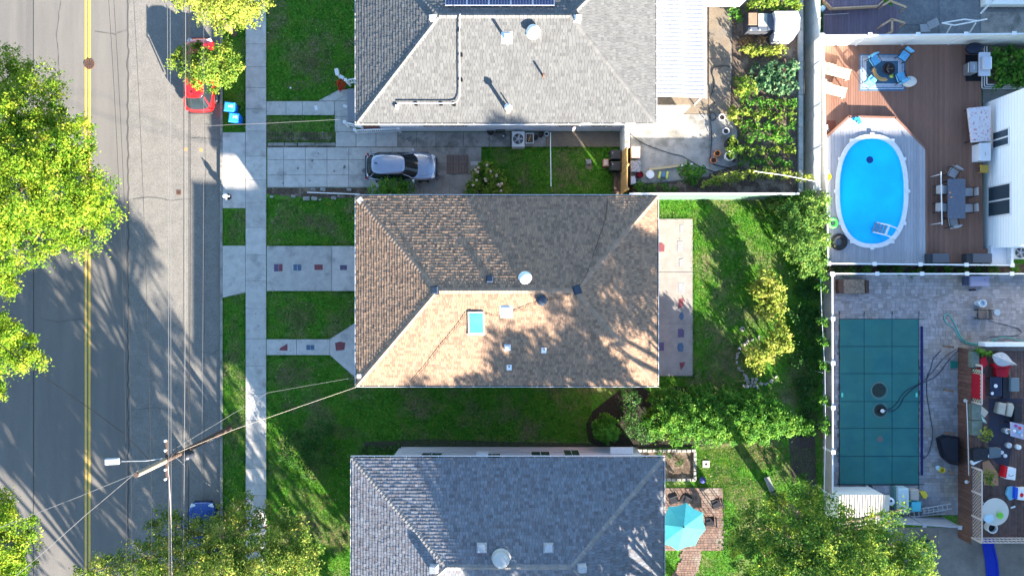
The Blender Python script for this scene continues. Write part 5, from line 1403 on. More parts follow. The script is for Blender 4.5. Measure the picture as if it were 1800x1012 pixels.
m = MB(); wd = [.05,.30,.42,.40,.28,.12,.03]; nrm = Vector((-d.y,d.x,0)).normalized()
m.add([tuple(p0+d*k/6+nrm*w+Vector((0,0,-.05))) for k,w in enumerate(wd)]+[tuple(p0+d*k/6+Vector((0,0,.12))) for k in range(7)]+[tuple(p0+d*k/6-nrm*w+Vector((0,0,-.05))) for k,w in enumerate(wd)], [(k,k+1,8+k,7+k) for k in range(6)]+[(7+k,8+k,15+k,14+k) for k in range(6)])
m.build('canopy', mat('grey_cloth', (.30,.32,.35), (.38,.38,.38), 5, .9), t)
t = thing('coffee_table','dark slatted coffee table with white dishes in the middle of the raised deck','table',(*P(1750,678,Z),Z))
a, b = P(1741,697,Z+.5), P(1762,663,Z+.5)
k = 0; x = a[0]
while x < b[0]-.04: MB().box(x,a[1],Z+.42,x+.07,b[1],Z+.46).build('slat', mat('navy_slat', (.02,.03,.06), rough=.5), t); x += .083
for q in ((1743,695),(1760,695),(1743,665),(1760,665)): MB().tube([(*P(*q,Z+.4),Z),(*P(*q,Z+.4),Z+.42)],.025,6).build('leg', M_BLACK, t)
for a, b, r, l in ((1750,678,.12,'larger white dish in the centre of the dark coffee table'),(1744,691,.10,'smaller white dish at the lower corner of the coffee table')):
    MB().lathe((*P(a,b,Z+.5),Z+.462), [(r*.6,0),(r,.05),(r*.8,.06)], 14).build('dish', M_WHITE, None, l, 'dish', smooth=True)
flat('glass_table','grey glass topped side table against the right side of the raised deck','table',[(1777,664),(1792,664),(1792,688),(1777,688)],.5,mat('grey_glass',(.13,.17,.19),rough=.2))
flat('corner_sofa','black rattan sofa around the coffee table','sofa',[(1763,664),(1776,664),(1776,700),(1763,700)],.3,CBK)
for poly, l in (([(1757,707),(1770,709),(1767,730),(1753,726)],'beige seat cushion, left of the pair below the coffee table'),([(1772,710),(1781,708),(1784,715),(1779,733),(1770,731)],'beige rounded pillow, right of the pair below the coffee table'),
                ([(1725,712),(1739,724),(1731,735),(1724,727)],'pale tilted cushion against the lower sage bench'),([(1724,728),(1731,736),(1737,745),(1728,741)],'small mint cushion fallen beside the sage bench')):
    flat('cushion', l, 'cushion', poly, .45, CBG if 'mint' not in l else mat('mint_cushion',(.35,.46,.42),rough=.9), bevel=.07)
flat('rattan_sofa','dark rattan armchair behind the beige pillows','chair',[(1783,712),(1797,712),(1797,742),(1783,742)],.4,CBK)
flat('floor_rug','dark blue outdoor rug in the middle of the raised deck','rug',[(1738,700),(1798,700),(1798,704),(1770,830),(1738,800)],.012,mat('navy_rug',(.035,.045,.075),(.05,.04,.05),3,.95),bevel=0)
t = thing('cluttered_table','table covered with cups, plates and bottles at the right edge','table',(*P(1790,752,Z),Z))
MB().prism(PP([(1776,741),(1800,746),(1800,772),(1777,766)],Z+.75),Z+.70,Z+.74).build('table_top', mat('patterned_cloth',(.30,.38,.50),(.45,.35,.45),14,.8), t)
for q in ((1779,744),(1798,748),(1779,764),(1798,769)): MB().tube([(*P(*q,Z+.7),Z),(*P(*q,Z+.7),Z+.7)],.03,6).build('leg', M_BLACK, t)
rr = random.Random(21)
cc = [plain('purple_cup',(.25,.06,.25),.5), plain('red_cup',(.5,.05,.06),.5), M_WHITE, plain('sky_cup',(.15,.40,.6),.4), plain('silver_tin',(.5,.52,.55),.3,.7)]
spots = [(1786,748,'round purple'),(1793,752,'red'),(1783,757,'white'),(1791,760,'sky blue'),(1796,765,'silver')]
for k,(a,b,nm) in enumerate(spots):
    MB().lathe((*P(a,b,Z+.8),Z+.742), [(.07,0),(.09,.08),(.06,.12)], 12).build('bowl', cc[k if k < 1 else (1,2,3,4)[k-1]], None, '%s bowl on the patterned table at the right edge' % nm, 'bowl', smooth=True)
for a,b,r,h,l in ((1773,758,.18,.5,'silver steel pot beside the patterned table'),(1775,783,.17,.35,'clear glass jar between the two dark low tables'),(1792,786,.15,.3,'small white tin at the right edge below the patterned table')):
    MB().lathe((*P(a,b,Z+h),Z), [(r*.9,0),(r,.06),(r,h*.9),(r*.7,h)], 18).build('pot', plain('silver_tin',(.5,.52,.55),.3,.7) if 'tin' not in l else M_WHITE, None, l, 'pot', smooth=True)
for a,b,l in ((1762,795,'upper'),(1768,801,'lower')):
    MB().lathe((*P(a,b,Z+.1),Z+.01), [(.12,0),(.12,.06),(.05,.08)], 14).build('ball', M_WHITE, None, 'white round tub lid on the deck boards, %s of two' % l, 'lid', smooth=True)
flat('grey_seat','grey cushioned seat in the shade below the flower pot','seat',[(1739,788),(1760,787),(1760,803),(1740,806)],.4,mat('slate_cushion',(.10,.13,.15),rough=.9))
flat('black_seat','black low seat at the left railing of the raised deck','seat',[(1711,789),(1738,787),(1737,806),(1712,812)],.4,CBK)
t = thing('cooler','red and white cool box standing open on the raised deck','cooler',(*P(1773,828,Z),Z))
MB().prism(PP([(1769,820.5),(1787,823),(1785,844),(1766,841)],Z+.45),Z,Z+.45).build('body', M_WHITE, t, bevel=.04); MB().prism(PP([(1767,818),(1772,820),(1769,840),(1762.5,838)],Z+.5),Z+.1,Z+.5).build('lid', plain('bright_red',(.55,.012,.02),.4), t, bevel=.02)
MB().torus((*P(1778,832,Z+.5),Z+.46),.16,.014,12,5,R(200),R(330)).build('handle', M_BLACK, t)
t = thing('cooler','blue and white cool box with red emblem at the right edge','cooler',(*P(1793,868,Z),Z))
MB().prism(PP([(1790,858),(1812,858),(1812,880),(1789,878)],Z+.45),Z,Z+.45).build('body', M_WHITE, t, bevel=.03); MB().prism(PP([(1785,856),(1790,857),(1788,877),(1784,876)],Z+.46),Z,Z+.46).build('lid', plain('royal_blue',(.02,.08,.5),.4), t, bevel=.02)
MB().lathe((*P(1797,870,Z+.5),Z+.452), [(.14,0),(.13,.006)], 16, .8).build('emblem', plain('bright_red',(.55,.012,.02),.4), t)
flat('folded_sheet','crumpled pale blue plastic sheet left of the blue and white cool box','plastic sheet',[(1773,856),(1784,854),(1784,876),(1776,880),(1769,868)],.22,plain('pale_blue_sheet',(.18,.42,.55),.3),bevel=.06)
flat('yellow_bottle','small white bottle lying on the lower deck boards','bottle',[(1777,891),(1785,888),(1786,891),(1778,894)],.08,M_WHITE)
t = thing('terracotta_planter','clay coloured corner panel behind the leafy pot plant','planter',(*P(1740,830,Z),Z))
MB().prism(PP([(1727,812),(1738,808),(1755,832),(1755,853),(1730,852)],Z+.03),Z+.005,Z+.03).build('mat_panel', mat('clay_panel',(.42,.22,.13),rough=.8), t)
MB().prism(PP([(1709,812),(1722,804),(1745,797),(1747,800),(1726,810),(1712,818)],Z+.4),Z+.1,Z+.35).build('cloth', M_WHITE, t, bevel=.03)
t = thing('round_table','round cream patio table with a green bowl and striped shade','table',(*P(1748,898,Z),Z))
c = (*P(1749,899,Z+.7),Z); MB().lathe((c[0],c[1],Z+.68), [(.82,0),(.84,.03),(.82,.05)], 32).build('table_top', mat('cream_table',(.52,.50,.45),rough=.4), t)
for k in range(4): MB().tube([(c[0]+.5*math.cos(k*1.57+.7),c[1]+.5*math.sin(k*1.57+.7),Z),(c[0]+.4*math.cos(k*1.57+.7),c[1]+.4*math.sin(k*1.57+.7),Z+.68)],.03,6).build('leg', M_WHITE, t)
MB().lathe((*P(1757,905,Z+.8),Z+.732), [(.10,0),(.19,.12),(.21,.13),(.15,.05)], 18).build('bowl', plain('lime_bowl',(.20,.55,.08),.4), None, 'lime green bowl on the round cream table', 'bowl', smooth=True)
MB().prism(PP([(1732,905),(1745,903),(1749,913),(1738,920),(1729,914)],Z+.8),Z+.732,Z+.80).build('plastic_bag', plain('clear_blue', (.40,.55,.62), .2), None, 'clear blue plastic bag on the round cream table', 'bag', bevel=.03)
bucket('black bucket with white rim next to the round cream table', 1745,928,.30,.4,Z,M_WHITE,M_BLACK)
struct('yard_concrete', MB().sheet(PP([(1560,926),(1900,926),(1900,1300),(1560,1300)]), .02), mat('stained_concrete', (.22,.20,.18), (.16,.15,.135), .8, .9, .2, 40, fine=.12, fscale=16, c3=(.12,.11,.105), scale3=.35, t3=(.5,.7)))
MB().box(PX(1648)-.012,PY(1200),.021,PX(1648)+.012,PY(928),.027).build('joint', M_JOINT, None, kind='structure')
t = thing('blue_slide','long bright blue water slide mat lying on the concrete at the bottom edge','slide mat',(*P(1742,985),.02))
L_ = [(1725,935),(1728,955),(1733,985),(1737,1030),(1738,1200)]; R_ = [(1744,935),(1747,960),(1753,985),(1757,1030),(1759,1200)]
m = MB(); m.add([(*P(*p,.1),.06) for p in L_]+[(*P(*p,.1),.06) for p in R_], [(i,i+1,6+i,5+i) for i in range(4)]); m.build('mat', plain('royal_mat',(.006,.03,.36),.35), t)
for S in (L_,R_): MB().tube([(*P(*p,.1),.09) for p in S], .05, 8).build('edge_tube', MATS['royal_mat'], t)
MB().prism(PP([(1614,953),(1643,953),(1643,1100),(1614,1100)],.5),0,.35).build('pool_tarp', M_COV, None, 'dark teal tarp rectangle beside the big tree at the bottom edge', 'tarp')

# ------------------------------------------------------------------ yard with the teal umbrella
M_BRICK = mat('patio_brick', (.19,.125,.10), (.13,.095,.085), 3, .9, island=.22, fine=.12, fscale=20, c3=(.20,.17,.15), scale3=.6)
bpat = struct('brick_patio', MB().sheet(PP([(1120,857),(1271,854),(1273,966),(1120,968)]), .006), M_JOINT)
paver_field(PP([(1120,858),(1270,855),(1272,965),(1120,967)]), .04, [(.22,.16),(.26,.16)], 5, joint=.018).build('bricks', M_BRICK, bpat, kind='stuff')
bw = [(1198,966),(1196,985),(1186,1003),(1172,1030),(1160,1080),(1195,1080),(1208,1035),(1222,1010),(1231,988),(1232,966)]
pth = struct('brick_path', MB().sheet(PP(bw), .008), M_JOINT)
paver_field(PP(bw), .04, [(.20,.14)], 6, joint=.018).build('bricks', M_BRICK, pth, kind='stuff')
um = thing('patio_umbrella', 'open teal eight sided patio umbrella on the brick patio', 'umbrella', (*P(1202,925,0),0))
zu = 2.35; M_TEAL = mat('teal_canvas', (.07,.42,.50), (.06,.38,.46), 3, .8, objrand=.06, transl=.25)
c = Vector((*P(1202,925,zu),zu)); rim_px = [(1206,883),(1236,901),(1240,930),(1222,958),(1191,967),(1164,955),(1158,921),(1175,890)]
cnt = Vector((*P(1202,926,zu+.45),zu+.45))
for k in range(8):
    a = Vector((*P(*rim_px[k],zu-.05),zu-.05)); b = Vector((*P(*rim_px[(k+1)%8],zu-.05),zu-.05)); mid = (a+b)/2; mid = mid+(cnt-mid)*.06
    m = MB(); m.add([tuple(cnt),tuple(a),tuple(mid),tuple(b)], [(0,2,1),(0,3,2)]); 
    m.build('canopy_panel', M_TEAL, um)
    MB().tube([tuple(cnt-Vector((0,0,.06))), tuple(a-Vector((0,0,.02)))], .012, 4).build('rib', M_GREYM, um)
MB().tube([(cnt.x,cnt.y,0),(cnt.x,cnt.y,cnt.z+.02)], .025, 8).build('pole', M_BLACK, um); MB().lathe((cnt.x,cnt.y,cnt.z), [(.06,0),(.05,.06)], 10).build('finial', M_BLACK, um)
bc = patio_chair('x','chair',mat('black_sling',(.02,.022,.03),rough=.9),M_BLACK)
for k,(a,b,rz,l) in enumerate(((1203,877,R(150),'black patio chair above the teal umbrella'),(1258,884,R(110),'black patio chair at the right edge of the brick patio'),(1247,915,R(95),'black patio chair partly under the right side of the teal umbrella'),(1183,876,R(200),'black patio chair close to the slate roof corner'))):
    place(bc, k, (*P(a,b,.4),.04), rz, l, 'black chairs on the brick patio')
bed = struct('flower_bed', MB().sheet(PP([(1120,790),(1222,790),(1222,845),(1120,845)]), .02), M_SOIL)
eb = thing('bed_edging', 'grey edging stones around the rectangular flower bed by the slate house', 'edging', (*P(1172,817),0))
M_EDG = mat('edging_stone', (.26,.26,.25), (.20,.20,.19), 8, .9, .2, 50, objrand=.15)
for k in range(12):
    for yy in (791,842): MB().obox((*P(1124+k*8.6,yy+random.uniform(-.6,.6)),.06), (.27,.19,.14), random.uniform(-.1,.1)).build('edging_stone', M_EDG, eb, bevel=.03)
for k in range(6): MB().obox((*P(1221,797+k*8.4),.06), (.19,.27,.14), random.uniform(-.1,.1)).build('edging_stone', M_EDG, eb, bevel=.03)
t = thing('drain_cover','pale square stone drain cover in the grass beside the flower bed','drain cover',(*P(1241,815),0)); x,y = P(1241,815)
MB().box(x-.22,y-.22,0,x+.22,y+.22,.05).build('block', M_CONC, t); MB().lathe((x,y,.05), [(.08,0),(.07,.004)], 12).build('hole', M_BLACK, t)
MB().lathe((*P(1234,842),.0), [(.08,0),(.2,.1),(.2,.2),(.08,.3)], 16).build('gazing_ball', mat('indigo_glaze',(.05,.06,.22),rough=.3), None, 'small indigo gazing ball at the corner of the edged bed', 'garden ball', smooth=True)
MB().obox((*P(1352,850),.05), (.34,1.0,.1), R(22)).build('stone_slab', M_EDG, None, 'long grey stone slab lying tilted in the dry grass', 'stone slab', bevel=.03)
t = thing('ceramic_pot','small patterned ceramic pot on the lawn by the yellow shrubs','pot',(*P(1305,578),0))
MB().lathe((*P(1305,578,.15),0), [(.10,0),(.16,.12),(.14,.24),(.08,.25)], 14).build('bowl', mat('patterned_glaze',(.5,.48,.45),(.08,.08,.1),25,.4), t, smooth=True); MB().lathe((*P(1305,578,.15),.251), [(.09,0),(.08,.004)], 10).build('soil', M_SOIL, t)
rr = random.Random(8)
t = thing('stone_border','ring of small stones round the lowest yellow shrub','stones',(*P(1318,640),0))
for k in range(34):
    a = R(95+k*6.5); x, y = P(1338+42*math.cos(a)+rr.uniform(-3,3), 632-40*math.sin(a)+rr.uniform(-3,3))
    MB().obox((x,y,.05), (rr.uniform(.1,.22),rr.uniform(.08,.18),.1), rr.uniform(0,3), rr.uniform(-.2,.2)).build('stone', M_EDG, t, bevel=.03)
for k in range(14):
    x, y = P(1303+rr.uniform(0,28), 668+rr.uniform(-4,14)); MB().obox((x,y,.05), (rr.uniform(.1,.25),rr.uniform(.1,.2),.1), rr.uniform(0,3)).build('stone', M_EDG, t, bevel=.03)

# ------------------------------------------------------------------ side strip below the pale grey roof and bins
t = thing('soil_bin','black recycling crate of garden tools beside the air conditioner','crate',(*P(932,243),0))
a,b = P(924,252,.4),P(938,234,.4); MB().ring([(a[0],a[1]),(b[0],a[1]),(b[0],b[1]),(a[0],b[1])],[(a[0]+.05,a[1]+.05),(b[0]-.05,a[1]+.05),(b[0]-.05,b[1]-.05),(a[0]+.05,b[1]-.05)],.03,.42).build('frame', mat('ac_casing', (.55,.56,.56), rough=.5), t)
MB().box(a[0]+.05,a[1]+.05,.05,b[0]-.05,b[1]-.05,.3).build('contents', M_SOIL, t); MB().obox(((a[0]+b[0])/2,(a[1]+b[1])/2,.34),(.4,.05,.04),1.2).build('tool', M_PINE, t)
for k,(a,b,r,l) in enumerate(((942,241,.12,'small black pot beside the tool crate'),(951,236,.15,'grey pot third from the air conditioner'),(961,235,.13,'white rimmed pot by the hanging line'),(862,231,.19,'round black pot close under the pale grey roof edge'))):
    bucket(l,a,b,r,.3,.03,M_DARK if k != 2 else M_BKT,M_SOIL,name='pot',cat='flower pot')
t = thing('potting_rack','low dark metal rack against the white wall of the pale grey house','rack',(*P(879,231),0))
a,b = P(871,235,.6),P(888,227,.6)
for k in range(4): MB().box(a[0],a[1]+k*.07,.55,b[0],a[1]+.04+k*.07,.58).build('bar', M_BLACK, t)
for q in (a[0],b[0]): MB().tube([(q,a[1],0),(q,a[1],.56)],.02,6).build('leg', M_BLACK, t)
MB().lathe((*P(885,239,.1),.03), [(.06,0),(.07,.05),(.04,.1)], 10).build('ball', M_WHITE, None, 'white ball on the concrete path beside the rack', 'ball', smooth=True)
MB().tube([(*P(967.5,233,1.3),1.3),(*P(968.5,328,1.3),1.3)], .028, 8).build('clothes_pole', plain('mint_white',(.60,.72,.66),.5), None, 'long thin pale pole stretched across the small lawn', 'pole')
t = thing('stepping_stone','small grey stone block in the small lawn with sand at its foot','stone',(*P(1035,286),0))
MB().obox((*P(1035,284,.2),.1),(.36,.3,.2),.05).build('block', M_EDG, t, bevel=.03); MB().lathe((*P(1035,292),.01), [(.24,0),(.22,.012)], 12).build('sand', M_CONC_TAN, t)
def wheelie(label, bodym, lidm, mark, msz=.2):
    t = thing('wheeled_bin', label, 'bin', (0,0,0)); OFF[t.name] = None
    m = MB(); b0 = [(-.22,-.24),(.22,-.24),(.22,.24),(-.22,.24)]; b1 = [(-.28,-.30),(.28,-.30),(.28,.30),(-.28,.30)]
    m.add([(x,y,.05) for x,y in b0]+[(x,y,.92) for x,y in b1], [(i,(i+1)%4,4+(i+1)%4,4+i) for i in range(4)]+[(3,2,1,0)]); m.build('body', bodym, t, local=True)
    m = MB(); m.add([(-.31,-.34,.92),(.31,-.34,.92),(.31,.36,.92),(-.31,.36,.92),(-.27,-.28,1.0),(.27,-.28,1.0),(.26,.30,1.02),(-.26,.30,1.02)], [(4,5,6,7),(0,1,5,4),(1,2,6,5),(2,3,7,6),(3,0,4,7),(3,2,1,0)]); m.build('lid', lidm, t, local=True, bevel=.03)
    MB().tube([(-.24,.40,.93),(.24,.40,.93)],.025,6).build('handle', bodym, t, local=True)
    for s in (-.25,.25): MB().tube([(s-.03,.30,.1),(s+.03,.30,.1)],.1,12).build('wheel', M_BLACK, t, local=True)
    if mark: textmesh(mark, msz, (-.02,.12,1.024), R(90) if mark == 'M2' else 0, M_WHITE, t)
    return t
bb = wheelie('x', plain('blue_bin',(.01,.13,.55),.35), plain('blue_bin_lid',(.03,.27,.78),.3), 'M2', .24)
place(bb, 0, (*P(403,188,.95),.02), R(-96), 'blue wheeled recycling bin at the kerb, upper one nearer the red car', 'blue recycling bins on the verge')
place(bb, 1, (*P(411,207,.95),.02), R(-96), 'blue wheeled recycling bin at the kerb, lower one by the driveway apron', 'blue recycling bins on the verge')
for c in [o for o in bpy.data.objects if o.name.startswith('lettering')]: c.rotation_euler = (0,0,R(96))
kb = wheelie('x', plain('black_bin',(.03,.032,.036),.45), plain('black_bin_lid',(.05,.052,.058),.4), None)
for k in range(2):
    place(kb, k, (*P(1083,272+k*20,.95),0), R(90), 'black wheeled bin beside the pine fence, %s one' % ('upper' if k == 0 else 'lower'), 'black bins by the pine fence')
for q in (0,1):
    x, y = P(1080,271+20*q,1.0)
    b_ = [o for o in bpy.data.objects if o.name.startswith('wheeled_bin') and 'black' in o['label']][q]
    tm = textmesh('1', .2, (.1,.22,1.024), R(-90), M_WHITE, b_)
t = thing('clay_planter','square terracotta planter box left of the black bins','planter',(*P(1066,284),0))
a,b = P(1060.5,292,.5),P(1071,279,.5); MB().box(a[0],a[1],0,b[0],b[1],.42).build('box', mat('pink_clay',(.50,.30,.24),(.42,.2,.15),9,.8), t, bevel=.03); MB().box(a[0]+.07,a[1]+.07,.42,b[0]-.07,b[1]-.07,.44).build('paper', mat('pale_paper',(.6,.5,.42),rough=.9), t)
t = thing('cellar_box','long dark brown plank box against the pine fence below the bins','box',(*P(1084,322),0))
for k in range(2): MB().box(PX(1079.5+k*6.4,.5),PY(336,.5),0,PX(1085+k*6.4,.5),PY(303,.5),.45).build('plank', mat('umber_plank',(.09,.065,.05),(.13,.095,.075),6,.8), t)
MB().box(PX(1078,.5),PY(339,.5),0,PX(1092,.5),PY(336.3,.5),.5).build('end', MATS['umber_plank'], t)
t = thing('wooden_pallet','weathered wooden pallet on the driveway in front of the silver car','pallet',(*P(803,289),0))
for k in range(8): MB().box(PX(785+k*4.9,.15),PY(305,.15),.10,PX(785+k*4.9+3.4,.15),PY(272,.15),.125).build('slat', mat('pallet_wood',(.20,.15,.13),(.14,.11,.10),9,.85,objrand=.25), t)
for q in (274,288,303): MB().box(PX(785,.1),PY(q+1.5,.1),.035,PX(822.7,.1),PY(q-1.5,.1),.10).build('stringer', MATS['pallet_wood'], t)
t = thing('tan_block','small pale stepping block beside the pallet','block',(*P(834,287),0)); MB().box(PX(827),PY(291),.03,PX(844),PY(284),.06).build('block', M_CONC, t)
MB().tube([(*P(540,338,.25),.2),(*P(632,341.5,.25),.24)], .035, 8).build('white_pipe', M_WHITE, None, 'long white pipe lying in the soil strip beside the driveway', 'pipe')
rr = random.Random(12)
for k,(a,b,s) in enumerate(((551,333,.32),(568,333,.36),(614,333.5,.3),(539,349,.42),(553,349,.38),(563,351,.2),(587,348,.34),(478,346,.25),(516,345,.28),(596,345,.2))):
    MB().obox((*P(a,b),.05), (s,s*.62,.12), rr.uniform(-.3,.3), rr.uniform(-.1,.1), rr.uniform(-.1,.1)).build('rock' if k > 2 else 'edging_brick', M_EDG, None, ['square pale paver in the soil strip left of the white pipe','second square pale paver in the soil strip above the pipe','third pale paver in the soil strip near the round bush','widest pale rock below the left end of the white pipe','second pale rock below the white pipe','small rock between the pale rocks','rock below the middle of the white pipe','grey rock near the sidewalk end of the soil strip','grey rock halfway along the soil strip','small rock under the right end of the pipe'][k], 'rock', bevel=.05)
# porch steps with white rails of the pale grey house, red flower, mail box
def porch_rail(label, pts, z0, z1):
    t = thing('porch_railing', label, 'railing', (*P(*pts[0],z0),z0))
    A, B = Vector((*P(*pts[0],z1),z1)), Vector((*P(*pts[1],z1),z1)); d = B-A; n = max(3,int(d.length/.13)); an = math.atan2(d.y,d.x)
    MB().obox(tuple((A+B)/2), (d.length,.07,.05), an).build('top_rail', M_WHITE, t); MB().obox(tuple((A+B)/2-Vector((0,0,.72))), (d.length,.06,.05), an).build('bottom_rail', M_WHITE, t)
    for k in range(n+1):
        c = A+d*k/n; MB().obox((c.x,c.y,z1-.38), (.045,.045,.72), an).build('baluster', M_WHITE, t)
    for c in (A,B):
        q = MB().box(c.x-.06,c.y-.06,z0,c.x+.06,c.y+.06,z1+.08).build('post', M_WHITE, t); MB().box(c.x-.09,c.y-.09,z1+.08,c.x+.09,c.y+.09,z1+.13).build('cap', M_WHITE, q)
porch_rail('white porch railing at the upper corner of the pale grey house steps', [(608,141),(628,138)], 0, 1.3)
porch_rail('white porch railing at the lower corner of the pale grey house steps', [(606,215),(633,221)], 0, 1.3)
porch_rail('white stair railing running down to the path under the pale grey eave', [(624,229),(700,226.5)], 0, .95)
t = thing('ramp','brick red ramp between the white stair rails','ramp',(*P(665,224),0)); MB().prism(PP([(630,221),(695,219),(695,227),(632,228)],.5),0,.5).build('tread', mat('brick_tread',(.16,.07,.06),rough=.8), t)
t = thing('mailbox','white slanted mail box post at the corner of the front lawn','mailbox',(*P(597,132),0))
MB().tube([(*P(596,136,.2),0),(*P(593,130,.9),1.0)],.05,8).build('post', M_WHITE, t); MB().obox((*P(592.5,127,1.0),1.0),(.24,.42,.22),R(12)).build('box', M_WHITE, t, bevel=.04); MB().obox((*P(600,135,.6),.5),(.3,.2,.1),-.5).build('tray', M_BKT, t, bevel=.02)
for a,b,l in ((556,190,'white leaflet on the front walk, nearer the sidewalk'),(607,187,'white leaflet on the front walk by the porch step'),(511,155,'white scrap lying in the front lawn')):
    MB().obox((*P(a,b),.045),(.18 if a != 511 else .1,.28 if a != 511 else .1,.008),.35 if a == 556 else 1.2).build('leaflet', M_WHITE, None, l, 'paper')

# ------------------------------------------------------------------ terrace odds and ends
Zt = GZ
def pot(label, px, py, r, h, m, soil=True):
    return bucket(label, px, py, r, h, Zt, m, M_SOIL, name='flower_pot', cat='flower pot')
M_TERR = mat('terracotta_pot',(.50,.20,.10),rough=.7)
pot('white round pot beside the yellow flowering plant',1269.5,206,.19,.25,M_WHITE); pot('second white round pot lower down the garden edge',1276.5,230.5,.19,.22,M_WHITE)
pot('bright orange pot with a small green plant',1261.5,269.5,.18,.25,plain('orange_pot',(.65,.22,.05),.5)); pot('terracotta pot with bare soil below the orange pot',1255,281.5,.19,.28,M_TERR)
pot('large cream pot with leafy plant on the garden edge',1283,274,.28,.35,M_OFFW); pot('big dark pot half hidden by a leafy plant',1286,252,.36,.4,M_DARK); pot('small plum coloured pot beside the large cream pot',1291,281,.13,.2,plain('plum_pot',(.12,.07,.09),.6))
bucket('white round lidded bucket below the long plank',1143,306.5,.24,.35,Zt,M_WHITE,lid=M_WHITE); bucket('bright red bucket in a black tub beside the white bin box',1125,307,.20,.35,Zt,M_BLACK,plain('bright_red',(.55,.012,.02),.4))
for poly,l,m,h in (([(1110,257),(1125.5,257),(1125,278),(1110,278)],'square tan stone cistern box beside the pine fence',mat('tan_stone_top',(.40,.32,.27),(.33,.25,.21),6,.8),.5),([(1109,283),(1126,282),(1126,302),(1109,302)],'grey speckled utility box below the tan box',mat('speckle_grey',(.36,.38,.42),(.12,.13,.15),9,.6),.5),([(1109,310),(1116,309),(1118.5,322),(1109,324.5)],'pale blue grey box beside the red bucket',mat('pale_steel',(.40,.43,.50),rough=.5),.4)):
    MB().prism(PP(poly,Zt+h),Zt,Zt+h).build('utility_box', m, None, l, 'box', bevel=.02)
t = thing('timber_plank','long pale timber plank with a white end lying on the garden concrete','plank',(*P(1180,296),Zt))
a,b = Vector((*P(1141,298.5,Zt),Zt+.07)),Vector((*P(1195,292,Zt),Zt+.07)); d=b-a; MB().obox(tuple((a+b)/2),(d.length,.11,.09),math.atan2(d.y,d.x)).build('wood_part', mat('yellow_timber',(.45,.36,.20),rough=.8), t)
b2 = Vector((*P(1217,288.5,Zt),Zt+.07)); d=b2-b; MB().obox(tuple((b2+b)/2),(d.length,.1,.08),math.atan2(d.y,d.x)).build('white_part', M_WHITE, t)
t = thing('toy_cart','small blue and yellow cart tipped on the garden concrete','cart',(*P(1166,308),Zt))
MB().obox((*P(1165,307,Zt+.2),Zt+.18),(.34,.30,.14),-.15).build('body', plain('steel_blue',(.10,.18,.32),.5), t, bevel=.02)
for a_ in (1159.5,1172.5): MB().obox((*P(a_,308,Zt+.2),Zt+.2),(.12,.44,.2),-.2).build('side', plain('acid_yellow',(.45,.50,.10),.5), t, bevel=.02)
hose('dark garden hose snaking across the grey garden concrete', [(1107,235),(1125,249),(1150,260),(1180,270),(1200,275),(1225,290),(1250,300),(1265,304)], .022, plain('charcoal_hose',(.03,.032,.035),.6), z=GZ+.05)
hose('dark hose along the edge of the vegetable garden with loops', [(1283,118),(1275,116),(1256,119),(1252,130),(1256,145),(1250,172),(1258,182),(1248,192),(1247,205),(1252,212),(1259,206),(1255,199),(1249,203),(1251,240),(1249,275),(1252,287),(1265,292),(1282,296),(1284,304)], .026, plain('charcoal_hose',(.03,.032,.035),.6), z=GZ+.05)
t = thing('garden_workbench','dark shelving cart with wooden board and glass panel in the top of the garden','shelf',(*P(1335,45),Zt))
a,b = P(1314,55,Zt+.9),P(1364,22,Zt+.9)
MB().box(a[0],a[1],Zt+.05,b[0],b[1],Zt+.85).build('body', mat('dark_steel',(.04,.045,.055),rough=.5), t)
for x0_,x1_,y0_,y1_,m in ((1316,1331,23,44,mat('rust_board',(.30,.19,.13),(.25,.15,.1),6,.8)),(1333,1349,24,47,mat('dirty_glass',(.34,.36,.33),(.25,.27,.26),3,.3)),(1350,1362,24,53,mat('slate_panel',(.09,.11,.14),rough=.5)),(1316,1349,48,54,MATS['slate_panel'] if 'slate_panel' in MATS else None)):
    p,q = P(x0_,y1_,Zt+.9),P(x1_,y0_,Zt+.9); MB().box(p[0],p[1],Zt+.85,q[0],q[1],Zt+.90).build('top_panel', m, t)
for q in ((1320,53),(1335,53)): MB().lathe((*P(*q,Zt+.9),Zt+.9),[(.05,0),(.04,.05)],8).build('knob', M_WHITE, t)
t = thing('storage_shed','small grey storage shed with folded lid beside the chain link fence','shed',(*P(1384,45),Zt))
MB().prism(PP([(1361,70),(1394,70),(1404,55),(1406,33),(1402,21),(1362,20)],Zt+.8),Zt,Zt+.9).build('wall', mat('grey_resin',(.36,.38,.44),rough=.5), t)
for poly,z in (([(1361,20),(1402,20),(1407,31),(1364,31.5)],1.25),([(1364,32),(1407,31.5),(1402,56.5),(1363,57.5)],1.2),([(1363,58),(1396,58),(1392,70),(1360,70)],1.0)):
    MB().prism(PP(poly,Zt+z),Zt+.9,Zt+z).build('roof_panel', mat('grey_resin_lid',(.42,.44,.52),rough=.5), t)
t = thing('white_rope','white rope stretched from the garden to the chain link post','rope',(*P(1385,312),Zt)); MB().tube([(*P(1326,301,3),3.0),(*P(1380,308,2.9),2.85),(*P(1440,320,2.6),2.6)],.022,5).build('line', M_WHITE, t)
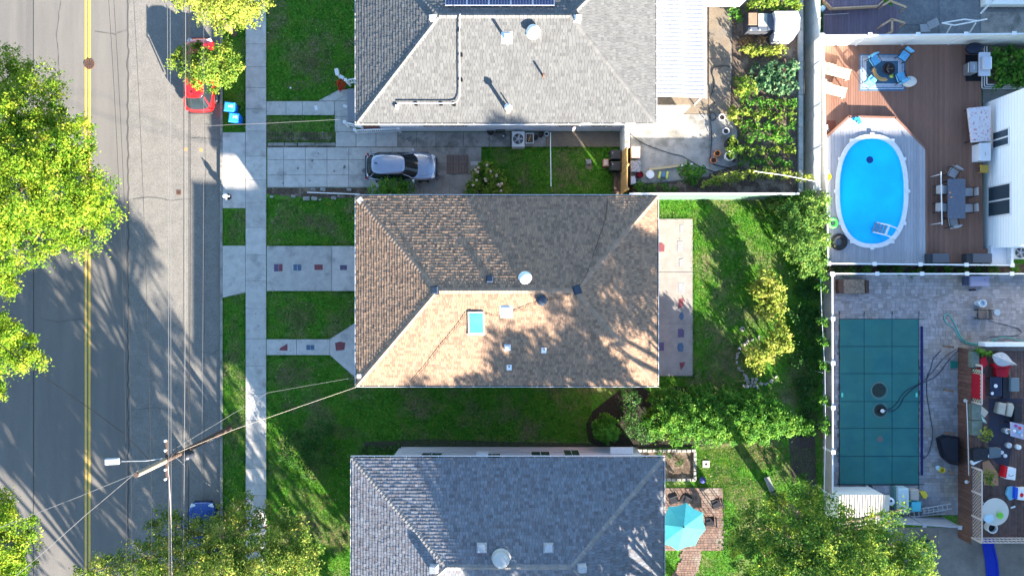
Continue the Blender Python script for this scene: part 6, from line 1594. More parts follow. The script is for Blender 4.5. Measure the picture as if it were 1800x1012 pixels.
# plant ties
# ------------------------------------------------------------------ hydrant
t = thing('fire_hydrant','white and black fire hydrant on the concrete apron by the kerb','fire hydrant',(*P(400,346),.03))
c = P(402,346)
MB().lathe((*c,.03),[(.19,0),(.19,.05),(.12,.06),(.12,.5),(.15,.52),(.15,.56)],16).build('barrel', M_BLACK, t, smooth=False)
MB().lathe((*c,.59),[(.15,0),(.14,.06),(.10,.12),(.04,.16),(.04,.2)],16).build('bonnet', M_WHITE, t, smooth=True)
for a in (0,math.pi,-math.pi/2): MB().tube([(c[0]+.1*math.cos(a),c[1]+.1*math.sin(a),.42),(c[0]+.22*math.cos(a),c[1]+.22*math.sin(a),.42)],.06,10).build('nozzle', M_GALV, t)

# ------------------------------------------------------------------ cars
def car(label, loc, rz, Lc, Wc, Hc, paint, name='parked_car', wag=0.9, roofm=None, hood=.27):
    t = thing(name, label, 'car', loc); t.rotation_euler = (0,0,rz); OFF[t.name] = None
    hw = Wc/2; hl = Lc/2
    # stations from rear (-x) to front (+x): x, half width, bottom, belt height
    belt = Hc*.60
    st = [(-hl,.60,.42,belt*.70),(-hl+.08,.80,.30,belt*.88),(-hl+.34,.93,.22,belt*.985),(-hl*.60,.99,.2,belt),(-hl*.2,1.0,.2,belt),(hl*.2,1.0,.2,belt*.99),(hl-Lc*hood,.985,.2,belt*.965),(hl-Lc*hood*.45,.96,.2,belt*.90),(hl-.35,.90,.22,belt*.82),(hl-.12,.78,.28,belt*.70),(hl,.60,.38,belt*.56)]
    m = MB(); V = []; n = 11
    for x, w, zb, zt in st:
        W = hw*w
        V += [(x,-W*.80,zb),(x,-W*.97,zb+.12),(x,-W,(zb+zt)/2),(x,-W*.985,zt-.10),(x,-W*.90,zt-.02),(x,0,zt+.035),(x,W*.90,zt-.02),(x,W*.985,zt-.10),(x,W,(zb+zt)/2),(x,W*.97,zb+.12),(x,W*.80,zb)]
    F = []
    for i in range(len(st)-1):
        for j in range(n-1): a = i*n+j; F.append((a,a+n,a+n+1,a+1))
    F.append(tuple(range(n))); F.append(tuple((len(st)-1)*n+j for j in range(n-1,-1,-1)))
    m.add(V, F); m.build('body', paint, t, local=True, smooth=True, sub=2)
    # greenhouse
    xr0, xr1 = -hl+.10, -hl+.10+ (1-wag)*2.2+.22; xf0 = hl-Lc*hood-.02; xf1 = xf0-Lc*.155
    zb, zt = belt-.03, Hc-.02; wb, wt = hw*.93, hw*.66
    glass = mat('car_glass',(.012,.018,.022),rough=.05,spec=.35)
    NA = 40
    def ol(x0_, x1_, hw_, z, e=.52):
        cx_, a_ = (x0_+x1_)/2, (x1_-x0_)/2; out = []
        for k in range(NA):
            t_ = 2*math.pi*(k+.5)/NA; c_, s_ = math.cos(t_), math.sin(t_)
            out.append((cx_+a_*math.copysign(abs(c_)**e, c_), hw_*math.copysign(abs(s_)**e, s_), z))
        return out
    lo_, hi_ = ol(xr0, xf0+.10, wb, zb), ol(xr1, xf1+.04, wt*1.04, zt-.02)
    rp = {'windshield': [], 'rear_window': [], 'side_windows': []}
    for k in range(NA):
        ang_ = (360*(k+1)/NA) % 360
        nm_ = 'windshield' if (ang_ < 42 or ang_ > 318) else 'rear_window' if 140 < ang_ < 220 else 'side_windows'
        rp[nm_].append(k)
    for nm_, ks in rp.items():
        m = MB()
        for k in ks: j = (k+1) % NA; m.add([lo_[k], lo_[j], hi_[j], hi_[k]], [(0,1,2,3)])
        m.build(nm_, glass, t, local=True)
    m = MB(); ring1 = ol(xr1+.02, xf1+.02, wt*1.05, zt-.005); ring2 = ol(xr1+.22, xf1-.18, wt*.80, zt+.045)
    n_ = NA; m.add(hi_+ring1+ring2, [(k,(k+1)%n_,n_+(k+1)%n_,n_+k) for k in range(n_)]+[(n_+k,n_+(k+1)%n_,2*n_+(k+1)%n_,2*n_+k) for k in range(n_)]+[tuple(range(2*n_,3*n_))])
    m.build('roof', roofm or paint, t, local=True, smooth=True)
    for s in (-1,1):
        for (xa,xb,ya_) in ((xf0-.16,xf1-.10,.93),(xr0+.12,xr1+.10,.93),((xf0+xr0)/2,(xf1+xr1)/2-.05,1.0)):
            MB().tube([(xa,s*wb*ya_,zb-.01),(xb,s*wt*1.04*ya_,zt-.02)],.035,6).build('pillar', paint, t, local=True)
        MB().tube([(xr1,s*wt*1.02,zt+.0),(xf1,s*wt*1.02,zt+.0)],.022,6).build('roof_rail', M_DARK, t, local=True)
        q = MB().obox((xf0-.18,s*(hw+.08),belt+.06),(.16,.22,.14),0).build('mirror', paint, t, local=True, bevel=.04)
        MB().obox((hl-.24,s*hw*.64,belt*.70),(.26,.30,.10),-s*.45).build('headlight', mat('lamp_glass',(.6,.62,.65),rough=.15), t, local=True, bevel=.03)
        MB().obox((-hl+.17,s*hw*.80,belt*.80),(.10,.20,.22),s*.35).build('taillight', mat('tail_red',(.35,.01,.01),rough=.2), t, local=True, bevel=.03)
        for x in (-hl*.60,hl*.63):
            w = MB().tube([(x,s*(hw-.20),.33),(x,s*(hw+.005),.33)],.33,20).build('wheel', plain('tyre',(.02,.02,.02),.9), t, local=True)
            MB().tube([(x,s*(hw-.02),.33),(x,s*(hw+.012),.33)],.21,16).build('rim', M_GALV, w, local=True)
    MB().obox((hl-.03,0,belt*.42),(.12,Wc*.62,.16),0).build('grille', M_DARK, t, local=True, bevel=.02)
    MB().obox((-hl+.0,0,.48),(.14,Wc*.80,.2),0).build('bumper', M_DARK if roofm is None else paint, t, local=True, bevel=.05)
    m = MB(); zh = belt*.94
    for s in (-1,1): m.tube([(hl-Lc*hood+.08,s*hw*.72,belt*.985),(hl-.55,s*hw*.60,belt*.885),(hl-.3,s*hw*.50,belt*.83)],.008,4)
    m.build('hood_crease', M_DARK, t, local=True)
    MB().tube([(xr1+.35,.05,zt+.05),(xr1+.2,.05,zt+.12)],.03,5).build('antenna', M_DARK, t, local=True)
    return t
silver = mat('silver_paint',(.26,.31,.40),rough=.25,metal=.6,coat=.6,spec=.5)
redp = mat('red_paint',(.50,.008,.010),rough=.25,coat=.8,spec=.5); bluep = mat('blue_paint',(.01,.05,.22),rough=.25,metal=.2,coat=.8)
car('silver blue crossover parked on the concrete driveway, nose to the right',(*P(705,293,.7),.03),0,4.45,1.84,1.62,silver)
car('bright red hatchback parked at the kerb under the young street tree',(*P(349,130,.7),-.11),R(90),4.75,1.9,1.55,redp,wag=.84)
car('deep blue car parked at the kerb under the bottom street tree',(*P(353,945,.7),-.11),R(90),4.4,1.8,1.5,bluep,wag=.8)

# ------------------------------------------------------------------ utility pole, street lamp and wires
up = thing('utility_pole','brown wooden utility pole with street lamp beside the verge','utility pole',(*P(405,752),0))
bx, by = P(405,752); PT = 11.9
MB().tube([(bx,by,-.1),(bx+.02,by,6),(bx,by,PT)],.17,12,.12).build('mast', mat('pole_wood',(.10,.070,.055),(.065,.05,.045),7,.9,.3,40,stretch=(3,3,.4)), up)
MB().tube([(bx,by,PT-2.9),(bx,by,PT-.1)],.16,12,.125).build('pole_top_wrap', mat('pale_wood_grey',(.26,.23,.19),(.17,.15,.125),6,.9), up)
MB().obox((bx-.05,by-.05,3.2),(.32,.24,.75),.3).build('meter_box', mat('pale_steel_blue',(.42,.50,.52),rough=.5), up, bevel=.02)
lz = 8.6; lx, ly = P(195,811,lz+.2)
MB().tube([(bx,by,lz-.5),(bx-1.2,by-.1,lz-.1),(lx+.5,ly,lz+.1)],.03,8).build('lamp_arm', M_GREYM, up)
q = MB().obox((lx+.02,ly,lz+.12),(.78,.34,.14),R(3)).build('lamp_head', mat('lamp_grey',(.36,.40,.44),rough=.4), up, bevel=.06)
MB().obox((lx-.05,ly,lz+.03),(.45,.24,.06),R(3)).build('lens', M_WHITE, q, bevel=.03)
MB().obox((bx-.05,by+.0,8.6),(.10,2.0,.10),0).build('cross_arm', mat('pole_wood',(.20,.11,.075)), up)
for k in range(5): MB().lathe((bx-.05,by-1.0+k*.5,8.66),[(.03,0),(.06,.05),(.05,.1),(.07,.14),(.03,.2)],8).build('insulator', M_WHITE, up)
MB().lathe((bx+.28,by-.2,6.4),[(.12,0),(.22,.06),(.22,.75),(.12,.85)],16).build('transformer', plain('dark_transformer',(.03,.035,.05),.4), up)
for z,rr_ in ((9.9,.28),(10.6,.22)): MB().obox((bx-.12,by-.05,z),(.35,.22,.30),.3).build('splice_box', mat('pale_wood_grey',(.42,.38,.32)), up, bevel=.05)
for k in range(6): MB().tube([(bx+.1*math.cos(k),by+.1*math.sin(k),7.2+k*.3),(bx+.5*math.cos(k*1.3),by+.6*math.sin(k*1.7),7.5+k*.25),(bx+.15,by-.5+k*.1,8.3)],.012,4,cap=False).build('jumper_wire', M_BLACK, up)
M_WIRE = plain('black_wire',(.02,.02,.022),.5); M_WIREG = plain('grey_wire',(.12,.125,.13),.5)
def wire(label, x_top, x_mid, x_bot, z, r, m, sag=.5, group='overhead wires along the street'):
    """runs along the street through three marks at the given height"""
    pts = []
    for k in range(25):
        py = -500+k*2012/24; u = (py-0)/1012.0
        px = x_top*(1-u)*(1-2*u)+x_mid*4*u*(1-u)+x_bot*u*(2*u-1) if 0 <= u <= 1 else (x_top+(x_mid-x_top)*2*u*1.0 if u < 0 else x_bot+(x_bot-x_mid)*2*(u-1)*1.0)
        s = sag*(1-((k-12)/12.0)**2)*0
        pts.append((*P(px,py,z-s),z-s))
    MB().tube(pts, r, 4).build('overhead_wire', m, None, label, 'wire', group)
for k,(a,b,c,z,r,m) in enumerate(((191,215.5,221.5,11.2,.010,M_WIRE),(200,224,231.5,11.0,.010,M_WIRE),(235,257.5,267,10.4,.010,M_WIRE),(294,296,297,8.9,.010,M_WIREG),(299,300,301,8.7,.010,M_WIREG),
      (322.5,322.5,318,7.6,.014,M_WIRE),(326,325.5,322,7.4,.017,M_WIREG),(333,334,330,6.6,.022,M_WIRE),(330.5,331.5,327,6.9,.012,M_WIRE),(358,357,352,6.0,.007,M_WIREG))):
    wire('%s of the overhead wires running along the street' % ['leftmost','second from left','third from left','fourth from left','fifth from left','sixth from left','seventh from left, thicker,','ninth from left, thickest,','eighth from left','rightmost and thinnest'][k],a,b,c,z,r,m)
def span(label, pts, r, m, group=None):
    out = []
    for i in range(len(pts)-1):
        A = Vector((*P(*pts[i][:2],pts[i][2]),pts[i][2])); B = Vector((*P(*pts[i+1][:2],pts[i+1][2]),pts[i+1][2]))
        for k in range(8): u = k/8; out.append(A+(B-A)*u-Vector((0,0,.25*4*u*(1-u)*min(1,(B-A).length/12))))
    out.append(B); MB().tube(out, r, 5).build('service_wire', m, None, label, 'wire', group)
span('pale service cable from the utility pole to the corner of the middle house',[(300,800,7.8),(410,755,7.0),(632,678,5.2)],.011,mat('pale_cable',(.33,.29,.24),rough=.6))
span('thin wire from the pole to the front of the middle house',[(296,795,8.0),(470,690,6.4),(625,663,5.0)],.008,M_WIREG)
span('dark wire crossing the street from upper left to the utility pole',[(-60,560,9.5),(50,645,9.4),(215,760,9.2),(262,808,9.2)],.018,M_WIRE)
span('long grey wire from the pole across the street to the lower left',[(262,822,10.2),(140,872,9.8),(-60,950,9.6)],.014,M_WIREG)
span('second wire from the pole to the bottom left corner',[(243,826,10.8),(150,905,10.2),(30,1010,9.8),(-80,1110,9.6)],.014,M_WIREG)
span('thin guy wire from the pole down to the verge at the bottom',[(305,800,7.6),(345,838,5.4),(388,866,3.2),(430,905,.5)],.010,M_WIREG)
span('dashed looking white rope line from the street wires to the pale grey house',[(298,215,6.4),(340,222,6.1),(412,219,5.8),(520,214,5.4),(596,210,5.0)],.009,M_WIREG)
span('white insulated cable hanging beside the pole down the street',[(293,798,8.6),(298,860,8.2),(301,960,7.8),(303,1080,7.6)],.022,mat('pinkish_cable',(.36,.30,.30),rough=.6))
# ------------------------------------------------------------------ trees
G_ST = 'street trees'
tree('street_tree','very large bright green tree on the left side of the street','tree',(PX(-60),PY(420)),
     [(20,120,38,7.5),(62,185,55,8.2),(20,205,60,9),(120,245,52,8.2),(75,270,65,9.2),(150,300,40,7.8),(165,345,42,7.5),(110,345,60,8.8),(30,330,75,10),(60,410,60,8.2),(140,400,45,7.4),(180,375,30,7.0),(15,425,45,8.5),(-45,250,90,10),(-60,380,90,9.5),(100,160,22,7.0),(-10,480,42,7.2),(20,500,24,6.8),(30,130,22,7)],
     L_STREET, dens=250, size=.063, clump=.50, trunk_r=.32, seed=3, split=3.2)
tree('street_tree','green tree half cut off by the left edge, below the biggest tree','tree',(PX(-130),PY(590)),
     [(22,575,28,6.8),(45,615,34,6.6),(10,625,38,7),(-40,600,70,8),(0,690,14,6.2),(-50,660,40,7),(62,630,20,6.4)], L_STREET, dens=250, size=.063, clump=.45, trunk_r=.26, seed=4, split=3)
tree('street_tree','green tree at the bottom left corner of the street','tree',(PX(-110),PY(930)),
     [(10,905,34,7),(35,930,30,6.8),(-15,950,60,7.6),(28,985,34,6.8),(0,1010,50,7.4),(45,950,20,6.5),(5,880,18,6.8)], L_STREET, dens=240, size=.063, clump=.45, trunk_r=.24, seed=5, split=3)
tree('street_tree','green and yellow tree at the bottom of the street over the blue car','tree',(PX(415),PY(930)),
     [(300,925,36,5.8),(345,975,48,6.2),(290,975,42,6.4),(240,985,36,6.6),(185,1000,30,6.6),(150,1008,22,6.6),(400,960,52,6.4),(395,905,22,5.4),(450,905,28,5.6),(455,970,52,6.6),(500,915,26,5.8),(505,960,44,6.2),(540,975,26,6.2),(480,1015,60,7.2),(380,1030,70,7.4),(270,1030,55,7.2),(520,1010,40,6.8),(430,880,16,5.2),(355,930,26,5.8)],
     leafmat('bottom_tree_leaves',(.05,.11,.018),(.14,.22,.03),(.42,.42,.10),.4), dens=170, size=.063, clump=.36, trunk_r=.22, seed=6, split=2.4)
tree('street_tree','yellow green tree at the top edge above the red car','tree',(PX(412),PY(60)),
     [(345,-25,50,6.2),(400,-20,55,6.8),(370,20,26,5.4),(395,38,22,5.2),(430,25,28,5.6),(452,5,24,5.8),(420,-5,40,6.2),(312,-8,24,5.8),(380,0,32,6)], L_YELLOW, dens=190, size=.063, clump=.36, trunk_r=.2, seed=7, split=2.2)
tree('young_tree','young round street tree standing over the roof of the red car','tree',(PX(400),PY(140)),
     [(345,98,21,3.6),(318,93,10,3.5),(309,108,11,3.4),(328,122,14,3.4),(362,116,28,4.1),(393,98,21,3.9),(405,120,20,3.8),(350,138,18,3.4),(376,140,20,3.4),(398,138,12,3.3),(410,104,11,3.6)], L_STREET2, dens=380, size=.068, clump=.28, trunk_r=.10, seed=8, split=1.6)
tree('broadleaf_tree','big dense green tree at the bottom right beside the shed','tree',(PX(1360),PY(872)),
     [(1320,930,44,9.5),(1345,980,50,10.0),(1400,905,44,9.5),(1385,950,60,11.2),(1450,930,52,11.0),(1440,985,62,12.0),(1500,935,44,10.4),(1505,985,58,11.0),(1555,960,42,10.0),(1590,985,42,10.0),(1600,1010,40,10.0),(1360,890,26,8.6),(1300,960,24,8.6),(1420,870,24,8.8),(1540,915,20,8.0),(1566,920,14,7.6),(1585,895,10,7.4),(1480,1030,80,12.0),(1380,1030,70,11.5),(1620,970,20,9.2),(1580,1040,60,10.6)],
     leafmat('big_tree_leaves',(.035,.10,.02),(.09,.20,.03),(.36,.42,.055),.45), dens=210, size=.062, clump=.42, trunk_r=.34, seed=9, split=5)
# trees that stand just below the frame and throw the long shadows over street and roof
def far_tree(label, px, py, r, z0, z1, seed, dens=42, size=.17):
    rr = random.Random(seed); x, y = P(px, py); bl = []
    for k in range(16):
        a = rr.uniform(0,6.28); q = r*math.sqrt(rr.random())*.8; z = rr.uniform(z0+1, z1-.8)
        bl.append((x+q*math.cos(a), y+q*math.sin(a), rr.uniform(.9,1.7)*(r/5.0), z, .8))
    tree('broadleaf_tree', label, 'tree', (x, y), bl, L_STREET, dens=dens, size=size, clump=.7, trunk_r=.3, seed=seed, split=z0, inpx=False, twigs=True)
far_tree('tall street tree beyond the bottom edge, nearest the sidewalk', 470, 1200, 5.6, 2.5, 9.6, 31, 15)
far_tree('tall street tree beyond the bottom edge, in the verge further down', 400, 1340, 5.4, 3, 11, 36, 22)
far_tree('broad garden tree beyond the bottom edge, beside the sidewalk', 600, 1215, 5.4, 2.5, 9.8, 37, 15)
far_tree('tall yard tree beyond the bottom edge, behind the slate roofed house', 1235, 1085, 4.8, 6.5, 13.2, 32, 60)
far_tree('yard tree beyond the bottom edge, below the stained concrete', 1215, 1270, 5.4, 4, 13.0, 34)
far_tree('garden tree beyond the bottom edge, right behind the slate roofed house', 730, 1235, 4.8, 3, 10.2, 38, 15)
far_tree('large front garden tree beyond the bottom edge', 600, 1420, 5.2, 4, 12.5, 35)

# ------------------------------------------------------------------ shrubs and hedges
struct('hedge_dark_ground', MB().sheet(PP([(1030,745),(1042,722),(1070,700),(1092,682),(1128,680),(1150,692),(1180,678),(1290,690),(1370,722),(1432,742),(1425,768),(1330,772),(1240,784),(1120,788),(1062,790),(1034,775)]), .014), mat('mulch_dark_ground', (.035,.032,.026), (.02,.022,.016), 6, .98, .8, 25, fine=.3, fscale=14))  # mulch round the bush, plus dark ground added to outline the hedge
bush('hedge_tree','loose bright green shrub hanging over the fence at the top right of the lawn','shrub',
     [(1375,372,26,2.6),(1400,392,34,3.2),(1415,362,24,2.8),(1432,385,22,2.6),(1385,415,26,2.8),(1405,432,32,3.0),(1432,425,24,2.6),(1418,462,24,2.2),(1440,355,14,2.4),(1440,460,16,2),(1360,355,16,1.8)], leafmat('hedge_leaves',(.04,.12,.02),(.10,.22,.04),(.26,.36,.07),.4), dens=230, size=.07, clump=.28, seed=11)
bush('lilac_hedge','broad dark green shrub hedge between the two back yards','hedge',
     [(1165,700,26,2.0),(1190,722,36,2.4),(1230,705,30,2.3),(1235,742,34,2.3),(1280,720,36,2.5),(1290,752,28,2.0),(1325,718,28,2.2),(1335,748,30,2.1),(1368,742,24,1.8),(1395,748,18,1.5),(1150,745,24,1.8),(1420,752,12,1.1),(1190,760,20,1.6),(1212,728,40,2.6),(1262,735,42,2.7),(1308,738,38,2.5),(1350,735,30,2.2),(1170,725,28,2.2)], L_GREEN, dens=520, size=.065, clump=.22, seed=12)
bush('vine_column','narrow climbing shrub against the corner of the middle house','shrub',
     [(1108,700,16,2.2),(1105,725,18,2.0),(1112,750,20,1.8),(1128,762,18,1.5),(1100,690,10,2)], L_DARK, dens=170, size=.06, clump=.2, seed=13)
bush('boxwood','round clipped bush between the two houses','shrub',[(1065,752,24,1.9),(1065,752,17,2.1)], leafmat('boxwood_leaves',(.03,.12,.012),(.07,.22,.02),(.13,.32,.04),.3), dens=900, size=.06, clump=.15, seed=14)
bush('boxwood','rounded green bush at the upper left corner of the brown roof','shrub',[(668,336,18,1.6),(690,330,22,1.8),(714,336,18,1.6),(692,342,22,1.5)], L_GREEN, dens=240, size=.06, clump=.2, seed=15)
hy = bush('hydrangea','green hydrangea bush with faded pink flower heads beside the pallet','shrub',[(850,312,22,1.5),(872,318,20,1.4),(842,334,24,1.5),(870,338,24,1.5),(888,342,12,1.1),(856,296,12,1.3)], L_STREET2, dens=300, size=.08, clump=.24, seed=16)
rr = random.Random(44); mb = {}
M_HYD = mat('faded_flower',(.52,.40,.32),(.38,.28,.22),12,.9)
off = Vector(OFF[hy.name])
for k in range(26):
    px, py = rr.uniform(828,892), rr.uniform(288,344)
    if (px-858)**2/1100+(py-318)**2/800 > 1: continue
    p = Vector((*P(px,py,1.65),rr.uniform(1.45,1.65)))
    MB().lathe(tuple(p), [(.03,-.03),(.085,.0),(.09,.04),(.05,.08)], 7).build('flower_head', M_HYD, hy, smooth=True)
bush('yellow_shrub','sunlit yellow green shrub standing highest in the back lawn','shrub',[(1340,488,20,1.9),(1352,505,22,2.0),(1335,515,16,1.7),(1358,525,18,1.8),(1345,540,18,1.7),(1362,548,14,1.6),(1326,500,12,1.4)], L_YELLOW, dens=110, size=.10, clump=.26, seed=17)
bush('yellow_shrub','sunlit yellow green shrub in the middle of the back lawn group','shrub',[(1368,585,18,1.8),(1360,600,18,1.8),(1378,605,16,1.7),(1350,612,14,1.6),(1372,570,10,1.5)], L_YELLOW, dens=110, size=.10, clump=.26, seed=18)
bush('yellow_shrub','lowest yellow green shrub, ringed by small stones','shrub',[(1332,620,18,1.5),(1345,628,14,1.4),(1322,632,14,1.3),(1330,652,9,1.0),(1340,610,10,1.3)], L_YELLOW, dens=120, size=.09, clump=.24, seed=19)
bush('feathery_shrub','fine leaved spreading shrub in the lower front lawn','shrub',[(545,770,26,1.5),(570,750,20,1.5),(530,795,28,1.6),(560,790,30,1.8),(585,800,20,1.5),(515,765,16,1.2),(500,800,16,1.2),(545,825,20,1.3)], L_DARK, dens=120, size=.055, clump=.26, seed=20)
bush('foundation_shrub','dark low planting at the left corner of the slate house','shrub',[(640,796,9,.6),(655,792,9,.7),(670,794,9,.6),(685,793,8,.5),(700,785,6,.4)], L_DARK, dens=180, size=.07, clump=.18, seed=21)
for k,(a,b,l) in enumerate(((1404,845,'upper'),(1395,862,'lower'))): bush('shrub','small bright shrub at the edge of the big tree, %s one'%l,'shrub',[(a,b,12,1.0),(a+8,b-4,8,.9)], L_GREEN, dens=220, size=.06, clump=.18, seed=60+k)
# vine tufts on the wire fence
for k,b in enumerate((483,503,563,598,642,702,738,752)):
    bush('vine_tuft','green vine tuft on the wire fence, %s from the top'%['first','second','third','fourth','fifth','sixth','seventh','eighth'][k],'vine',[(1442+k*.9,b,7.5,1.35),(1448+k*.7,b+6,6,1.3)], L_GREEN, dens=200, size=.075, clump=.16, seed=70+k, group='vine tufts on the wire fence', zb=.8)
rr = random.Random(90)
for k in range(9):
    bush('ivy_patch','low dark ground vine beside the wire fence, patch %s'%['at the very top','second down','third down','fourth down','halfway','sixth down','seventh down','eighth down','at the foot'][k],'ground cover',[(1405+rr.uniform(-6,6)+j*rr.uniform(8,14),478+k*32+rr.uniform(-8,8)+j*5,rr.uniform(11,17),rr.uniform(.3,.7)) for j in range(3)], L_DARK, dens=90, size=.07, clump=.22, seed=100+k, group='ground vines along the wire fence', stem=.015)
for k in range(12):
    bush('gap_plant','leafy plant in the gap between the two pool fences, number %s from the left'%['one','two','three','four','five','six','seven','eight','nine','ten','eleven','twelve'][k],'plant',[(1470+k*28+rr.uniform(-6,6),473+rr.uniform(-2,2),9,.7)], L_GREEN if k%3 else L_DARK, dens=130, size=.08, clump=.2, seed=120+k, group='plants in the fence gap', stem=.015)
# kitchen garden
veg = [('row of yellow green bean plants below the dark shelving cart','bean_row',[(1312+9*i,90+rr.uniform(-2,2),9,2.2) for i in range(8)],L_YELLOW,.08),
 ('tall bright shrub behind the dark shelving cart at the top','garden_shrub',[(1330,5,14,3.0),(1350,-2,18,3.2),(1368,8,16,3.0),(1390,6,16,2.8),(1402,14,10,2.6),(1315,14,8,2.4)],L_STREET2,.08),
 ('green plant at the corner of the white canopy','garden_shrub',[(1288,22,10,2.2),(1296,32,9,2.1)],L_GREEN,.07),
 ('bluish broad leaved squash plants beside the retaining wall','squash_patch',[(1335,130,15,2.1),(1355,122,14,2.1),(1375,128,16,2.2),(1390,120,12,2.1),(1345,148,15,2.1),(1368,152,17,2.1),(1390,148,13,2.1),(1330,155,10,2)],L_BLUISH,.13),
 ('bright yellow green bush at the left edge of the garden','garden_shrub',[(1308,150,17,2.5),(1300,162,11,2.3),(1318,160,12,2.3)],L_STREET2,.08),
 ('yellow flowering plant beside the first white pot','flowering_plant',[(1290,205,10,2.1),(1286,196,7,2.0),(1294,214,7,2.0)],L_YELLOW,.09),
 ('leafy plant growing out of the big dark pot','potted_plant',[(1290,246,8,2.3),(1288,258,7,2.3)],L_STREET2,.08),
 ('leafy plant growing out of the large cream pot','potted_plant',[(1288,268,10,2.3),(1296,264,8,2.2)],L_STREET2,.08),
 ('long band of bright yellow vine running over the lower garden','yellow_vine',[(1240+9*i,322-2.6*i+.10*i*i+rr.uniform(-2,2),7.5,2.4) for i in range(14)]+[(1366+9*i,305+1.6*i,6,2.4) for i in range(7)],L_YELLOW,.085),
 ('spreading green courgette plant above the mint fence','garden_shrub',[(1200,300,10,2.0),(1212,296,10,2.0),(1222,306,12,2.0),(1232,300,9,2.0),(1208,310,9,1.9),(1218,316,8,1.9)],L_GREEN,.08),
 ('small green plants along the foot of the pine fence','garden_shrub',[(1120,330,9,1.9),(1132,332,10,1.9),(1148,332,8,1.8),(1166,328,8,1.8),(1180,332,8,1.8)],L_GREEN,.07),
 ('orange brown dry plant patch below the shelving cart','dry_patch',[(1308,72,8,1.8),(1318,70,7,1.8),(1340,68,7,1.75)],leafmat('dry_leaves',(.14,.07,.03),(.30,.18,.07),(.40,.30,.12),.3),.06)]
for k,(l,n,b,m,s) in enumerate(veg): bush(n,l,'plant',b,m,dens=140 if s < .1 else 60,size=s,clump=.2,seed=140+k,zb=GZ,stem=.02)
names = ['first','second','third','fourth','fifth','sixth','seventh','eighth']
for r in range(6):
    y = 178+r*21
    bush('vegetable_row','loose green row of vegetables beside the retaining wall, %s from the top'%names[r],'vegetables',[(1308+rr.uniform(-3,3)+i*11.5,y+rr.uniform(-4,4)+i*.8,rr.uniform(6,9.5),GZ+rr.uniform(.3,.7)) for i in range(8)], [L_GREEN,L_STREET2,L_GREEN][r%3], dens=90, size=.085, clump=.2, seed=170+r, zb=GZ, group='vegetable rows on the terrace', stem=.012)
# planter greens, pot plants and flowers on the raised deck
bush('leafy_greens','dense leafy greens filling the white railed planter','plant',[(1750+i*13,95+j*17+rr.uniform(-3,3),10,1.3) for i in range(5) for j in range(4)], L_GREEN, dens=110, size=.10, clump=.2, seed=190, zb=.75)
bush('flower_pot_plant','pale yellow leaved pot plant at the left railing of the raised deck','plant',[(1730,765,10,2.2),(1735,758,7,2.2),(1740,768,6,2.1)], L_YELLOW, dens=90, size=.08, clump=.18, seed=191, zb=1.8)
bush('flower_pot_plant','leafy plant in front of the clay coloured panel on the raised deck','plant',[(1725,838,8,2.1),(1735,832,8,2.1),(1738,842,8,2.1),(1745,835,6,2)], L_STREET2, dens=80, size=.08, clump=.18, seed=192, zb=1.6)
bush('trailing_plant','bright green fern along the top beam of the raised deck','plant',[(1716+i*6,617+i*1.2,5,2.0) for i in range(7)], L_GREEN, dens=200, size=.07, clump=.14, seed=193, zb=1.6)
bush('red_flowers','cluster of red flowers by the porch railing corner','flowers',[(600,149,7,.7),(601,155,5,.6)], leafmat('red_petals',(.25,.01,.01),(.5,.03,.02),(.55,.10,.03),.2), dens=400, size=.05, clump=.12, seed=194)
bush('garden_weeds','small plants above the edged flower bed','plant',[(1158,795,6,.4),(1175,800,5,.4),(1150,830,7,.4),(1195,812,7,.4)], L_DARK, dens=160, size=.06, clump=.15, seed=195)

# ------------------------------------------------------------------ grass tufts, leaf litter
def inpoly(px, py, poly):
    c = np.zeros(len(px), bool)
    for i in range(len(poly)):
        (xa, ya), (xb, yb) = poly[i-1], poly[i]
        if ya == yb: continue
        k = ((ya > py) != (yb > py)) & (px < (xb-xa)*(py-ya)/(yb-ya)+xa); c ^= k
    return c
def grass(name, polys, dens, h, seed, m):
    rg = np.random.default_rng(seed); out = []
    for poly in polys:
        xs = [p[0] for p in poly]; ys = [p[1] for p in poly]
        A = (max(xs)-min(xs))*(max(ys)-min(ys))*(CAM_H/FPX)**2; n = int(A*dens)
        px = rg.uniform(min(xs), max(xs), n); py = rg.uniform(min(ys), max(ys), n); k = inpoly(px, py, poly)
        out.append(np.stack([(px[k]-CX)*CAM_H/FPX, -(py[k]-CY)*CAM_H/FPX], 1))
    p = np.concatenate(out); n = len(p); a = rg.uniform(0, 6.283, n); l = h*(.5+rg.random(n)); w = .018+.02*rg.random(n)
    d = np.stack([np.cos(a), np.sin(a)], 1); t = rg.normal(size=(n, 2))*.5
    V = np.zeros((n, 3, 3)); V[:, 0, :2] = p-d*w[:, None]; V[:, 1, :2] = p+d*w[:, None]; V[:, 2, :2] = p+t*l[:, None]*1.8; V[:, 2, 2] = l*.42
    V[:, :2, 2] = .0
    raw_mesh(name, V.reshape(-1, 3), np.arange(n*3).reshape(-1, 3), m, None, kind='stuff')
lawns = [rect(469,-20,626,177), rect(469,204,589,249), rect(469,350,640,431), rect(469,513,640,594), rect(469,626,640,1030), rect(640,672,1040,775), rect(846,260,1079,343),
         rect(1158,353,1445,384), rect(1219,384,1440,700), rect(1225,785,1440,900), rect(1158,662,1219,682), rect(393,-20,431,231), rect(393,368,431,431), rect(393,518,431,1030), rect(1222,900,1300,1030), rect(1168,968,1190,1030), rect(1180,760,1230,786),rect(1224,790,1300,860)]
grass('grass_blades', lawns, 300, .075, 5, M_BLADE)
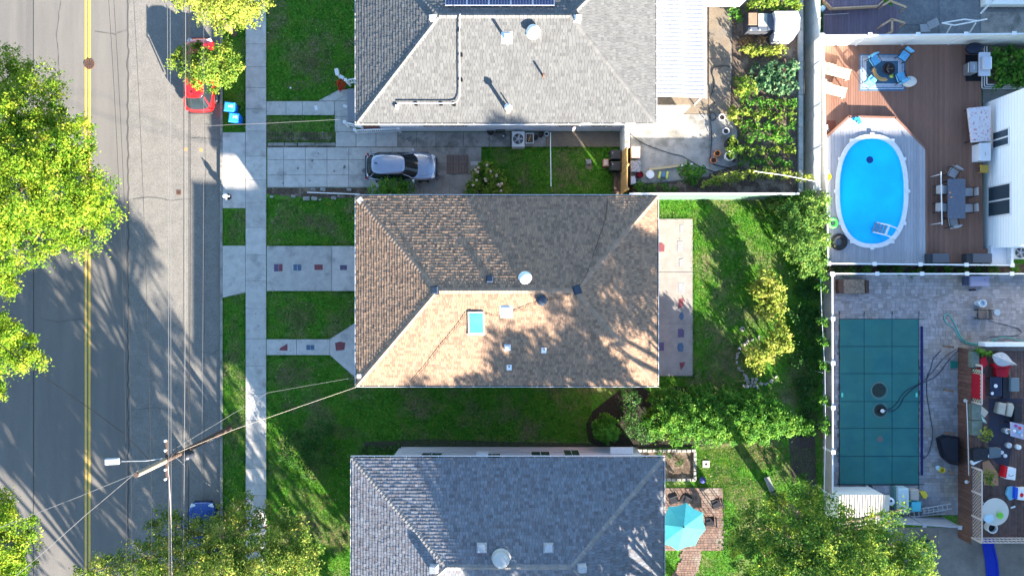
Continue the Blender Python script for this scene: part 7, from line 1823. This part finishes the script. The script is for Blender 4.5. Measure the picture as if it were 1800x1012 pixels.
edges = [rect(467.5,-20,470.5,177), rect(467.5,350,470.5,431), rect(467.5,513,470.5,595), rect(467.5,625,470.5,900), rect(430,-20,433,231), rect(430,368,433,431), rect(430,518,433,900), rect(390,518,393.5,900), rect(390,150,393,231), rect(390,368,393,431),
  rect(469,176,560,179.5), rect(469,202,589,205), rect(587.5,203,590.5,249), rect(469,429.5,625,433.5), rect(469,510.5,625,514), rect(469,593.5,578,597.5), rect(469,622.5,578,626), rect(1216,384,1220,662), rect(1157,382.5,1217,386), rect(1157,659,1219,662.5), rect(469,248,589,251), rect(846,257.5,1095,261), rect(1113,853,1272,857), rect(1270,856,1274,966)]
grass('edge_grass', edges, 900, .10, 15, M_BLADE)
def blob(cx, cy, rx, ry, seed, n=22):
    rr = random.Random(seed); f = [rr.uniform(.6,1.25) for _ in range(n)]
    f = [(f[i-1]+f[i]+f[(i+1)%n])/3 for i in range(n)]
    return [(cx+rx*f[i]*math.cos(i*2*math.pi/n), cy+ry*f[i]*math.sin(i*2*math.pi/n)) for i in range(n)]
DRYM = leafmat('dry_blades',(.13,.105,.055),(.19,.15,.085),(.27,.22,.12),.3)
grass('dry_grass', [blob(518,385,36,22,1), blob(572,398,18,14,2), blob(525,556,40,26,3), blob(520,655,42,24,4), blob(505,715,18,10,5), blob(1285,640,50,60,6), blob(1330,800,70,30,7), blob(1400,660,22,60,8),
                    blob(552,110,34,26,9), blob(520,150,24,10,10), blob(412,600,12,45,11), blob(411,425,8,8,12), blob(1300,860,50,24,14), blob(1000,320,22,8,15), blob(925,300,8,14,16), blob(600,760,30,12,17), blob(560,880,30,16,18)], 280, .06, 6, DRYM)
grass('dry_grass', [blob(525,556,22,14,33), blob(520,655,24,13,34), blob(1290,640,26,30,36), blob(552,110,16,12,39), blob(412,410,9,10,41), blob(1335,800,34,14,37)], 420, .05, 7, DRYM)
rg = np.random.default_rng(77); n = 900
pl_ = np.concatenate([np.stack([rg.uniform(393,640,300), rg.uniform(0,1012,300)],1), np.stack([rg.uniform(1160,1440,150), rg.uniform(350,900,150)],1), np.stack([rg.uniform(850,1080,40), rg.uniform(262,340,40)],1)])
V = []
for (a, b) in pl_:
    x, y = P(a, b); an = rg.uniform(0, 6.28); s = rg.uniform(.02,.055); c_, s_ = math.cos(an)*s, math.sin(an)*s
    V += [(x-c_,y-s_,.06),(x+s_*.5,y-c_*.5,.075),(x+c_,y+s_,.06),(x-s_*.5,y+c_*.5,.07)]
raw_mesh('fallen_leaves', np.array(V), np.arange(len(V)).reshape(-1,4), leafmat('fallen_leaf',(.35,.28,.10),(.5,.42,.18),(.45,.40,.30),.1), None, kind='stuff')
